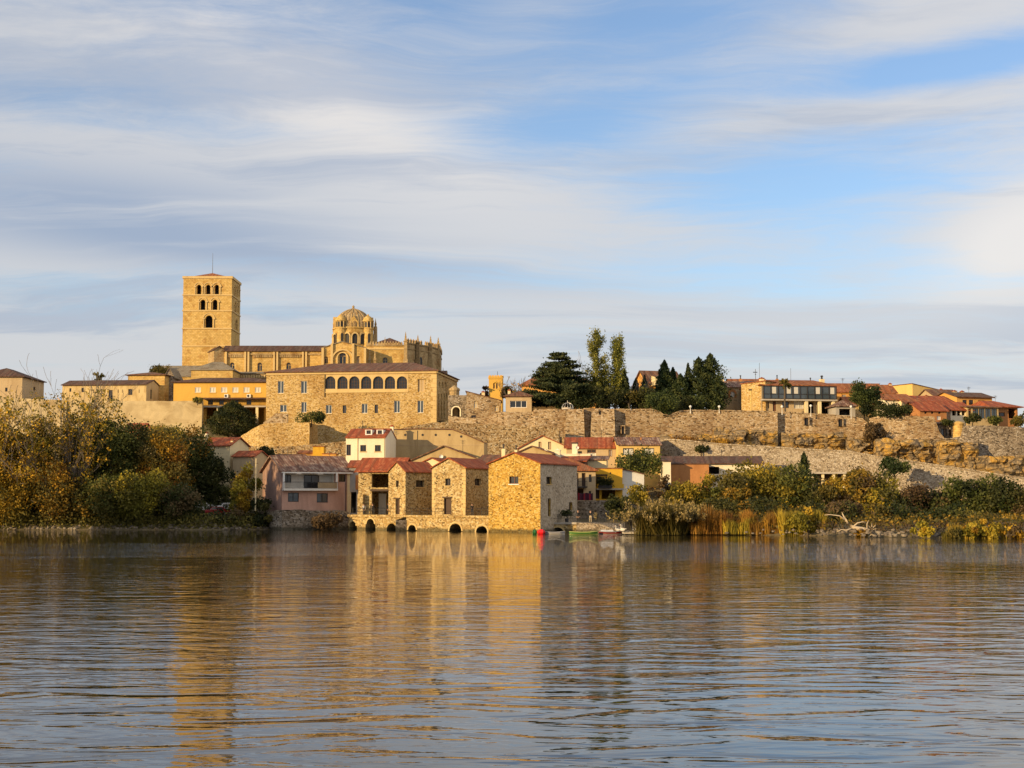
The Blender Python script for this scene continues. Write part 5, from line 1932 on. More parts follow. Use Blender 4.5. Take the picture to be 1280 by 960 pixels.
# ---- white house with dormers
wd = House('white_house', 'cream white house with red roof and two white dormers', 'house', 432.5, 482, 258, -9, 547, 5, 7.5, wall='white')
wd.roof('gx', 1.5, 't_red', over=.3, over_side=.1)
wd.win('front', 435.8, 562.5, 5.6, 13.6, 'win', frame='wood', depth=.2)
wd.win('front', 454, 560.3, 7.4, 8, 'win', frame='wood', depth=.2, sill='trim')
wd.win('front', 472.3, 560.3, 7.4, 8, 'win', frame='wood', depth=.2, sill='trim')
wd.done()
for x in (460.8, 474.8):
    dd = House('dormer', None, None, x - 4.2, x + 4.2, 258.2, -9, 537, 15.0, 2.4, part_of=wd.root, wall='wframe')
    dd.roof('flat', 0, 't_red', over=.08, th=.1)
    dd.win('front', x, 540.2, 5.6, 4.8, 'win', depth=.1)
    dd.done()
wd.chimney(490, 531.5, 540, 4.2, .85, 'white')
mb = MB()
a, z = wd.loc('front', 447, 560)
mb.tube([(a, -.1, 4), (a, -.1, wd.H - .1)], .06, 6)
a, z = wd.loc('front', 480.5, 560)
mb.tube([(a, -.1, 4), (a, -.1, wd.H - .1)], .06, 6)
wd.add('drainpipe', mb, 'cream')


# ---- big blank beige walls behind the mills
def prism(name, label, cat, pts_px, Y, rz, D, m, cap='t_old', group=None):
    h = House(name, label, cat, pts_px[0][0], pts_px[-1][0], Y, rz, pts_px[0][1], 5, D, wall=m, group=group)
    fn = h.fn('front')
    P = [h.loc('front', *p) for p in pts_px]
    lo = [(P[0][0], 0)] + P + [(P[-1][0], 0)]
    mb = MB()
    mb.holes(lo, [], fn)
    k = len(lo)
    for i in range(k):
        a, b = lo[i], lo[(i + 1) % k]
        mb.face([fn(*a, 0), fn(*b, 0), fn(*b, D), fn(*a, D)])
    mb.holes(lo, [], lambda a, z, d: fn(a, z, D))
    mb.build('wall', h.wall_mat, h.root)
    cp = MB()
    for i in range(len(P) - 1):
        a, b = P[i], P[i + 1]
        if abs(a[0] - b[0]) < .05:
            continue
        cp.slab([fn(a[0], a[1] + .16, -.2), fn(b[0], b[1] + .16, -.2), fn(b[0], b[1] + .16, D + .2), fn(a[0], a[1] + .16, D + .2)], .15)
    cp.build('roof', M[cap], h.root)
    return h


bg = prism('blank_walled_building', 'large beige building with one blank wall and sloping roof line behind the mills', 'building',
           [(489, 537.5), (521, 536.6), (565, 537.2), (586, 545.5), (605, 554)], 266, -4, 7, 'beige')
mb = MB()
for x in (506.5, 528.3, 544.7, 561.8, 576.5):
    a, z = bg.loc('front', x, 543.6 if x < 570 else 545.6)
    mb.tube([(a, -.03, z), (a, .04, z)], .22, 8)
bg.add('vent', mb, 'dark')
mb = MB()
a, z = bg.loc('front', 521, 560); mb.tube([(a, -.1, 0), (a, -.1, bg.H - .1)], .08, 6)
bg.add('drainpipe', mb, 'beige')
mb = MB()
a0, z = bg.loc('front', 489.5, 556.5); a1, _ = bg.loc('front', 604, 556.5)
mb.box(a0, a1, -.05, -.004, z - .06, z + .06)
bg.add('string_course', mb, 'tan')
gb = House('gabled_beige_house', 'low beige gabled house with white satellite dish behind the middle mills', 'house', 515, 600, 256, -5, 575.5, 5, 8, wall='beige')
gb.roof('gy', 2.3, 't_old', over=.35, apex=.47, th=.18)
gb.win('front', 596, 572.8, 3, 3, 'win', frame='cream')
gb.done()


def dish(h, px, py, r_px, y=-.5):
    a, z = h.loc('front', px, py)
    r = r_px * (h.P.y) / F
    mb = MB()
    n = 14
    for i in range(n):
        q0, q1 = 2 * math.pi * i / n, 2 * math.pi * (i + 1) / n
        for r0, r1, d0, d1 in ((.0, .5, .22, .16), (.5, 1.0, .16, 0)):
            mb.face([(a + r * r0 * math.cos(q0), y + d0, z + r * r0 * math.sin(q0)), (a + r * r1 * math.cos(q0), y + d1, z + r * r1 * math.sin(q0)),
                     (a + r * r1 * math.cos(q1), y + d1, z + r * r1 * math.sin(q1)), (a + r * r0 * math.cos(q1), y + d0, z + r * r0 * math.sin(q1) + (0 if r0 else .001))])
    mb.tube([(a, y + .2, z), (a, 0, z - .2)], .04, 5)
    mb.tube([(a, y + .1, z - r), (a, y - .4, z)], .025, 4)
    h.add('satellite_dish', mb, 'wframe')


dish(gb, 552, 570.8, 2.5)
gm = House('small_gable_house', 'little cream gable with red roof peeking between the first two mills', 'house', 527, 552, 244, -18, 579, 4, 6, wall='cream')
gm.roof('gy', .75, 't_red', over=.3)
gm.done()
dish(gm, 505.5 + 22, 580, 1.6)

# ---- the mills on the quay
qa = at(436, 643, 233.5); qb = at(612, 643, 216.6)
qrz = math.degrees(math.atan2(qb.y - qa.y, qb.x - qa.x))
qy = House('mill_quay', 'long stone quay with low arches carrying the water mills', 'quay', 436, 612, 233.5, qrz, 643.4, -0.9, 6, wall='quay')
for x, w, top in ((440.8, 11, 651.6), (463.2, 12.5, 648.6), (489.5, 12.5, 654.2), (515.3, 12.5, 656.2), (569.4, 18.5, 654.6), (602.4, 17, 657.6)):
    bot = 676
    qy.win('front', x, (top + bot) / 2, w, bot - top, 'void', arch=True, depth=3.0)
qy.roof('flat', 0, None)
qy.done()
for x, w, top in ((440.8, 11, 651.6), (463.2, 12.5, 648.6), (515.3, 12.5, 656.2), (569.4, 18.5, 654.6), (602.4, 17, 657.6)):
    arch_band(qy, x, top + w / 2, w / 2 + 2.0, w / 2 + .1, .07, .01, 'trim', 'arch_ring')
mb = MB(); mb.box(-.1, qy.W + .1, -.16, 5, qy.H - .32, qy.H + .02)
qy.add('coping', mb, 'quay')
mb = MB()
for px in (500, 507):
    pass
a0, _ = qy.loc('front', 500, 650); a1, _ = qy.loc('front', 508.5, 650)
am = (a0 + a1) / 2
zt = qy.H - .7
for (p, q) in (((a0, -.01), (am, -1.7)), ((am, -1.7), (a1, -.01))):
    mb.face([(p[0], p[1], 0), (q[0], q[1], 0), (q[0], q[1], zt), (p[0], p[1], zt)])
mb.face([(a0, -.01, zt), (am, -1.7, zt), (a1, -.01, zt + .5)])
qy.add('cutwater', mb, 'greyrub')

ml1 = House('stone_mill', 'narrowest stone mill with tall slit door beside the open gallery', 'mill', 486.2, 507, 229.6, -40, 589.5, 1.8, 6.5, wall='millb')
ml1.roof('gy', 1.35, 't_red', over=.25)
ml1.win('front', 496.6, 604.6, 3.6, 8, 'win', frame='wood', depth=.4)
ml1.win('front', 497, 633.4, 5.2, 19, 'door', depth=.35)
ml1.win('right', 525, 604.6, 10.4, 8.6, 'win', frame='wood', depth=.4, sill='trim')
ml1.done()
ml2 = House('stone_mill', 'middle stone mill of pale rubble with square window above dark doorway', 'mill', 540.3, 582, 224.8, -25, 585, 1.8, 10, wall='millb')
ml2.roof('gy', 1.35, 't_red', over=.28)
ml2.win('front', 559.8, 602.6, 6.6, 9, 'win', frame='wood', depth=.4, sill='trim')
ml2.win('front', 559.6, 632.8, 9.6, 20.4, 'door', depth=.4)
ml2.win('right', 597.3, 602.6, 7.6, 8.8, 'win', frame='wood', depth=.4, sill='trim')
ml2.done()
def quoins(h, edges, m='trim'):
    mb = MB()
    for i in range(int(h.H / .55)):
        z = i * .55
        l = .38 if i % 2 else .62
        for e in edges:
            if e == 'l':
                mb.box(-.03, l, -.03, -.004, z + .03, z + .52)
            else:
                mb.box(h.W - l, h.W + .03, -.03, -.004, z + .03, z + .52)
    h.add('quoins', mb, m)


for h_, x0, x1, y in ((ml1, 492.3, 500.2, 623.6), (ml2, 553.2, 565, 622.2)):
    house_local_box(h_, 'lintel', (x0, x1, y - 1.4, y), 'wood', -.12, .1)
ml3 = House('stone_mill', 'largest stone mill rising straight from the water, its front glowing gold', 'mill', 611, 675.3, 215.4, -25, 580, -0.9, 13.2, wall='mill')
ml3.roof('gy', 1.45, 't_red', over=.3)
ml3.win('front', 642.2, 600.2, 11.4, 9.4, 'win', frame='woodr', depth=.35, sill='wframe')
ml3.win('right', 686, 600.6, 6.4, 9.2, 'win', frame='wood', depth=.35, sill='trim')
ml3.win('right', 686.4, 634.2, 3.4, 22.5, 'door', depth=.35)
ml3.win('right', 713.2, 632.6, 4.0, 9.6, 'door', depth=.35)
ml3.done()
quoins(ml1, 'lr', 'millb'); quoins(ml2, 'lr'); quoins(ml3, 'lr', 'mill')
# its right side takes a greyer, more even stone colour
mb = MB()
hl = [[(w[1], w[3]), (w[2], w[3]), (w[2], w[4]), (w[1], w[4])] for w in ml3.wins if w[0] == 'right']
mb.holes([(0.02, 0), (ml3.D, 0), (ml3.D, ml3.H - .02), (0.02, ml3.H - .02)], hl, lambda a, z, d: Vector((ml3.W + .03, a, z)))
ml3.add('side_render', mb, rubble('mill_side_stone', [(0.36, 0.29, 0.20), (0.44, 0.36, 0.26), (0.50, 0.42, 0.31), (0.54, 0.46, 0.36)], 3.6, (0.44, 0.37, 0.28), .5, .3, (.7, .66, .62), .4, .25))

gy_ = House('mill_gallery', 'open two-storey gallery with stone pillar and red tiled roof', 'gallery', 448, 500, 234, -12, 588.4, 1.8, 7, wall='millb')
gy_.roof('gx', 1.9, 't_red', over=.5)
gy_.win('front', 475, 600.8, 21, 17, 'void', depth=.6)
gy_.win('front', 475, 628.4, 21, 29.6, 'void', depth=.6)
gy_.done()
house_local_box(gy_, 'beam', (463, 487, 587, 590.6), 'wood', -.1, .12)
house_local_box(gy_, 'beam', (463, 487, 611.4, 614), 'wood', -.06, .12)
mb = MB()
a0, z0 = gy_.loc('front', 466, 640); a1, z1 = gy_.loc('front', 475.5, 617)
mb.box(a0, a1, 3.0, 3.2, z0 - .4, z1)
gy_.add('lit_opening_panel', mb, 'white')  # white panel standing in for the light of the opening behind
mb = MB()
a0, z0 = gy_.loc('front', 463, 618); a1, z1 = gy_.loc('front', 449, 640)
mb.box(min(a0, a1), max(a0, a1) - .9, -.9, -.004, 0, z0)
gy_.add('pillar', mb, 'millb')
dk = House('passage_house', 'dark set-back building with brick bay between pink house and gallery', 'house', 436, 455, 241, -4, 584, 2, 6, wall='grey')
dk.roof('gx', 1.0, 't_red', over=.3)
dk.win('front', 441.5, 628, 8, 26, 'void')
dk.done()
house_local_box(dk, 'brick_bay', (446, 455, 594, 612), 'brick', -1.2, -.004)

# quay on the other side of the big mill, and the terrace wall behind it
q2 = House('mill_quay', 'short golden quay with one arch beside the big mill', 'quay', 685, 720.5, 216.5, -10, 653, -0.9, 5, wall='quay')
q2.win('front', 697, 668.5, 17, 18.5, 'void', arch=True, depth=2.5)
q2.roof('flat', 0, None)
q2.done()
arch_band(q2, 697, 667.8, 10.4, 8.6, .07, .01, 'trim', 'arch_ring')
mb = MB(); mb.box(-.1, q2.W + .05, -.14, 4.5, q2.H - .25, q2.H + .02)
q2.add('coping', mb, 'slab')
wallrun('quay_wall', 'low grey landing wall behind the moored boats', 'wall',
        [(720, 653, 672, 214.6), (748, 654.5, 672, 212), (765, 660, 672, 208), (782, 666, 673, 203)], M['greyrub'], 5, .2, .6, .1, seed=41)
wallrun('terrace_wall', 'grey stone terrace wall behind the people on the landing', 'wall',
        [(714, 625.8, 658, 227), (745, 625.6, 658, 225.4), (768, 626, 662, 223.5), (800, 634, 664, 219)], M['greyrub'], 2.5, .2, .6, .1, seed=42)

rm = House('russet_roofed_house', 'house with orange-red hipped roof and dark balcony doors beside the big mill', 'house', 690, 744.5, 233, 4, 589, 4, 9, wall='tan')
rm.roof('hip', 1.9, 't_orange', over=.45, ridge=(.1, .5))
rm.win('front', 720.8, 599.5, 4.8, 16.5, 'door', depth=.3)
rm.win('front', 729.6, 599.5, 4.8, 16.5, 'door', depth=.3)
rm.win('front', 737.8, 597.8, 3.4, 9.4, 'win', frame='wood', depth=.25)
rm.win('front', 724, 617, 11, 13, 'void', depth=.4)
rm.win('front', 737.4, 618.2, 3, 9, 'win', frame='wood', depth=.25)
rm.done()
house_local_box(rm, 'balcony_slab', (717.5, 733.4, 608, 609.6), 'dark', -.9, -.004)
mb = MB()
a0, z0 = rm.loc('front', 717.6, 608); a1, z1 = rm.loc('front', 733.2, 601.8)
for i in range(15):
    x = a0 + (a1 - a0) * i / 14
    mb.tube([(x, -.85, z0), (x, -.85, z1)], .02, 4)
mb.box(a0, a1, -.88, -.82, z1, z1 + .06)
rm.add('balustrade', mb, 'iron')
ye = House('yellow_house', 'bright yellow house with planted balcony above dark garage openings', 'house', 743, 778, 237, 5, 586, 4, 7, wall='yellow')
ye.roof('flat', 0, 't_orange', over=.08, th=.12)
ye.win('front', 747, 618, 4.6, 11, 'door', depth=.3)
ye.win('front', 760.5, 617.5, 17, 12.5, 'void', depth=.5)
ye.win('front', 763, 591.5, 1.8, 2.4, 'win', depth=.1)
ye.win('front', 748, 600, 6, 9, 'win', frame='wood')
ye.done()
house_local_box(ye, 'balcony_slab', (744, 778.2, 610.4, 612.4), 'slab', -1.5, -.004)
house_local_box(ye, 'balcony_parapet', (749, 761, 605, 610.3), 'yellow', -1.46, -1.3)
house_local_box(ye, 'balcony_parapet', (763.5, 778, 605, 610.3), 'yellow', -1.46, -1.3)
mb = MB()
a0, z0 = ye.loc('front', 744, 593.4); a1, _ = ye.loc('front', 757, 593.4)
for i in range(7):
    x = a0 + (a1 - a0) * i / 6
    mb.box(x - .05, x + .05, -1.4, -.01, z0 - .06, z0 + .06)
mb.box(a0 - .1, a1 + .1, -1.3, -1.18, z0 - .2, z0 - .065)
mb.box(a0, a0 + .1, -1.3, -1.2, z0 - 1.9, z0 - .2)
mb.box(a1 - .1, a1, -1.3, -1.2, z0 - 1.9, z0 - .2)
ye.add('pergola', mb, 'wood')
gs = prism('grey_walled_house', 'plain pale grey wall with sloping top beside the yellow house', 'house', [(777.5, 587), (790, 589.5), (805, 593.4)], 238.5, 8, 6, 'whiteg')
lw2 = House('low_cream_house', 'low cream house with thin tile edge above the yellow house', 'house', 730.5, 758, 250, -6, 575.2, 6, 6, wall='cream')
lw2.roof('shed', .7, 't_strip', over=.35)
lw2.done()
ra = House('red_roofed_house', 'wide cream house with bright red roofs and front gable below the city wall', 'house', 649, 712, 264, -5, 560.5, 8, 11, wall='cream')
ra.roof('gy', 2.1, 't_red', over=.3, apex=.46)
ra.win('front', 675, 556.2, 3.6, 8, 'win', frame='woodr', glassm='tan'); ra.win('front', 687, 557, 3.8, 9.6, 'win', frame='woodr', glassm='tan')
ra.done()
rb = House('side_wing', None, None, 708, 772, 263, -3, 559.5, 8, 8, part_of=ra.root, wall='tan')
rb.roof('gx', 1.75, 't_red', over=.45)
rb.win('front', 739.5, 564, 11, 4, 'win', frame='woodr', glassm='dark'); rb.win('front', 739.5, 569.4, 11, 6.6, 'blind', frame='wframe')
rb.win('front', 763, 566.4, 4.6, 8.4, 'blind', frame='woodr')
rb.win('front', 725, 568, 5, 8, 'win')
rb.done()
tc = House('white_terrace_house', 'white roof terrace with chimney block in front of the red-roofed house', 'house', 697, 738, 252, -6, 567.6, 6, 5, wall='white')
tc.roof('flat', 0, 'white', over=.05, th=.06)
tc.win('front', 708, 560, 8, 4, 'void')
tc.wins.clear()
tc.done()
tb = House('chimney_block', None, None, 715, 721.5, 252.5, -6, 554.5, 10, 1.5, part_of=tc.root, wall='white')
tb.roof('flat', 0, 'dark', over=.12, th=.2)
tb.done()
dish(tc, 721.8, 559.6, 2.0, -.2)
bg2 = House('brown_gabled_house', 'small brown gable just behind the golden mill roof', 'house', 644, 690, 242, -10, 567.5, 4, 8, wall='beige')
bg2.roof('gy', 1.15, 't_old', over=.3, apex=.45)
bg2.done()
bg2.chimney(681.3, 562.4, 571, 5.6, .1, 'white', 'white'); bg2.chimney(697, 561.6, 572, 6.4, .3, 'white', 'white')
bg2.chimney(629.4, 559, 569, 4.4, .3, 'cream', pot=True); bg2.chimney(645, 560.5, 568, 3.4, .3, 'cream', pot=True)
dr = House('dark_roofed_house', 'low house with dark red lean-to roof behind the russet roof', 'house', 700, 731, 247, -10, 577, 5, 6, wall='woodr')
dr.roof('shed', 1.0, 't_red', over=.4)
dr.done()
rl = House('roofs_behind_mills', 'low dull red roof between the golden mill and the blank beige wall', 'house', 597, 640, 246, -14, 579, 4, 8, wall='beige')
rl.roof('gx', 1.3, 't_old', over=.3)
rl.done()
yt = House('yellow_house', 'lemon yellow house with brown roof and two white-framed windows under the city wall', 'house', 773, 825, 259, 3, 556, 6, 7.5, wall='lemon')
yt.roof('gx', 1.3, 't_strip', over=.35)
for x in (785.5, 811):
    yt.win('front', x, 564.5, 13.6, 8.6, 'win', frame='dark', glassm='blind', depth=.2)
yt.done()
yt.chimney(801, 545, 553, 1.8, .3, 'brick', pot=True)
ls = House('long_shed', 'long white riverside shed with dark brown tile roof', 'shed', 829, 952, 250, -2, 579.4, 4, 8, wall='white')
ls.roof('gx', 1.15, 't_dark', over=.45)
ls.win('front', 892, 588, 14, 9, 'void')
ls.done()
lo_ = House('brown_outbuilding', 'patchy orange-brown outbuilding in front of the long white shed', 'outbuilding', 838, 886, 246, -3, 580.6, 4, 4, wall='brick')
lo_.roof('flat', 0, 't_dark', over=.1, th=.12)
lo_.done()
gw2 = House('white_gable_hut', 'small white wall with brown door behind the dark fig tree', 'hut', 829, 838.5, 243, 0, 577, 4, 4, wall='white')
gw2.roof('shed', .5, 't_dark', over=.2)
gw2.done()
# porch by the road on the right
po = thing('road_shelter', 'flat-roofed open shelter with pale pillars above the riverside trees', 'shelter', tuple(at(1020, 606, 250)))
mb = MB()
L = (1064 - 1012) * 250 / F
h = at(1020, 590, 250).z - po.location.z
mb.box(-1, L, -.4, 3.2, h - .3, h)
mb.build('roof', M['slab'], po)
for i in range(5):
    mb = MB()
    x = -.6 + (L + .2) * i / 4
    mb.box(x - .2, x + .2, -.1, .3, -3, h - .303)
    mb.build('pillar', M['cream'], po)
mb = MB(); mb.box(-.9, L - .1, 2.7, 3.0, -3, h - .303)
mb.build('back_wall', M['wood'], po)

# ================================================================== VEGETATION
PAL = {
    'dark': [(.018, .026, .007), (.038, .046, .011), (.066, .068, .017)],
    'green': [(.030, .042, .009), (.066, .078, .015), (.12, .12, .026)],
    'olive': [(.055, .052, .012), (.100, .086, .018), (.16, .125, .026)],
    'yellowgreen': [(.10, .088, .012), (.21, .165, .018), (.34, .245, .028)],
    'gold': [(.19, .095, .010), (.36, .205, .015), (.48, .30, .030)],
    'rust': [(.12, .045, .010), (.21, .085, .014), (.34, .15, .022)],
    'mixed': [(.040, .038, .010), (.095, .076, .014), (.25, .15, .018)],
    'autumn': [(.070, .068, .011), (.21, .165, .016), (.54, .32, .024)],
    'brown': [(.055, .036, .016), (.095, .062, .026), (.14, .092, .042)],
    'cedar': [(.024, .038, .015), (.044, .058, .020), (.078, .088, .030)],
    'cypress': [(.022, .036, .013), (.042, .060, .018), (.078, .092, .027)],
    'poplar': [(.085, .095, .018), (.155, .160, .028), (.25, .235, .045)],
    'pine': [(.020, .032, .008), (.038, .054, .012), (.066, .080, .020)],
    'reed': [(.11, .055, .012), (.22, .115, .018), (.38, .21, .030)],
    'reedg': [(.10, .085, .013), (.23, .170, .020), (.42, .29, .034)],
    'plume': [(.17, .125, .04), (.30, .22, .075), (.42, .32, .13)],
}


def leaf_mesh(name, cen, size, col, rng, stretch=1.55, updir=None):
    """many small pointed leaves as one mesh. cen (n,3), size (n,), col (n,3)"""
    n = len(cen)
    a = rng.normal(size=(n, 3)); a /= np.linalg.norm(a, axis=1)[:, None] + 1e-9
    if updir is not None:
        a = a * (1 - updir) + np.array([0, 0, 1.0]) * updir
        a /= np.linalg.norm(a, axis=1)[:, None] + 1e-9
    b = rng.normal(size=(n, 3))
    b -= a * np.sum(a * b, axis=1)[:, None]
    b /= np.linalg.norm(b, axis=1)[:, None] + 1e-9
    s = size[:, None] * .5
    V = np.empty((n, 4, 3), dtype=np.float32)
    V[:, 0] = cen - a * s * stretch
    V[:, 1] = cen + b * s
    V[:, 2] = cen + a * s * stretch
    V[:, 3] = cen - b * s
    me = bpy.data.meshes.new(name)
    me.vertices.add(n * 4); me.loops.add(n * 4); me.polygons.add(n)
    me.vertices.foreach_set('co', V.ravel())
    me.loops.foreach_set('vertex_index', np.arange(n * 4, dtype=np.int32))
    me.polygons.foreach_set('loop_start', np.arange(0, n * 4, 4, dtype=np.int32))
    me.polygons.foreach_set('loop_total', np.full(n, 4, dtype=np.int32))
    at_ = me.attributes.new('leaf', 'FLOAT_COLOR', 'FACE')
    c = np.ones((n, 4), dtype=np.float32); c[:, :3] = col
    at_.data.foreach_set('color', c.ravel())
    me.materials.append(M['leaf'])
    me.update(calc_edges=True)
    return me


def pal_cols(pal, t, rng):
    """t in 0..1 picks along the palette"""
    P = np.array(PAL[pal])
    t = np.clip(.5 + (t - .5) * 1.25 + rng.normal(size=len(t)) * .15, 0, 1) * 2
    i = np.minimum(t.astype(int), 1)
    f = (t - i)[:, None]
    return (P[i] * (1 - f) + P[i + 1] * f) * (1.0 if pal in ('dark', 'cypress', 'cedar', 'plume', 'brown', 'gold') else 1.22)


def link(name, me, parent=None):
    o = bpy.data.objects.new(name, me)
    C.objects.link(o)
    if parent is not None:
        o.parent = parent
    return o


def limb(mb, p, d, L, r, rng, depth, spread=.5, up=.15, kids=3, m=0):
    pts, rad = [p], [r]
    n = 4
    q = np.array(p, float); d = np.array(d, float)
    for i in range(n):
        d = d + rng.normal(size=3) * .13 + np.array([0, 0, up * .25])
        d /= np.linalg.norm(d)
        q = q + d * L / n
        pts.append(tuple(q)); rad.append(max(.04, r * (1 - .62 * (i + 1) / n)))
    mb.tube(pts, rad, 5 if r > .06 else 3, m, cap=False)
    tips = [pts[-1]]
    if depth > 0:
        for k in range(kids):
            j = rng.integers(1, n + 1)
            a = rng.uniform(0, 2 * math.pi)
            nd = np.array(d) + spread * np.array([math.cos(a), math.sin(a), rng.uniform(-.1, .6)])
            nd /= np.linalg.norm(nd)
            tips += limb(mb, pts[j], nd, L * rng.uniform(.5, .75), rad[j] * .75, rng, depth - 1, spread, up, kids, m)
    return tips


def tree(label, px, pyt, pyb, wpx, Y, pal='green', seed=1, cat='tree', name='broadleaf_tree', dens=125, leaf=.25, lowest=.04, gaps=.0, trunk=True, pal2=None, p2=.3, group=None, bark='bark', clump=.36, squash=.85):
    """a broad crown of leaf clumps on a limbed trunk; outline given in photo pixels"""
    rng = np.random.default_rng(seed)
    base = at(px, pyb, Y)
    k = Y / F
    h, w = (pyb - pyt) * k, wpx * k * 1.14
    root = thing(name, label, cat, tuple(base), 0, group)
    r = w / 2
    zc0, zc1 = h * lowest, h
    n = int(np.clip(w * h * .55, 9, 60))
    cl = []
    tries = 0
    while len(cl) < n and tries < 4000:
        tries += 1
        u = rng.uniform(-1, 1, 3)
        if np.linalg.norm(u) > 1:
            continue
        z = (u[2] + 1) / 2
        # fuller low, rounded top
        if np.linalg.norm(u) < .35 and rng.random() < .7:
            continue
        cr = clump * r * rng.uniform(.6, 1.25)
        cr = max(min(cr, 2.4), .4)
        p = np.array([u[0] * (r - cr * .55), u[1] * (r - cr * .55), zc0 + cr * .6 + z * (zc1 - zc0 - cr * 1.3)])
        cl.append((p, cr, rng.random()))
    area = w * h * .8
    N = int(np.clip(area * dens, 900, 22000))
    wt = np.array([c[1] ** 2 for c in cl]); wt /= wt.sum()
    idx = rng.choice(len(cl), N, p=wt)
    cen = np.array([c[0] for c in cl])[idx]
    cr = np.array([c[1] for c in cl])[idx]
    tint = np.array([c[2] for c in cl])[idx]
    d = rng.normal(size=(N, 3)); d /= np.linalg.norm(d, axis=1)[:, None]
    rr = cr * (.45 + .65 * rng.random(N) ** .6)
    pos = cen + d * rr[:, None] * np.array([1, 1, squash])
    # ragged sprays that leave the clumps
    m = rng.random(N) < .12
    pos[m] += d[m] * (cr[m] * rng.uniform(.1, .7, m.sum()))[:, None]
    pos[:, 2] = np.maximum(pos[:, 2], .05)
    if gaps:
        keep = rng.random(N) > gaps * (tint > .5)
        pos, tint = pos[keep], tint[keep]
    col = pal_cols(pal, tint, rng)
    if pal2:
        sel = np.array([c[2] for c in cl])
        order = np.argsort(rng.random(len(cl)))
        chosen = set(order[:int(len(cl) * p2)].tolist())
        idx2 = idx if not gaps else idx[keep]
        ms = np.array([i in chosen for i in idx2])
        col[ms] = pal_cols(pal2, tint[ms], rng)
    size = leaf * rng.uniform(.65, 1.3, len(pos))
    me = leaf_mesh('crown', pos, size, col, rng)
    link('crown', me, root)
    if trunk:
        mb = MB()
        tr_ = max(.09, min(.4, h * .022 + .05))
        top = h * .55
        pts = [(0, 0, -.6)]
        for i in range(1, 6):
            pts.append((rng.normal() * .05 * i, rng.normal() * .05 * i, top * i / 5))
        mb.tube(pts, [tr_ * (1.25 - .16 * i) for i in range(6)], 7)
        for c in sorted(cl, key=lambda c: -c[1])[:14]:
            j = 2 + int(rng.integers(0, 3))
            p0 = np.array(pts[j])
            mid = (p0 + c[0]) / 2 + np.array([0, 0, -.15 * h * .1])
            mb.tube([tuple(p0), tuple(mid), tuple(c[0])], [tr_ * .5, tr_ * .32, .03], 5)
        mb.build('trunk', M[bark], root, smooth=True)
    return root


def cypress(label, px, pyt, pyb, wpx, Y, pal='cypress', seed=1, name='cypress', ragged=.25, dens=170, leaf=.24, belly=.35, group=None):
    rng = np.random.default_rng(seed)
    base = at(px, pyb, Y); k = Y / F
    h, w = (pyb - pyt) * k, wpx * k
    root = thing(name, label, 'tree', tuple(base), 0, group)
    N = int(np.clip(w * h * dens, 900, 12000))
    t = rng.random(N) ** .85
    prof = np.where(t < belly, .62 + .38 * np.sin(t / belly * math.pi / 2), np.cos((t - belly) / (1 - belly) * math.pi / 2) ** .8)
    ang = rng.uniform(0, 2 * math.pi, N)
    lump = 1 + ragged * np.sin(ang * 3 + t * 17 + seed) * np.cos(t * 31 + seed * 2) + ragged * .6 * np.sin(ang * 7 + t * 60)
    saw = 1 + ragged * .55 * (((t * h / .9 + .15 * np.sin(ang * 2 + seed)) % 1.0) - .5) * -1.0
    rr = (w / 2) * prof * lump * saw * (.35 + .68 * rng.random(N) ** .45)
    m = rng.random(N) < .05
    rr[m] *= rng.uniform(1.0, 1.0 + ragged, m.sum())
    pos = np.stack([rr * np.cos(ang), rr * np.sin(ang), t * h + rng.normal(size=N) * .12], 1)
    col = pal_cols(pal, np.clip(.5 + .4 * np.sin(ang * 3 + t * 17), 0, 1), rng)
    me = leaf_mesh('crown', pos, leaf * rng.uniform(.6, 1.3, N), col, rng, 1.9, .35)
    link('crown', me, root)
    mb = MB(); mb.tube([(0, 0, -.5), (0, 0, h * .3), (0, 0, h * .8)], [w * .07 + .06, w * .05 + .05, .03], 6)
    mb.build('trunk', M['bark'], root)
    return root


def cedar(label, px, pyt, pyb, wpx, Y, seed=3):
    rng = np.random.default_rng(seed)
    base = at(px, pyb, Y); k = Y / F
    h, w = (pyb - pyt) * k, wpx * k
    root = thing('cedar', label, 'tree', tuple(base))
    P, T = [], []
    mb = MB()
    mb.tube([(0, 0, -.5), (0.1, 0, h * .5), (0, 0.1, h * .97)], [.45, .3, .05], 8)
    tiers = 13
    for i in range(tiers):
        t = i / (tiers - 1)
        z = h * (.12 + .84 * t)
        R_ = (w / 2) * (1.02 - t) ** .62 * (1.0 if t > .1 else .92) * rng.uniform(.88, 1.08) + .25
        nb = int(7 + 5 * (1 - t))
        for b in range(nb):
            a = rng.uniform(0, 2 * math.pi)
            L = R_ * rng.uniform(.72, 1.06)
            rise = L * rng.uniform(.0, .16)
            mb.tube([(0, 0, z - .3), (L * .5 * math.cos(a), L * .5 * math.sin(a), z + rise * .7), (L * .9 * math.cos(a), L * .9 * math.sin(a), z + rise)], [.12, .08, .03], 4)
            for q in range(5):
                s = L * (.32 + .70 * q / 4)
                c = np.array([s * math.cos(a), s * math.sin(a), z + rise * (s / L)])
                n = int(60 + 42 * (1 - t))
                d = rng.normal(size=(n, 3)) * np.array([.62, .62, .17]) * (.65 + .5 * (1 - t))
                P.append(c + d); T.append(np.full(n, rng.random()))
    pos, t = np.concatenate(P), np.concatenate(T)
    me = leaf_mesh('crown', pos, .28 * rng.uniform(.6, 1.3, len(pos)), pal_cols('cedar', t, rng), rng)
    link('crown', me, root)
    mb.build('trunk', M['bark'], root, smooth=True)


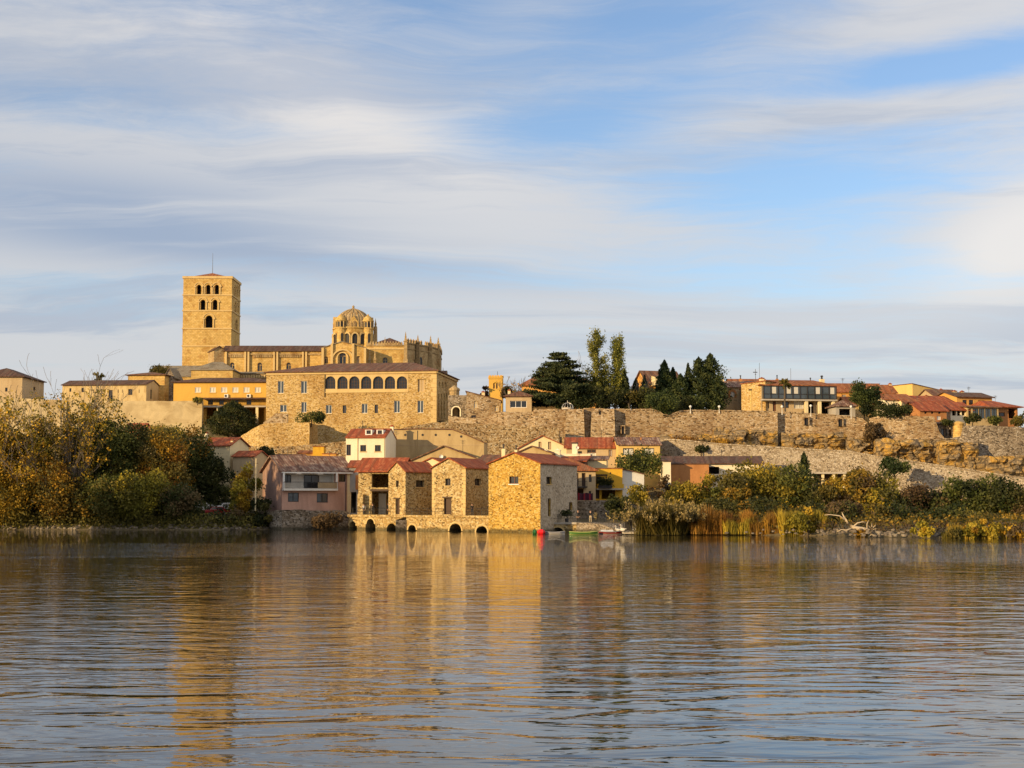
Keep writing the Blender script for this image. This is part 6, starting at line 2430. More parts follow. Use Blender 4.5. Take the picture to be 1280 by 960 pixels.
def poplar(label, px, pyt, pyb, wpx, Y, seed=5, lean=0.0, dens=50, pal='poplar', name='poplar'):
    rng = np.random.default_rng(seed)
    base = at(px, pyb, Y); k = Y / F
    h, w = (pyb - pyt) * k, wpx * k
    root = thing(name, label, 'tree', tuple(base))
    mb = MB(); P, T = [], []
    mb.tube([(0, 0, -.5), (lean * h * .4, 0, h * .5), (lean * h, 0, h * .96)], [.3, .18, .03], 6)
    nb = 34
    for i in range(nb):
        t = .10 + .86 * i / nb
        a = rng.uniform(0, 2 * math.pi)
        prof = math.sin(min(1, (t + .12) / .55) * math.pi / 2) * (1 - max(0, t - .5) / .62) ** .9
        L = (w / 2) * prof * rng.uniform(.6, 1.15)
        up = h * rng.uniform(.08, .15)
        x0, z0 = lean * h * t, h * t
        e = np.array([x0 + L * math.cos(a), L * math.sin(a), min(z0 + up, h * 1.0)])
        mb.tube([(x0, 0, z0), (x0 + L * .6 * math.cos(a), L * .6 * math.sin(a), z0 + up * .35), tuple(e)], [.06, .04, .015], 3)
        for q in range(6):
            f = .25 + .8 * q / 5
            c = np.array([x0 + L * f * math.cos(a), L * f * math.sin(a), z0 + up * f])
            n = int(dens * rng.uniform(.5, 1.2))
            P.append(c + rng.normal(size=(n, 3)) * np.array([.32, .32, .55])); T.append(np.full(n, rng.random()))
    pos, t = np.concatenate(P), np.concatenate(T)
    me = leaf_mesh('crown', pos, .23 * rng.uniform(.6, 1.3, len(pos)), pal_cols(pal, t, rng), rng, 1.4)
    link('crown', me, root)
    mb.build('trunk', M['barkg'], root)


def bare_tree(label, px, pyt, pyb, Y, seed=2, spread=.5, n=6, depth=3, leaves=0, bark='barkg', cat='tree', r0=.16, pal='gold'):
    rng = np.random.default_rng(seed)
    base = at(px, pyb, Y); h = (pyb - pyt) * Y / F
    root = thing('bare_tree', label, cat, tuple(base))
    mb = MB(); tips = []
    mb.tube([(0, 0, -.4), (0, 0, h * .15)], [r0 * 1.2, r0], 7)
    for i in range(n):
        a = rng.uniform(0, 2 * math.pi)
        d = np.array([spread * math.cos(a), spread * math.sin(a), 1.0]); d /= np.linalg.norm(d)
        tips += limb(mb, (0, 0, h * .12), d, h * rng.uniform(.62, .9), r0 * .6, rng, depth, spread * .8, .2, 3)
    kz = h / float(np.percentile([p[2] for p in mb.v], 99.4))
    mb.v = [(x * min(1, kz * 1.25), y * min(1, kz * 1.25), z * kz) for x, y, z in mb.v]
    tips = [(x * min(1, kz * 1.25), y * min(1, kz * 1.25), z * kz) for x, y, z in tips]
    mb.v = [(x, y, z if z < h else h + (z - h) * .4) for x, y, z in mb.v]
    mb.build('trunk', M[bark], root)
    if leaves:
        tp = np.array(tips); tp = tp[tp[:, 2] < h * .80]
        idx = rng.integers(0, len(tp), leaves)
        pos = tp[idx] + rng.normal(size=(leaves, 3)) * .35
        me = leaf_mesh('crown', pos, .27 * rng.uniform(.6, 1.3, leaves), pal_cols(pal, rng.random(leaves), rng), rng)
        link('crown', me, root)
    return root


def shrub(label, px, pyt, pyb, wpx, Y, pal='olive', seed=1, name='shrub', dens=120, leaf=.24, cat='shrub', **k):
    return tree(label, px, pyt, pyb, wpx, Y, pal, seed, cat, name, dens, leaf, .0, trunk=True, clump=.34, **k)


# ---- left bank wood
bare_tree('leafless grey tree with fine twigs at the outer end of the wood', 26, 488, 658, 237, 17, .3, 7, 3, 1500, 'barkg', r0=.22, pal='gold')
bare_tree('slender bare tree rising behind the grey-green pointed tree', 92, 462, 655, 240, 18, .26, 6, 3, 1200, 'barkg', r0=.22, pal='autumn')
bare_tree('tall half-bare tree with pale upright twigs rising over the autumn wood', 74, 450, 655, 238, 7, .34, 12, 3, 4600, 'barkg', r0=.34, pal='autumn')
tree('golden tree hanging over the water at the picture edge', -6, 507, 663, 76, 236, 'yellowgreen', 21, pal2='gold', p2=.45, dens=110)
tree('yellow-green tree with golden lower boughs next to the half-bare tree', 38, 510, 662, 74, 239, 'yellowgreen', 22, pal2='gold', p2=.25)
tree('orange-leaved low tree dipping its boughs to the waterline', 62, 572, 663, 62, 234.5, 'gold', 23, pal2='olive', p2=.45, dens=70, gaps=.4)
tree('narrow grey-green tree with a pointed top beside the half-bare tree', 103, 490, 658, 46, 243, 'olive', 24, clump=.36)
tree('broad dark green tree behind the waterside bushes', 140, 516, 660, 64, 243, 'green', 25, pal2='olive', p2=.3)
tree('olive tree with thin golden top under the stained rampart', 172, 529, 658, 62, 248, 'olive', 26, pal2='dark', p2=.3)
tree('rounded tree with a bright golden cap in the middle of the wood', 203, 533, 658, 58, 244, 'olive', 27, pal2='gold', p2=.45)
tree('tall dark tree with a few yellow boughs close to the red-roofed cottage', 236, 528, 658, 58, 250, 'green', 28, pal2='gold', p2=.22)
tree('very dark glossy tree below the red-roofed cottage', 268, 561, 650, 44, 249, 'dark', 29)
tree('slim golden tree against the dark side wall of the pink house', 305, 577, 655, 36, 239, 'yellowgreen', 30, pal2='gold', p2=.5, gaps=.3)
tree('bushy olive tree standing at the waterline before the dark trees', 178, 580, 666, 68, 236, 'olive', 31, pal2='yellowgreen', p2=.5)
tree('dark round bush-like tree beside the waterline boulders', 128, 588, 666, 64, 235.6, 'green', 32, pal2='olive', p2=.4)
tree('low dark tree with rusty edge near the hidden parked cars', 226, 604, 666, 54, 236.4, 'dark', 33, pal2='brown', p2=.3)
shrub('brownish bush on the boulder bank under the slim golden tree', 288, 634, 662, 46, 236, 'brown', 34, pal2='dark', p2=.5)
shrub('dark bush at the corner of the pink house embankment', 326, 622, 662, 34, 237, 'dark', 35, pal2='olive', p2=.3)
shrub('rounded dry brown bush against the embankment under the pink house', 411, 637, 662, 46, 233.5, 'brown', 36, dens=150)
shrub('golden-green bush between the wood and the red shed roofs', 205, 530, 560, 62, 262, 'yellowgreen', 37, pal2='autumn', p2=.3)
tree('dusky tree filling the gap at the lower edge of the wood', 90, 596, 666, 62, 236, 'mixed', 38)
tree('dim olive tree at the outer edge of the wood', 14, 588, 667, 68, 235, 'mixed', 39, pal2='gold', p2=.35)

# ---- around the palace
cypress('huge rounded dark evergreen bush in front of the ochre terrace', 291, 502, 544, 64, 317, 'dark', 41, name='evergreen_bush', ragged=.14, dens=240, leaf=.22, belly=.22)
shrub('spiky green bush on top of the bastion', 389, 514, 530, 36, 303, 'green', 42)
shrub('little dark bush behind the red hipped roof', 331, 558, 572, 22, 262, 'dark', 43)
shrub('green tree top behind the low stone outbuilding', 203, 450, 472, 26, 352, 'olive', 44, name='tree_top', cat='tree')
shrub('dry grass tuft on the rampart by the ochre house', 247, 497, 503, 12, 321, 'olive', 45)


def palm(label, px, pyt, pyb, wpx, Y, seed, trunk_r=.2, dead=True):
    rng = np.random.default_rng(seed)
    base = at(px, pyb, Y); k = Y / F
    h, w = (pyb - pyt) * k, wpx * k
    root = thing('palm_tree', label, 'palm', tuple(base))
    mb = MB()
    hh = h - w * .45
    pts = [(0.04 * math.sin(i), 0, hh * i / 10 - (.5 if i == 0 else 0)) for i in range(11)]
    mb.tube(pts, [trunk_r * (1.2 if i == 0 else 1 + .08 * (i % 2)) for i in range(11)], 8)
    mb.build('trunk', M['bark'], root)
    P, S = [], []
    for i in range(26):
        a = rng.uniform(0, 2 * math.pi); e = rng.uniform(-.75, 1.3)
        for j in range(26):
            s = (w / 2) * j / 25
            z = hh + s * math.sin(e) - .55 * (s / (w / 2)) ** 2 * w * .3
            r = s * math.cos(e) * .95
            P.append((r * math.cos(a) + rng.normal() * .09, r * math.sin(a) + rng.normal() * .09, z)); S.append(e)
    pos = np.array(P); t = np.clip((np.array(S) + .7) / 2, 0, 1)
    me = leaf_mesh('crown', pos, .26 * rng.uniform(.7, 1.2, len(pos)), pal_cols('green' if not dead else 'olive', t, rng), rng, 1.9)
    link('crown', me, root)


palm('palm crown showing over the roof of the long low white house', 122, 462, 490, 24, 345, 46)

# ---- gardens on the plateau
cedar('great dark spreading cedar rising behind the city wall', 699, 440, 514, 96, 299)
cy = [('lone dark columnar conifer right of the two poplars', 780.5, 462, 512, 13, 300, 51), ('pointed cypress in front of the orange gable', 831, 451, 512, 22, 309, 52),
      ('thin cypress just behind the orange gable', 841.5, 460, 512, 15, 311, 53), ('slender dark spire between the orange gable and the broad conifers', 860.5, 455, 512, 11, 309, 54),
      ('low blunt cypress filling the row before the slender spire', 851, 468, 514, 24, 307, 55)]
for l, px, a, b, w, Y, sd_ in cy:
    cypress(l, px, a, b, w, Y, seed=sd_)
cypress('broad ragged conifer with double tip in the cypress row', 874, 447, 514, 25, 308, seed=56, ragged=.7, name='conifer')
cypress('tallest ragged conifer at the end of the cypress row', 888.5, 442.5, 514, 29, 309, seed=57, ragged=.75, name='conifer')
cypress('short dark conifer at the foot of the tallest one', 898, 470, 514, 18, 306, seed=58, ragged=.7, name='conifer')
tree('bushy dark evergreen spilling over the dip in the city wall', 829, 487, 521, 40, 289.5, 'pine', 61, lowest=.0, dens=150, leaf=.22, pal2='cypress', p2=.4)
tree('dark evergreen mass left of the evergreen that spills over the wall', 806, 482, 514, 30, 296, 'dark', 62, lowest=.0, pal2='green', p2=.3)
tree('dark round tree under the tallest poplar', 752, 478, 514, 42, 296, 'dark', 63, lowest=.0, pal2='green', p2=.2)
tree('dark low tree next to the lone columnar conifer', 787, 484, 514, 30, 295, 'dark', 64, lowest=.0, pal2='olive', p2=.25)
cypress('slim dark cypress between the lone conifer and the orange gable', 795, 474, 513, 12, 306, seed=59)
cypress('small pointed cypress touching the orange gable wall', 806, 470, 513, 11, 308, seed=60)
tree('bushy green tree filling the ground between the second poplar and the lone conifer', 776, 480, 514, 34, 303, 'green', 68, lowest=.0, pal2='olive', p2=.3)
tree('olive tree top behind the tallest poplar', 757, 470, 512, 30, 308, 'olive', 69, lowest=.0, pal2='green', p2=.4)
tree('dusky green tree tucked beside the cedar', 733, 482, 514, 30, 297, 'green', 65, lowest=.0, pal2='dark', p2=.5)
tree('dark garden tree behind the wall tower with the drainpipe', 716, 494, 514, 46, 295, 'dark', 66, lowest=.0)
tree('ivy-dark shrubbery at the base of the broad conifers', 866, 494, 514, 40, 294, 'dark', 67, lowest=.0, pal2='pine', p2=.3)
poplar('tallest poplar with thinning olive crown beside the cedar', 747, 418, 512, 29, 300, 71)
poplar('second poplar leaning slightly outwards', 769, 426, 512, 25, 301, 72, .05)
bare_tree('thin nearly bare poplar against the cedar', 728, 438, 512, 303, 73, .12, 4, 2, 500, 'barkg', r0=.12, pal='olive')
bare_tree('small leafless pinkish tree behind the lone conifer', 795, 468, 510, 305, 74, .45, 6, 3, 0, 'barkg', r0=.1)
bare_tree('leafless grey tree between the battlemented tower and the orange roof', 641, 470, 510, 312, 75, .35, 6, 3, 60, 'barkg', r0=.1)
tree('dark small tree beside the battlemented tower', 635, 477, 505, 18, 313, 'brown', 76, lowest=.1, pal2='dark', p2=.5)
tree('brown thin tree on the other side of the battlemented tower', 607, 478, 505, 12, 322, 'brown', 77, lowest=.1, gaps=.4)
palm('slim tall palm in front of the glazed gallery', 981.3, 471, 517, 17, 291, 78, .17)
tree('tall irregular green pine beside the white house', 1080, 473, 523, 36, 290, 'pine', 81, name='pine_tree', dens=150, leaf=.24, lowest=.28, clump=.38)
tree('dark lower boughs of a pine spreading over the wall edge', 1093, 497, 526, 28, 288, 'dark', 82, name='pine_tree', lowest=.0)
shrub('dark hedge trailing along the wall below the white house', 1118, 505, 522, 46, 284.5, 'dark', 83, dens=150, name='hedge')
shrub('grey scrub growing on the broken wall under the pine', 1090, 524, 556, 30, 282.6, 'brown', 84, gaps=.3)
shrub('dark agave-like bush in front of the sunroom', 1216, 515, 531, 20, 291, 'dark', 85)
shrub('clipped dark bush before the sunroom end', 1245, 518, 533, 22, 291, 'green', 86)
shrub('palm-like olive bush on the cliff edge by the last house', 1272, 519, 535, 18, 289, 'olive', 87)
shrub('dark trees behind the last house on the cliff', 1284, 514, 535, 18, 300, 'dark', 88)
shrub('dark scrub in the notch between the stone hut and the cliff', 1184, 524, 532, 18, 282.6, 'dark', 89)
shrub('dry golden grass patch on the ledge below the sagging wall', 856, 547, 557, 40, 283.5, 'reed', 90, dens=90)
shrub('second dry grass patch beside the golden rock', 905, 548, 560, 30, 282.5, 'reed', 91, dens=90)
shrub('dark scrub hanging on the pale retaining wall', 877, 556, 566, 18, 261.5, 'dark', 92)

# ---- the lower gardens and the right bank
tree('wide dark fig tree hiding the lemon yellow house', 800, 561, 598, 58, 247, 'green', 101, lowest=.0, pal2='dark', p2=.4, dens=140)
tree('yellow-green young tree beside the grey-walled house', 798, 604, 640, 28, 221, 'yellowgreen', 102, lowest=.0)
tree('dark dense bush above the landing with railings', 776, 618, 652, 36, 218, 'dark', 103, lowest=.0, dens=150, pal2='green', p2=.3)
RB = [
    ('reddish leafless scrub at the edge of the white shed', 833, 592, 632, 22, 226, 'brown', None),
    ('yellow-green tree in front of the brown outbuilding', 852, 596, 645, 40, 224, 'yellowgreen', 'olive'),
    ('light olive tree beside the brown outbuilding', 884, 588, 645, 38, 226, 'yellowgreen', 'green'),
    ('tall olive tree half covering the white shed', 916, 584, 648, 42, 224, 'olive', 'mixed'),
    ('yellow-topped tree in front of the dark shed roof', 934, 569, 640, 40, 230, 'yellowgreen', 'green'),
    ('large bushy green tree right of the long shed', 962, 572, 650, 50, 226, 'yellowgreen', 'green'),
    ('round green tree under the dark cypress tip', 992, 576, 650, 46, 223, 'green', 'yellowgreen'),
    ('dark tree between the road shelter and the river', 1018, 590, 650, 40, 222, 'dark', 'green'),
    ('brown-green tree before the pale pillars of the road shelter', 1046, 590, 650, 40, 216, 'mixed', 'yellowgreen'),
    ('tree with rusty foliage right of the road shelter', 1078, 584, 650, 44, 214, 'mixed', 'brown'),
    ('yellow-crowned tree below the bright green conifer', 1106, 588, 652, 46, 212, 'yellowgreen', 'olive'),
    ('dull brown thicket tree against the pale retaining wall', 1146, 602, 654, 54, 210, 'brown', 'dark'),
    ('dark tree next to the brown thicket', 1178, 604, 654, 44, 209, 'dark', 'brown'),
    ('big round dark green tree on the right bank', 1212, 590, 656, 52, 206, 'green', 'dark'),
    ('tallest deep green tree at the far right of the bank', 1246, 589, 656, 52, 204, 'dark', 'green'),
    ('brown-edged tree leaving the picture on the right', 1284, 606, 660, 48, 202, 'mixed', 'brown'),
    ('dark undergrowth tree behind the orange reeds', 905, 620, 660, 50, 213, 'dark', 'olive'),
    ('dark low tree behind the rust-coloured reeds', 950, 618, 660, 54, 211, 'dark', 'mixed'),
    ('dark bush behind the driftwood', 1060, 624, 662, 50, 200, 'dark', 'brown'),
    ('shadowy bush behind the little round yellow shrub', 1130, 628, 664, 60, 198, 'dark', 'brown'),
    ('dark bush at the back of the yellow bank shrubs', 1196, 630, 664, 54, 196, 'dark', 'olive'),
    ('low green bush filling the gap beside the pampas clump', 868, 628, 660, 40, 210, 'olive', 'dark'),
    ('dark thicket left of the driftwood', 1012, 622, 664, 40, 206, 'dark', 'olive'),
]
for i, (l, px, a, b, w, Y, p, p2) in enumerate(RB):
    if p == 'brown' and p2 is None:
        tree(l, px, a, b, w, Y, p, 120 + i, gaps=.5)
    else:
        tree(l, px, a + 1, b, w * 1.18, Y, p, 120 + i, pal2=p2, p2=.35, lowest=.0)
cypress('small dark cypress tip poking out of the riverside trees', 1005.5, 567, 605, 13, 226, seed=151)
tree('fresh green conifer standing on the retaining wall bend', 1118, 570, 604, 32, 244, 'pine', 152, name='pine_tree', lowest=.05)
tree('olive sapling beside the fallen bleached trunk', 1098, 628, 662, 34, 197, 'olive', 153, gaps=.3)
shrub('round golden-yellow shrub on the pebble bank', 1152.5, 650, 673, 24, 182.5, 'yellowgreen', 154, pal2='gold', p2=.3, dens=170)
shrub('green-brown bush beside the tall yellow bank grasses', 1198, 654, 674, 30, 182, 'olive', 155, pal2='gold', p2=.4)
shrub('bright yellow spreading bush on the pebble bank', 1222, 652, 674, 30, 181.5, 'yellowgreen', 156, pal2='gold', p2=.3)
shrub('tall yellow bush with drooping tips on the pebble bank', 1240, 644, 674, 32, 181, 'yellowgreen', 157, pal2='gold', p2=.4)
shrub('rusty low bush at the right end of the pebble bank', 1268, 656, 676, 26, 180, 'brown', 158, pal2='gold', p2=.3)
shrub('orange-tinged clump in front of the driftwood root', 1077, 660, 672, 14, 189, 'gold', 159)


tree('olive tree on the right bank just outside the picture edge', 1330, 608, 662, 54, 201, 'green', 161, pal2='yellowgreen', p2=.4)
tree('second bank tree beyond the picture edge, darker and rounder', 1385, 612, 664, 60, 203, 'dark', 162, pal2='olive', p2=.4)
tree('third bank tree beyond the picture edge, yellowish', 1440, 614, 664, 56, 202, 'yellowgreen', 163, pal2='olive', p2=.4)


# ---- pampas clump, reeds
def blades(N, cen_fn, hgt, wid, lean, pal, rng, bend=.35, hmod=None):
    """long bent blades from the ground; returns a mesh"""
    base, tint = cen_fn(N)
    a = rng.uniform(0, 2 * math.pi, N)
    h = hgt * rng.uniform(.55, 1.1, N)
    if hmod is not None:
        h = h * hmod(base)
    ln = lean * rng.uniform(.2, 1.2, N)
    d = np.stack([np.cos(a), np.sin(a), np.zeros(N)], 1)
    s = np.stack([-np.sin(a), np.cos(a), np.zeros(N)], 1) * (wid * rng.uniform(.6, 1.3, N))[:, None]
    p1 = base + d * (h * ln * .35)[:, None] + np.stack([0 * h, 0 * h, h * .6], 1)
    p2 = base + d * (h * ln)[:, None] + np.stack([0 * h, 0 * h, h * (1 - bend * ln)], 1)
    V = np.stack([base - s, base + s, p1 + s * .8, p1 - s * .8, p2], 1).astype(np.float32)
    me = bpy.data.meshes.new('blades')
    me.vertices.add(N * 5); me.loops.add(N * 7); me.polygons.add(N * 2)
    me.vertices.foreach_set('co', V.ravel())
    b = np.arange(N)[:, None] * 5
    li = np.concatenate([b + np.array([[0, 1, 2, 3]]), b + np.array([[3, 2, 4]])], 1).astype(np.int32)
    me.loops.foreach_set('vertex_index', li.ravel())
    st = (np.arange(N)[:, None] * 7 + np.array([[0, 4]])).astype(np.int32)
    me.polygons.foreach_set('loop_start', st.ravel())
    me.polygons.foreach_set('loop_total', np.tile(np.array([4, 3], dtype=np.int32), N))
    at_ = me.attributes.new('leaf', 'FLOAT_COLOR', 'FACE')
    c = np.ones((N, 2, 4), dtype=np.float32); c[:, :, :3] = pal_cols(pal, tint, rng)[:, None, :]
    at_.data.foreach_set('color', c.ravel())
    me.materials.append(M['leaf'])
    me.update(calc_edges=True)
    return me, p2


def reed_bed(label_kind, px0, px1, pyb, pyt, Y, pal, seed, N, depth=3.0):
    rng = np.random.default_rng(seed)
    a, b = at(px0, pyb, Y), at(px1, pyb, Y)
    h = (pyb - pyt) * Y / F
    def cen(n):
        u = rng.random(n)
        x = a.x + (b.x - a.x) * u
        y = a.y + (b.y - a.y) * u + rng.uniform(0, depth, n)
        z = np.full(n, a.z) + .1 * (y - Y)
        return np.stack([x, y, z], 1), np.clip(.5 + .5 * np.sin(u * 19 + seed) * np.cos(u * 7), 0, 1)
    me, _ = blades(N, cen, h, .05, .34, pal, rng, hmod=lambda p: .72 + .3 * np.sin(p[:, 0] * .9 + seed) * np.cos(p[:, 0] * .37) + .16 * np.sin(p[:, 0] * 2.3))
    o = link(label_kind, me)
    return kind(o, 'stuff')


reed_bed('reeds', 864, 985, 668, 634, 198, 'reed', 201, 5200, 4)
reed_bed('reeds', 905, 945, 668, 640, 197, 'reedg', 202, 1500, 3)
reed_bed('reeds', 978, 1032, 671, 634, 194.5, 'reedg', 203, 3600, 3)
reed_bed('reeds', 938, 985, 669, 642, 196.6, 'reed', 204, 1500, 2)
reed_bed('reeds', 1180, 1262, 675, 656, 181.4, 'reedg', 205, 1800, 2)


shrub('big yellow willow-like bush at the end of the reeds', 1010, 634, 671, 42, 194, 'yellowgreen', 206, pal2='gold', p2=.35, gaps=.2)


def pampas(label, px, pyt, pyb, wpx, Y, seed):
    rng = np.random.default_rng(seed)
    base = at(px, pyb, Y); k = Y / F
    h, w = (pyb - pyt) * k, wpx * k
    root = thing('pampas_clump', label, 'plant', tuple(base))
    def cen(n):
        return np.stack([rng.normal(size=n) * w * .2, rng.normal(size=n) * .9, np.zeros(n)], 1), rng.random(n)
    me, tips = blades(3200, cen, h * 1.0, .05, 1.25, 'olive', rng, .34)
    link('leaves', me, root)
    sel = tips[rng.integers(0, len(tips), 210)]
    sel = sel[sel[:, 2] > h * .42]
    P = np.concatenate([s + rng.normal(size=(22, 3)) * np.array([.13, .13, .26]) for s in sel])
    me = leaf_mesh('plumes', P, .16 * rng.uniform(.6, 1.2, len(P)), pal_cols('plume', rng.random(len(P)), rng), rng, 1.8, .5)
    o = link('plumes', me, root)
    o['label'] = 'pale feathery plumes'


pampas('spreading pampas clump with pale plumes leaning over the water by the pontoon', 826, 624, 668, 58, 199, 211)
pampas('smaller pampas clump behind the spreading one', 850, 630, 666, 40, 203, 212)


# ---- rough ground cover along both banks, and the boulders at the waterline
def cover(name, spans, N, seed, size, pal, hmax):
    rng = np.random.default_rng(seed)
    P, T = [], []
    for px0, px1, d0, d1 in spans:
        n = int(N * (px1 - px0) / 1000)
        px = rng.uniform(px0, px1, n)
        for p in px:
            b = col_at(p)[0]
            y = b + rng.uniform(d0, d1)
            P.append(((p - 640) / F * y, y, ground_z(p, y) + rng.random() ** 2 * hmax)); T.append(rng.random())
    me = leaf_mesh(name, np.array(P), size * rng.uniform(.6, 1.4, len(P)), pal_cols(pal, np.array(T), rng), rng, 1.5, .2)
    return kind(link(name, me), 'stuff')


cover('undergrowth', [(-60, 335, 2.5, 24)], 24000, 301, .32, 'dark', 1.2)
cover('undergrowth', [(-60, 345, -.3, 2.6)], 14000, 305, .26, 'olive', 1.5)
cover('undergrowth', [(800, 1330, 2.0, 34)], 22000, 302, .28, 'mixed', .8)
cover('dry_grass', [(1020, 1330, .8, 6)], 6000, 303, .2, 'brown', .4)
cover('dry_grass', [(780, 1330, 40, 60)], 5000, 304, .25, 'reed', .5)


def boulders(px0, px1, n, seed, d0=-.6, d1=2.2, s0=.18, s1=.6):
    rng = np.random.default_rng(seed)
    mb = MB()
    for i in range(n):
        p = rng.uniform(px0, px1)
        y = col_at(p)[0] + rng.uniform(d0, d1)
        x = (p - 640) / F * y
        s = rng.uniform(s0, s1)
        z = ground_z(p, y)
        c = np.array([x, y, z + s * .2])
        b = len(mb.v)
        q = [(-1, -1, -1), (1, -1, -1), (1, 1, -1), (-1, 1, -1), (-.7, -.7, 1), (.7, -.7, 1), (.7, .7, 1), (-.7, .7, 1), (0, -1.35, .1), (1.35, 0, .1), (0, 1.35, .1), (-1.35, 0, .1)]
        th = rng.uniform(0, 6.3)
        ct, st_ = math.cos(th), math.sin(th)
        for v in q:
            v = np.array(v) * rng.uniform(.75, 1.2, 3) * s * np.array([.8, .8, .5])
            mb.v.append((c[0] + v[0] * ct - v[1] * st_, c[1] + v[0] * st_ + v[1] * ct, c[2] + v[2]))
        for f in ((4, 5, 6, 7), (0, 8, 4), (8, 5, 4), (8, 1, 5), (0, 1, 8), (1, 9, 5), (9, 6, 5), (9, 2, 6), (1, 2, 9), (2, 10, 6), (10, 7, 6), (10, 3, 7), (2, 3, 10), (3, 11, 7), (11, 4, 7), (11, 0, 4), (3, 0, 11)):
            mb.f.append(tuple(b + i_ for i_ in f)); mb.uv.append([(0, 0)] * len(f)); mb.mi.append(0)
    return kind(mb.build('bank_rubble', M['boulder']), 'stuff')


boulders(-60, 440, 420, 311, -.4, 1.2, .1, .34)
boulders(1020, 1330, 240, 312, -.4, 1.6, .08, .3)
boulders(780, 1020, 30, 313, -.5, 1.2, .1, .25)


# ---- driftwood
def driftwood():
    rng = np.random.default_rng(9)
    b = at(1085, 669, 189)
    t = thing('driftwood', 'big bleached fallen tree with upturned roots on the pebble bank', 'driftwood', tuple(b))
    k = 189 / F
    mb = MB()
    P = lambda px, py, dy=0: ((px - 1085) * k, dy, (669 - py) * k)
    mb.tube([P(1092, 666), P(1080, 662), P(1066, 659), P(1058, 651), P(1054, 642, .3)], [.34, .3, .22, .14, .06], 7)
    mb.tube([P(1058, 651), P(1050, 645), P(1038, 643.5), P(1031, 644)], [.1, .08, .06, .03], 5)
    mb.tube([P(1066, 659), P(1072, 654), P(1078, 652.5), P(1083, 653)], [.12, .1, .07, .03], 5)
    mb.tube([P(1084, 662), P(1084, 655), P(1086, 650.5)], [.1, .07, .03], 5)
    mb.tube([P(1066, 660), P(1058, 663), P(1052, 662), P(1046, 665)], [.12, .1, .06, .03], 5)
    mb.tube([P(1060, 655), P(1056, 647), P(1053, 640.5)], [.09, .06, .03], 5)
    mb.build('trunk', M['drift'], t, smooth=True)
    mb = MB()
    for i in range(11):
        a = 2 * math.pi * i / 11
        L = rng.uniform(.5, 1.1)
        mb.tube([P(1090, 664), (.5 + .3 * math.cos(a), -.2, .5 + L * .6 * math.sin(a)), (.55 + L * math.cos(a), -.35, .5 + L * math.sin(a))], [.14, .08, .02], 5)
    mb.build('root', M['drift'], t)


driftwood()


# ---- unseen islet with tall poplars, added to shade the lower bank
mb = MB()
n = 28
ring0 = [(-98 + 24 * math.cos(2 * math.pi * i / n), 192 + 7 * math.sin(2 * math.pi * i / n)) for i in range(n)]
for i in range(n):
    a, b = ring0[i], ring0[(i + 1) % n]
    f = lambda p, s: (-98 + (p[0] + 98) * s, 192 + (p[1] - 192) * s)
    mb.face([(*a, -1.2), (*b, -1.2), (*f(b, .86), .5), (*f(a, .86), .5)])
    mb.face([(*f(a, .86), .5), (*f(b, .86), .5), (-98, 192, 1.1)])
kind(mb.build('added_islet_ground', M['ground'], smooth=True), 'structure')
for i, (x, y, hh) in enumerate(((-83.5, 193, 27), (-88.5, 191, 28), (-93, 194, 26.5), (-98, 191, 26), (-103, 193.5, 24), (-108.5, 191.5, 21))):
    px = 640 + F * x / y
    pb = 625 + (CAMH - .8) * F / y
    tree(['stout unseen poplar at the downstream tip of the added islet', 'second unseen poplar of the added islet, tallest of them', 'third unseen poplar on the added islet', 'unseen poplar in the middle of the added islet', 'shorter unseen poplar towards the upstream end of the added islet', 'last low unseen poplar at the upstream end of the added islet'][i],
         px, pb - hh * F / y, pb, 6.5 * F / y, y, 'olive', 400 + i, name='poplar', dens=90, leaf=.3, lowest=.03)

# ================================================================== PEOPLE, BOATS, RAILINGS, LAMPS
CLOTH = {}


def cloth(name, c):
    if name not in CLOTH:
        CLOTH[name] = paint('cloth_' + name, c, .9, var=.1)
    return CLOTH[name]


SKIN = paint('skin', (.45, .26, .17), .6, var=.05)
HAIR = paint('hair', (.03, .02, .015), .7, var=.1)


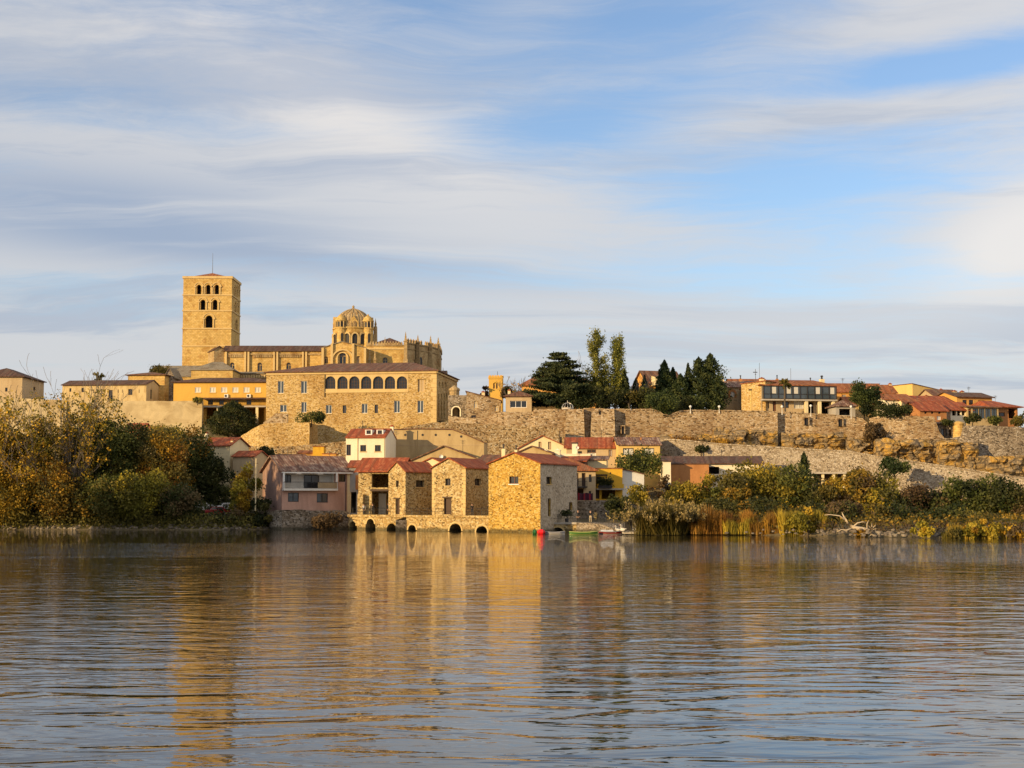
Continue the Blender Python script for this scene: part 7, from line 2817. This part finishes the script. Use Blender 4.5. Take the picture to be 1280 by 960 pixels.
def person(label, loc, rz, pose='stand', top=('black', (.02, .02, .022)), legs=('navy', (.03, .035, .05)), h=1.74):
    """one skinned body, its clothes given by material; local -y is forward"""
    J = {}
    E = []
    Rr = {}

    def j(n, p, r, par=None):
        J[n] = p; Rr[n] = r
        if par:
            E.append((par, n))
    j('pelvis', (0, 0, .95), .145)
    j('waist', (0, -.005, 1.08), .13, 'pelvis'); j('chest', (0, -.01, 1.28), .15, 'waist'); j('neck', (0, 0, 1.46), .06, 'chest')
    j('headlow', (0, -.02, 1.56), .085, 'neck'); j('head', (0, -.02, 1.66), .098, 'headlow')
    for s, sx in (('l', 1), ('r', -1)):
        st = .16 if pose == 'walk' else .02
        fy = -st * sx
        j('hip' + s, (sx * .09, 0, .90), .095, 'pelvis'); j('knee' + s, (sx * .10, fy * .5 - .02, .50), .062, 'hip' + s)
        j('ankle' + s, (sx * .11, fy + .02, .09), .042, 'knee' + s); j('toe' + s, (sx * .12, fy - .14, .035), .036, 'ankle' + s)
        j('sho' + s, (sx * .19, 0, 1.40), .062, 'chest')
        if pose == 'photo':
            el, wr, ha = (sx * .27, -.12, 1.18), (sx * .10, -.30, 1.40), (sx * .07, -.34, 1.47)
        elif pose == 'lean':
            el, wr, ha = (sx * .27, -.12, 1.18), (sx * .20, -.34, 1.07), (sx * .18, -.42, 1.06)
        else:
            el, wr, ha = (sx * .26, .02, 1.12), (sx * .25, -.08, .88), (sx * .24, -.10, .80)
        j('elb' + s, el, .045, 'sho' + s); j('wri' + s, wr, .03, 'elb' + s); j('hand' + s, ha, .034, 'wri' + s)
        d = Vector(ha) - Vector(wr); d.normalize()
        sd_ = d.cross(Vector((0, 1, 0))); sd_ = sd_.normalized() if sd_.length > .1 else Vector((0, 0, 1))
        for q, L in enumerate((.065, .08, .085, .075)):
            b = Vector(ha) + sd_ * (q - 1.5) * .02
            j('f%d' % q + s, tuple(b + d * L), .009, 'hand' + s)
        j('th' + s, tuple(Vector(ha) + sd_ * .05 + d * .01), .011, 'hand' + s)
    names = list(J)
    me = bpy.data.meshes.new('person')
    me.from_pydata([J[n] for n in names], [(names.index(a), names.index(b)) for a, b in E], [])
    o = bpy.data.objects.new('person', me)
    C.objects.link(o)
    md = o.modifiers.new('skin', 'SKIN')
    for i, n in enumerate(names):
        sv = me.skin_vertices[0].data[i]
        r = Rr[n]
        sv.radius = (r, r * (.72 if n in ('pelvis', 'waist', 'chest') else 1.0))
        sv.use_root = (n == 'pelvis')
    ss = o.modifiers.new('sub', 'SUBSURF'); ss.levels = 1; ss.render_levels = 1
    dg = bpy.context.evaluated_depsgraph_get()
    nm = bpy.data.meshes.new_from_object(o.evaluated_get(dg))
    bpy.data.objects.remove(o)
    o = bpy.data.objects.new('person', nm)
    C.objects.link(o)
    nm.materials.clear()
    for m_ in (SKIN, cloth(*top), cloth(*legs), M['dark']):
        nm.materials.append(m_)
    arm = [n for n in names if n[:3] in ('sho', 'elb', 'wri', 'han') or n[0] in 'f' or n[:2] == 'th']
    P = np.array([J[n] for n in names])
    mi = []
    for p in nm.polygons:
        c = p.center
        n = names[int(np.argmin(np.linalg.norm(P - np.array(c), axis=1)))]
        if n.startswith(('head', 'neck', 'hand', 'f', 'th')):
            mi.append(0)
        elif n.startswith(('toe', 'ankle')) and c[2] < .1:
            mi.append(3)
        elif n.startswith(('hip', 'knee', 'ankle', 'pelvis')) and c[2] < .98:
            mi.append(2)
        else:
            mi.append(1)
    nm.polygons.foreach_set('material_index', mi)
    nm.polygons.foreach_set('use_smooth', [True] * len(mi))
    # face: nose and eyes; hair as a cap
    hb = MB()
    hb.lathe([(.105, 1.60), (.112, 1.67), (.10, 1.73), (.06, 1.765), (.005, 1.775)], 12, (0, .012))
    hb.v = [(x, y if z > 1.69 else max(y, -.02), z) for x, y, z in hb.v]
    hair = hb.build('hair', HAIR, o, smooth=True)
    fb = MB()
    fb.tube([(0, -.10, 1.65), (0, -.138, 1.615), (0, -.11, 1.605)], [.012, .018, .014], 5)
    for sx in (-1, 1):
        fb.tube([(sx * .1, -.01, 1.61), (sx * .112, 0, 1.65)], [.018, .022], 5)
    fb.build('nose_and_ears', SKIN, o)
    for sx in (-1, 1):
        eb = MB()
        eb.tube([(sx * .036, -.105, 1.652), (sx * .036, -.121, 1.652)], [.012, .008], 6)
        eb.build('eye', M['dark'], o)
    eb = MB(); eb.box(-.025, .025, -.117, -.105, 1.575, 1.583); eb.build('mouth', M['woodr'], o)
    s = h / 1.76
    o.scale = (s, s, s)
    o.location = loc
    o.rotation_euler.z = rz
    return tag(o, label, 'person')


def qtop(px):
    """a point on the main quay top a little behind its edge"""
    q = qy
    a, z = q.loc('front', px, 643)
    return q.P + q.ex * a


def on_quay(px, back):
    p = qtop(px) + qy.ey * back
    return Vector((p.x, p.y, qy.P.z + qy.H + .02))


person('person in dark clothes with pale scarf by the pink house corner', on_quay(449.5, .9), .3, 'stand', ('pale', (.5, .48, .45)), ('black2', (.03, .03, .035)), 1.68)
person('person in black leaning on the railing before the stone pillar', on_quay(461.3, .75), -.2, 'lean', ('black', (.02, .02, .022)), ('black2', (.03, .03, .035)), 1.72)
person('person standing dark against the lit opening in the gallery', on_quay(470.6, 2.6), .5, 'stand', ('black', (.02, .02, .022)), ('black2', (.03, .03, .035)), 1.8)
person('person in black beside the shaded wall of the middle mill', on_quay(585.6, .8), .3, 'lean', ('black', (.02, .02, .022)), ('navy', (.03, .035, .05)), 1.74)
person('person in black next to the corner of the golden mill', on_quay(607.0, .8), -.4, 'photo', ('black', (.02, .02, .022)), ('navy', (.03, .035, .05)), 1.72)
z2 = q2.P.z + q2.H + .02
pp = at(722.4, 650, 215.6); person('person all in dark clothes at the landing railing', (pp.x, 215.6, z2), .2, 'stand', ('black', (.02, .02, .022)), ('black2', (.03, .03, .035)), 1.78)
pp = at(738.2, 650, 214.8); person('person in black top and light trousers raising both hands to the face', (pp.x, 214.8, z2 - .04), -.1, 'photo', ('black', (.02, .02, .022)), ('sand', (.52, .42, .28)), 1.76)


def railing(label, pts, h=1.0, gap=1.3, m='iron', rails=2, r=.024):
    pts = [Vector(p) for p in pts]
    t = thing('railing', label, 'railing', tuple(pts[0]))
    o = pts[0]
    acc = [0]
    for a, b in zip(pts, pts[1:]):
        acc.append(acc[-1] + (b - a).length)
    n = max(1, int(acc[-1] / gap))
    for i in range(n + 1):
        s = acc[-1] * i / n
        p = Vector([float(np.interp(s, acc, [q[k] for q in pts])) for k in range(3)]) - o
        mb = MB(); mb.tube([p + Vector((0, 0, -.02)), p + Vector((0, 0, h))], r * 1.3, 5)
        mb.build('post', M[m], t)
    for k in range(rails):
        mb = MB(); mb.tube([p - o + Vector((0, 0, h * (1 - .45 * k))) for p in pts], r, 5)
        mb.build('rail', M[m], t)
    return t


railing('pale railing along the quay edge in front of the gallery', [on_quay(439, .35), on_quay(486, .35)], 1.0, 1.0)
railing('thin railing along the quay in front of the first and middle mills', [on_quay(503, .35), on_quay(552, .35)], 1.0, 1.5)
railing('thin railing between the middle mill and the golden mill', [on_quay(580, .35), on_quay(610, .35)], 1.0, 1.4)
p0, p1 = at(686, 651, 216.2), at(720, 651, 215.2)
railing('pale railing along the short golden quay', [(p0.x, 216.2, z2), (p1.x, 215.0, z2)], 1.05, 1.2)
p2_, p3_ = at(748, 653.5, 212.0), at(760, 657.5, 209.5)
railing('pale railing on the grey landing wall behind the people', [(p1.x + .4, 214.4, z2 - .05), (p2_.x, 211.9, p2_.z)], 1.05, 1.2)
railing('steep stair railing going down to the pontoon', [(p2_.x + .2, 211.6, p2_.z), (at(776, 664, 205.5).x, 205.5, at(776, 664, 205.5).z)], 1.1, .9)
railing('second stair railing beside the dark bush', [(p2_.x + 1.6, 212.6, p2_.z), (at(786, 661, 206.6).x, 206.6, at(786, 661, 206.6).z)], 1.1, .9)
p = at(1030, 636, 226); q = at(1085, 636, 222)
railing('faint long fence by the river path under the trees', [tuple(p), tuple(q)], 1.0, 1.6)

# table with parasol-like dark plant pots on the short quay
t = thing('planter', 'dark potted plant on a stand beside the golden mill wall', 'planter', (at(708.5, 651, 217.5).x, 217.5, z2))
mb = MB(); mb.lathe([(.22, 0), (.30, .5), (.28, .5), (.02, .46)], 12); mb.build('pot', M['dark'], t, smooth=True)
rng = np.random.default_rng(77)
me = leaf_mesh('leaves', rng.normal(size=(420, 3)) * np.array([.42, .3, .22]) + np.array([0, 0, 1.25]), .2 * rng.uniform(.6, 1.2, 420), pal_cols('dark', rng.random(420), rng), rng)
link('leaves', me, t)
mb = MB(); mb.tube([(0, 0, .4), (.05, 0, 1.2)], [.05, .03], 5); mb.build('stem', M['bark'], t)
t = thing('lounge_canopy', 'dark red and purple cloth draped along the terrace edge', 'cloth', (at(720, 625, 229.5).x, 229.6, at(720, 625.4, 229.5).z))
mb = MB()
L = 2.5
n = 24
for i in range(n):
    x0, x1 = L * i / n, L * (i + 1) / n
    f = lambda x: .09 * math.sin(x * 9) - .0
    g_ = lambda x: 1.05 + .08 * math.sin(x * 5)
    mb.face([(x0, f(x0), .02), (x1, f(x1), .02), (x1, f(x1) * .4, g_(x1)), (x0, f(x0) * .4, g_(x0))], m=0 if i % 8 not in (3, 4) else 1)
    mb.face([(x0, f(x0) + .03, .02), (x0, f(x0) * .4 + .03, g_(x0)), (x1, f(x1) * .4 + .03, g_(x1)), (x1, f(x1) + .03, .02)], m=0)
mb.build('cloth', [paint('dark_red_cloth', (.06, .010, .028), .9), paint('bright_red_cloth', (.22, .012, .02), .9)], t)
mb = MB(); mb.tube([(0, .06, 1.05), (L, .06, 1.05)], .03, 5); mb.tube([(0, .06, 0), (0, .06, 1.1)], .035, 5); mb.tube([(L, .06, 0), (L, .06, 1.1)], .035, 5)
mb.build('rail', M['iron'], t)
t = thing('balcony_plants', 'dark green potted shrubs on the yellow balcony', 'planter', (at(757, 606, 235).x, 235.0, at(757, 610.3, 235.2).z), group=None)
rng = np.random.default_rng(78)
q = np.concatenate([rng.normal(size=(260, 3)) * np.array([.32, .22, .32]) + np.array([x, .3, .95]) for x in (-.7, -.1, .6)])
link('leaves', leaf_mesh('leaves', q, .2 * rng.uniform(.6, 1.2, len(q)), pal_cols('dark', rng.random(len(q)), rng), rng), t)
mb = MB(); mb.box(-1.1, 1.0, .15, .5, 0, .5); mb.build('trough', M['dark'], t)


# ---- boats
def boat(label, px0, px1, pyw, Y, hull, trim_, inside, freeboard=.5, beam=1.3, extras=None, name='rowing_boat', rz=0.0):
    a, b = at(px0, pyw, Y), at(px1, pyw, Y)
    L = b.x - a.x
    t = thing(name, label, 'boat', ((a.x + b.x) / 2, Y, 0.0), rz)
    n = 14
    st = []
    for i in range(n + 1):
        u = i / n
        wv = beam / 2 * (math.sin(min(1, (u + .12) / .5) * math.pi / 2) if u < .5 else math.cos(max(0, (u - .5) / .5) ** 1.7 * math.pi / 2 * .98))
        wv = max(wv, .05)
        sheer = freeboard * (1 + .35 * (2 * u - 1) ** 2 + .25 * max(0, u - .6))
        x = -L / 2 + L * u
        st.append([(x, -wv, sheer), (x, -wv * .86, .05), (x, -wv * .45, -.14), (x, wv * .45, -.14), (x, wv * .86, .05), (x, wv, sheer)])
    mb = MB()
    for i in range(n):
        for k in range(5):
            mb.face([st[i][k], st[i + 1][k], st[i + 1][k + 1], st[i][k + 1]], m=0 if k in (0, 4) else 1)
            p = [Vector(q) * 1 for q in (st[i][k], st[i][k + 1], st[i + 1][k + 1], st[i + 1][k])]
            mb.face([Vector((q.x, q.y * .93, q.z + (.06 if q.z < .2 else -.004))) for q in p], m=1)
    mb.face(list(st[0]), m=0)
    mb.face(list(reversed(st[-1])), m=0)
    mb.build('hull', [hull, inside], t)
    gb_ = MB()
    for sgn in (0, 5):
        gb_.tube([st[i][sgn] for i in range(n + 1)], .045, 5)
    gb_.build('gunwale', trim_, t)
    for u in (.3, .5, .7):
        i = int(u * n)
        x = -L / 2 + L * u
        wv = abs(st[i][0][1]) * .9
        s_ = MB(); s_.box(x - .13, x + .13, -wv, wv, freeboard * .62, freeboard * .62 + .04)
        s_.build('bench', inside, t)
    return t, L


P_ = lambda n, c, r=.35: paint(n, c, r, var=.08)
green, lime, cream = P_('green_boat_paint', (.05, .15, .03)), P_('lime_boat_paint', (.34, .38, .12)), P_('cream_boat_paint', (.72, .68, .45))
maroon, whitep, greyp = P_('maroon_boat_paint', (.20, .02, .02)), P_('white_boat_paint', (.60, .57, .52)), P_('grey_boat_paint', (.30, .29, .30))
redp = P_('red_plastic', (.75, .015, .02))
boat('long pale green rowing boat with dark green stripe', 711.5, 747, 668, 202.5, green, lime, lime, .27, 1.2)
t, L = boat('maroon rowing boat with white cover tied beside the pontoon', 748.5, 777, 668, 203.5, maroon, greyp, whitep, .30, 1.2)
mb = MB()
n = 10
for i in range(n):
    x0, x1 = -L * .42 + L * .55 * i / n, -L * .42 + L * .55 * (i + 1) / n
    for sg in (-1, 1):
        mb.face([(x0, sg * .55, .36), (x1, sg * .55, .36), (x1, 0, .56 + .03 * math.sin(i)), (x0, 0, .56 + .03 * math.sin(i - 1))])
mb.build('cover', whitep, t)
boat('grey and white rowing boat moored under the short quay arch', 680, 706, 668, 204, greyp, greyp, whitep, .24, 1.1)


def buoy(label, px0, px1, pyt, pyw, Y, m):
    a, b = at(px0, pyw, Y), at(px1, pyt, Y)
    L, h = b.x - a.x, max(b.z, .6)
    t = thing('mooring_float', label, 'float', ((a.x + b.x) / 2, Y, 0))
    mb = MB()
    r = h * .6
    pts, rad = [], []
    for i in range(9):
        u = i / 8
        pts.append((-L / 2 + L * u, 0, h - r)); rad.append(r * (1 - abs(2 * u - 1) ** 4 * .75))
    mb.tube(pts, rad, 14)
    bd = mb.build('body', m, t, smooth=True)
    mb = MB()
    for x in (-L * .3, L * .3):
        mb.tube([(x - .03, 0, h - r), (x + .03, 0, h - r)], r * 1.03, 14)
    mb.build('band', M['dark'], t)
    mb = MB(); mb.tube([(0, 0, h - .02), (0, 0, h + .18)], [.05, .04], 6); mb.build('mooring_ring', M['iron'], t)


buoy('bright red float lying against the foot of the golden mill', 671.6, 681.4, 661.5, 669, 203.4, redp)
buoy('smaller dark green float touching the red one', 665.4, 671, 662.5, 668.5, 203.6, P_('green_plastic', (.02, .14, .03)))

# ---- pontoon with frame, swans
t = thing('pontoon', 'low grey pontoon with an open dark metal frame beside the pampas', 'pontoon', (at(791, 669, 200).x, 200.5, 0))
k = 200 / F
mb = MB(); mb.box(-12 * k, 12 * k, -1, 1.4, .12, .38)
for i in range(9):
    x = -12 * k + 24 * k * i / 8
    mb.box(x - .02, x + .02, -1.02, 1.42, .384, .40)
mb.build('deck', M['slab'], t)
mb = MB()
for x in (-.8, .8):
    mb.tube([(x, -.7, 0.02), (x, .9, 0.02)], .16, 8)
mb.build('float_tube', M['dark'], t)
mb = MB()
x0, x1, zt = -10 * k, 8.6 * k, 21 * k
for x in (x0, x1):
    for y in (-.8, 1.2):
        mb.tube([(x, y, .38), (x, y, zt)], .05, 5)
for y in (-.8, 1.2):
    mb.tube([(x0, y, zt), (x1, y, zt)], .06, 5)
for x in (x0, x1):
    mb.tube([(x, -.8, zt), (x, 1.2, zt)], .06, 5)
mb.build('frame', M['iron'], t)
mb = MB(); mb.box(x0 + .12, x0 + 1.1, 1.0, 1.06, .5, zt - .3); mb.build('gate_panel', M['dark'], t)


def swan(label, px, pyw, Y, z0, h, rz, pose=0):
    t_ = at(px, pyw, Y)
    pts = [(-.34, 0, .20), (-.18, 0, .20), (.04, 0, .20), (.20, 0, .22), (.29, 0, .33), (.27, 0, .47), (.24, 0, .60), (.28, 0, .70), (.36, 0, .70), (.43, 0, .66)]
    rad = [.03, .14, .17, .11, .055, .042, .04, .055, .045, .022]
    me = bpy.data.meshes.new('swan')
    me.from_pydata(pts, [(i, i + 1) for i in range(len(pts) - 1)], [])
    o = bpy.data.objects.new('swan', me); C.objects.link(o)
    o.modifiers.new('skin', 'SKIN')
    for i in range(len(pts)):
        me.skin_vertices[0].data[i].radius = (rad[i], rad[i] * (1.1 if i < 4 else 1))
        me.skin_vertices[0].data[i].use_root = (i == 2)
    s_ = o.modifiers.new('sub', 'SUBSURF'); s_.levels = s_.render_levels = 2
    dg = bpy.context.evaluated_depsgraph_get()
    nm = bpy.data.meshes.new_from_object(o.evaluated_get(dg))
    bpy.data.objects.remove(o)
    nm.materials.clear(); nm.materials.append(whitep)
    nm.polygons.foreach_set('use_smooth', [True] * len(nm.polygons))
    o = bpy.data.objects.new('swan', nm); C.objects.link(o)
    mb = MB(); mb.tube([(.42, 0, .665), (.52, 0, .63)], [.03, .012], 6); mb.build('beak', P_('orange_beak', (.6, .2, .03)), o)
    mb = MB()
    for sy in (-1, 1):
        for i in range(6):
            mb.face([(.12 - .05 * i, sy * .155, .30 - .02 * i), (.02 - .08 * i, sy * .17, .22), (-.30 - .03 * i, sy * .06, .26 + .02 * i), (-.10 - .05 * i, sy * .13, .34 - .01 * i)])
    mb.build('wing', whitep, o)
    mb = MB()
    for sy in (-1, 1):
        mb.tube([(0.02, sy * .07, .12), (0.02, sy * .07, .0), (.10, sy * .07, -.01)], [.02, .016, .02], 5)
    mb.build('leg', M['dark'], o)
    o.location = (t_.x, Y, z0); o.rotation_euler.z = rz
    o.scale = (h, h, h)
    return tag(o, label, 'swan')


swan('white swan standing tall at the pontoon edge beside the maroon boat', 778.8, 667, 199.2, .42, 1.25, 2.4)
swan('white swan just behind the maroon boat bow', 772.5, 664, 204.8, .3, 1.1, 2.8)
swan('white swan inside the pontoon frame', 794, 665, 200.8, .41, 1.0, .3)
swan('white swan under the outer post of the pontoon frame', 800.6, 665, 199.8, .41, 1.2, -.4)


# ---- parked cars under the dark trees
def car(label, px, pyb, Y, rz, col, zb):
    p = at(px, pyb, Y)
    t = thing('parked_car', label, 'car', (p.x, Y, zb), rz)
    prof = [(-2.05, .35), (-2.1, .75), (-1.95, .95), (-1.25, 1.0), (-.75, 1.42), (.75, 1.45), (1.45, .98), (2.05, .85), (2.12, .45), (2.0, .32)]
    mb = MB()
    w = .84
    def y_at(z):
        return w if z < 1.0 else w - (z - 1.0) * .45
    for sy in (-1, 1):
        mb.face([(x, sy * y_at(z), z) for x, z in (prof if sy < 0 else prof[::-1])])
    for i in range(len(prof)):
        a, b = prof[i], prof[(i + 1) % len(prof)]
        mb.face([(a[0], -y_at(a[1]), a[1]), (b[0], -y_at(b[1]), b[1]), (b[0], y_at(b[1]), b[1]), (a[0], y_at(a[1]), a[1])])
    mb.build('body', P_('car_paint', col, .2), t)
    gm_ = MB()
    for sy in (-1, 1):
        gm_.face([(-1.1, sy * (y_at(1.04) + .006), 1.04), (1.25, sy * (y_at(1.04) + .006), 1.04), (.72, sy * (y_at(1.37) + .006), 1.37), (-.74, sy * (y_at(1.37) + .006), 1.37)])
    gm_.face([(-1.22, -.7, 1.045), (-1.22, .7, 1.045), (-.82, .6, 1.385), (-.82, -.6, 1.385)])
    gm_.build('side_window', M['glass'], t)
    for x in (-1.3, 1.3):
        for sy in (-1, 1):
            wm = MB(); wm.tube([(x, sy * .7, .31), (x, sy * .88, .31)], .31, 14)
            wo = wm.build('wheel', M['dark'], t)
            rm_ = MB(); rm_.tube([(x, sy * .86, .31), (x, sy * .895, .31)], .18, 10); rm_.build('rim', M['steel'], wo)
    for sy in (-1, 1):
        lm = MB(); lm.box(-2.13, -2.05, sy * .62 - .15, sy * .62 + .15, .66, .8); lm.build('tail_light', redp, t)
    return t


car('dull red parked car glimpsed under the dark trees', 270, 627, 240.5, .5, (.28, .02, .02), 2.0)
car('pale silver parked car glimpsed beyond the dull red one', 254, 622, 246, .6, (.6, .6, .6), 2.6)
car('white parked car half hidden beside the slim golden tree', 284, 622, 245, .5, (.7, .7, .68), 2.6)


# ---- lamp posts and pole
def lamp(label, px, pyt, pyb, Y, m='white', arm=False):
    a, b = at(px, pyb, Y), at(px, pyt, Y)
    h = b.z - a.z
    t = thing('lamp_post', label, 'lamp post', tuple(a))
    mb = MB(); mb.tube([(0, 0, -.4), (0, 0, h * .1), (0, 0, h - .3)], [.1, .07, .05], 8); mb.build('pole', M['iron' if m == 'dark' else 'steel'], t)
    mb = MB(); mb.lathe([(.05, h - .3), (.2, h - .2), (.26, h + .05), (.12, h + .15), (.02, h + .22)], 10)
    mb.build('lantern', M['wframe'], t, smooth=True)


lamp('white lamp post on the wall beside the hipped shed', 1064, 508, 521, 286)
lamp('white lamp post in front of the pale garage shutter', 1013.6, 507, 518, 287)
lamp('small white lamp post below the slim palm', 977.6, 508, 516, 287)
lamp('short white lamp on the wall top near the tallest conifer', 863, 508, 514, 288)
lamp('short white lamp on the wall top right of the conifers', 899, 508, 514, 288)
t = thing('street_lamp', 'tall yellow pole with lamp head on the yellow side wall of the glazed house', 'lamp post', tuple(at(939, 514, 292)))
h = at(939, 488, 292).z - t.location.z
mb = MB(); mb.tube([(0, 0, -.5), (0, 0, h)], [.12, .09], 8); mb.build('pole', M['lemon'], t)
mb = MB(); mb.box(-.45, .2, -.15, .15, h + .003, h + .22); mb.build('lamp_head', M['iron'], t)
t = thing('iron_arbour', 'small pale iron garden crown above the wall under the cedar', 'garden arch', tuple(at(709.5, 512, 290)))
mb = MB()
for i in range(6):
    a = math.pi * i / 6
    pts = [(1.1 * math.cos(q) * math.cos(a), 1.1 * math.cos(q) * math.sin(a), .35 + .95 * math.sin(q)) for q in [math.pi * j / 12 for j in range(13)]]
    mb.tube(pts, .045, 4)
mb.build('hoop', M['steel'], t)
mb = MB(); mb.tube([(0, 0, 1.3), (0, 0, 1.75)], [.05, .02], 5); mb.build('finial', M['steel'], t)
mb = MB(); mb.lathe([(1.12, .0), (1.12, .35)], 12); mb.build('base_ring', M['slab'], t)
t = thing('wooden_pole', 'pale wooden pole standing between the slim golden tree and the pink house', 'pole', tuple(at(319.5, 622, 236)))
mb = MB(); mb.tube([(0, 0, -2), (0, 0, at(319.5, 573, 236).z - t.location.z)], [.1, .07], 7); mb.build('shaft', M['cream'], t)
mb = MB(); mb.box(-.3, .3, -.05, .05, 5.2, 5.32); mb.build('crossbar', M['wood'], t)


# ---- roof aerials on the town houses


def aerial(h, px, hgt, y=None, arms=3):
    a, _ = h.loc('front', px, 560)
    y = h.D * .5 if y is None else y
    z = h.H + h.rise * .8
    mb = MB()
    mb.tube([(a, y, z - .3), (a, y, z + hgt)], .035, 4)
    for i in range(arms):
        zz = z + hgt - .15 - .22 * i
        mb.box(a - .45 + .08 * i, a + .45 - .08 * i, y - .02, y + .02, zz, zz + .035)
    mb.box(a - .02, a + .02, y - .5, y + .5, z + hgt - .30, z + hgt - .26)
    h.add('aerial', mb, 'iron')


for h_, px, hh in ((pk, 372, 1.8), (pk, 425, 1.5), (wd, 446, 1.9), (bh, 352, 1.6), (gb, 575, 1.7), (ra, 672, 1.6), (rb, 752, 1.8), (yt, 788, 1.6), (rm, 728, 1.5), (oc, 300, 1.6), (lb, 150, 1.6),
                   (ob, 1062, 1.7), (rh, 1160, 1.6), (bo, 1228, 1.6), (rr, 1262, 1.6), (wh, 1126, 1.5), (ls, 905, 1.5), (og, 835, 2.2)):
    aerial(h_, px, hh)
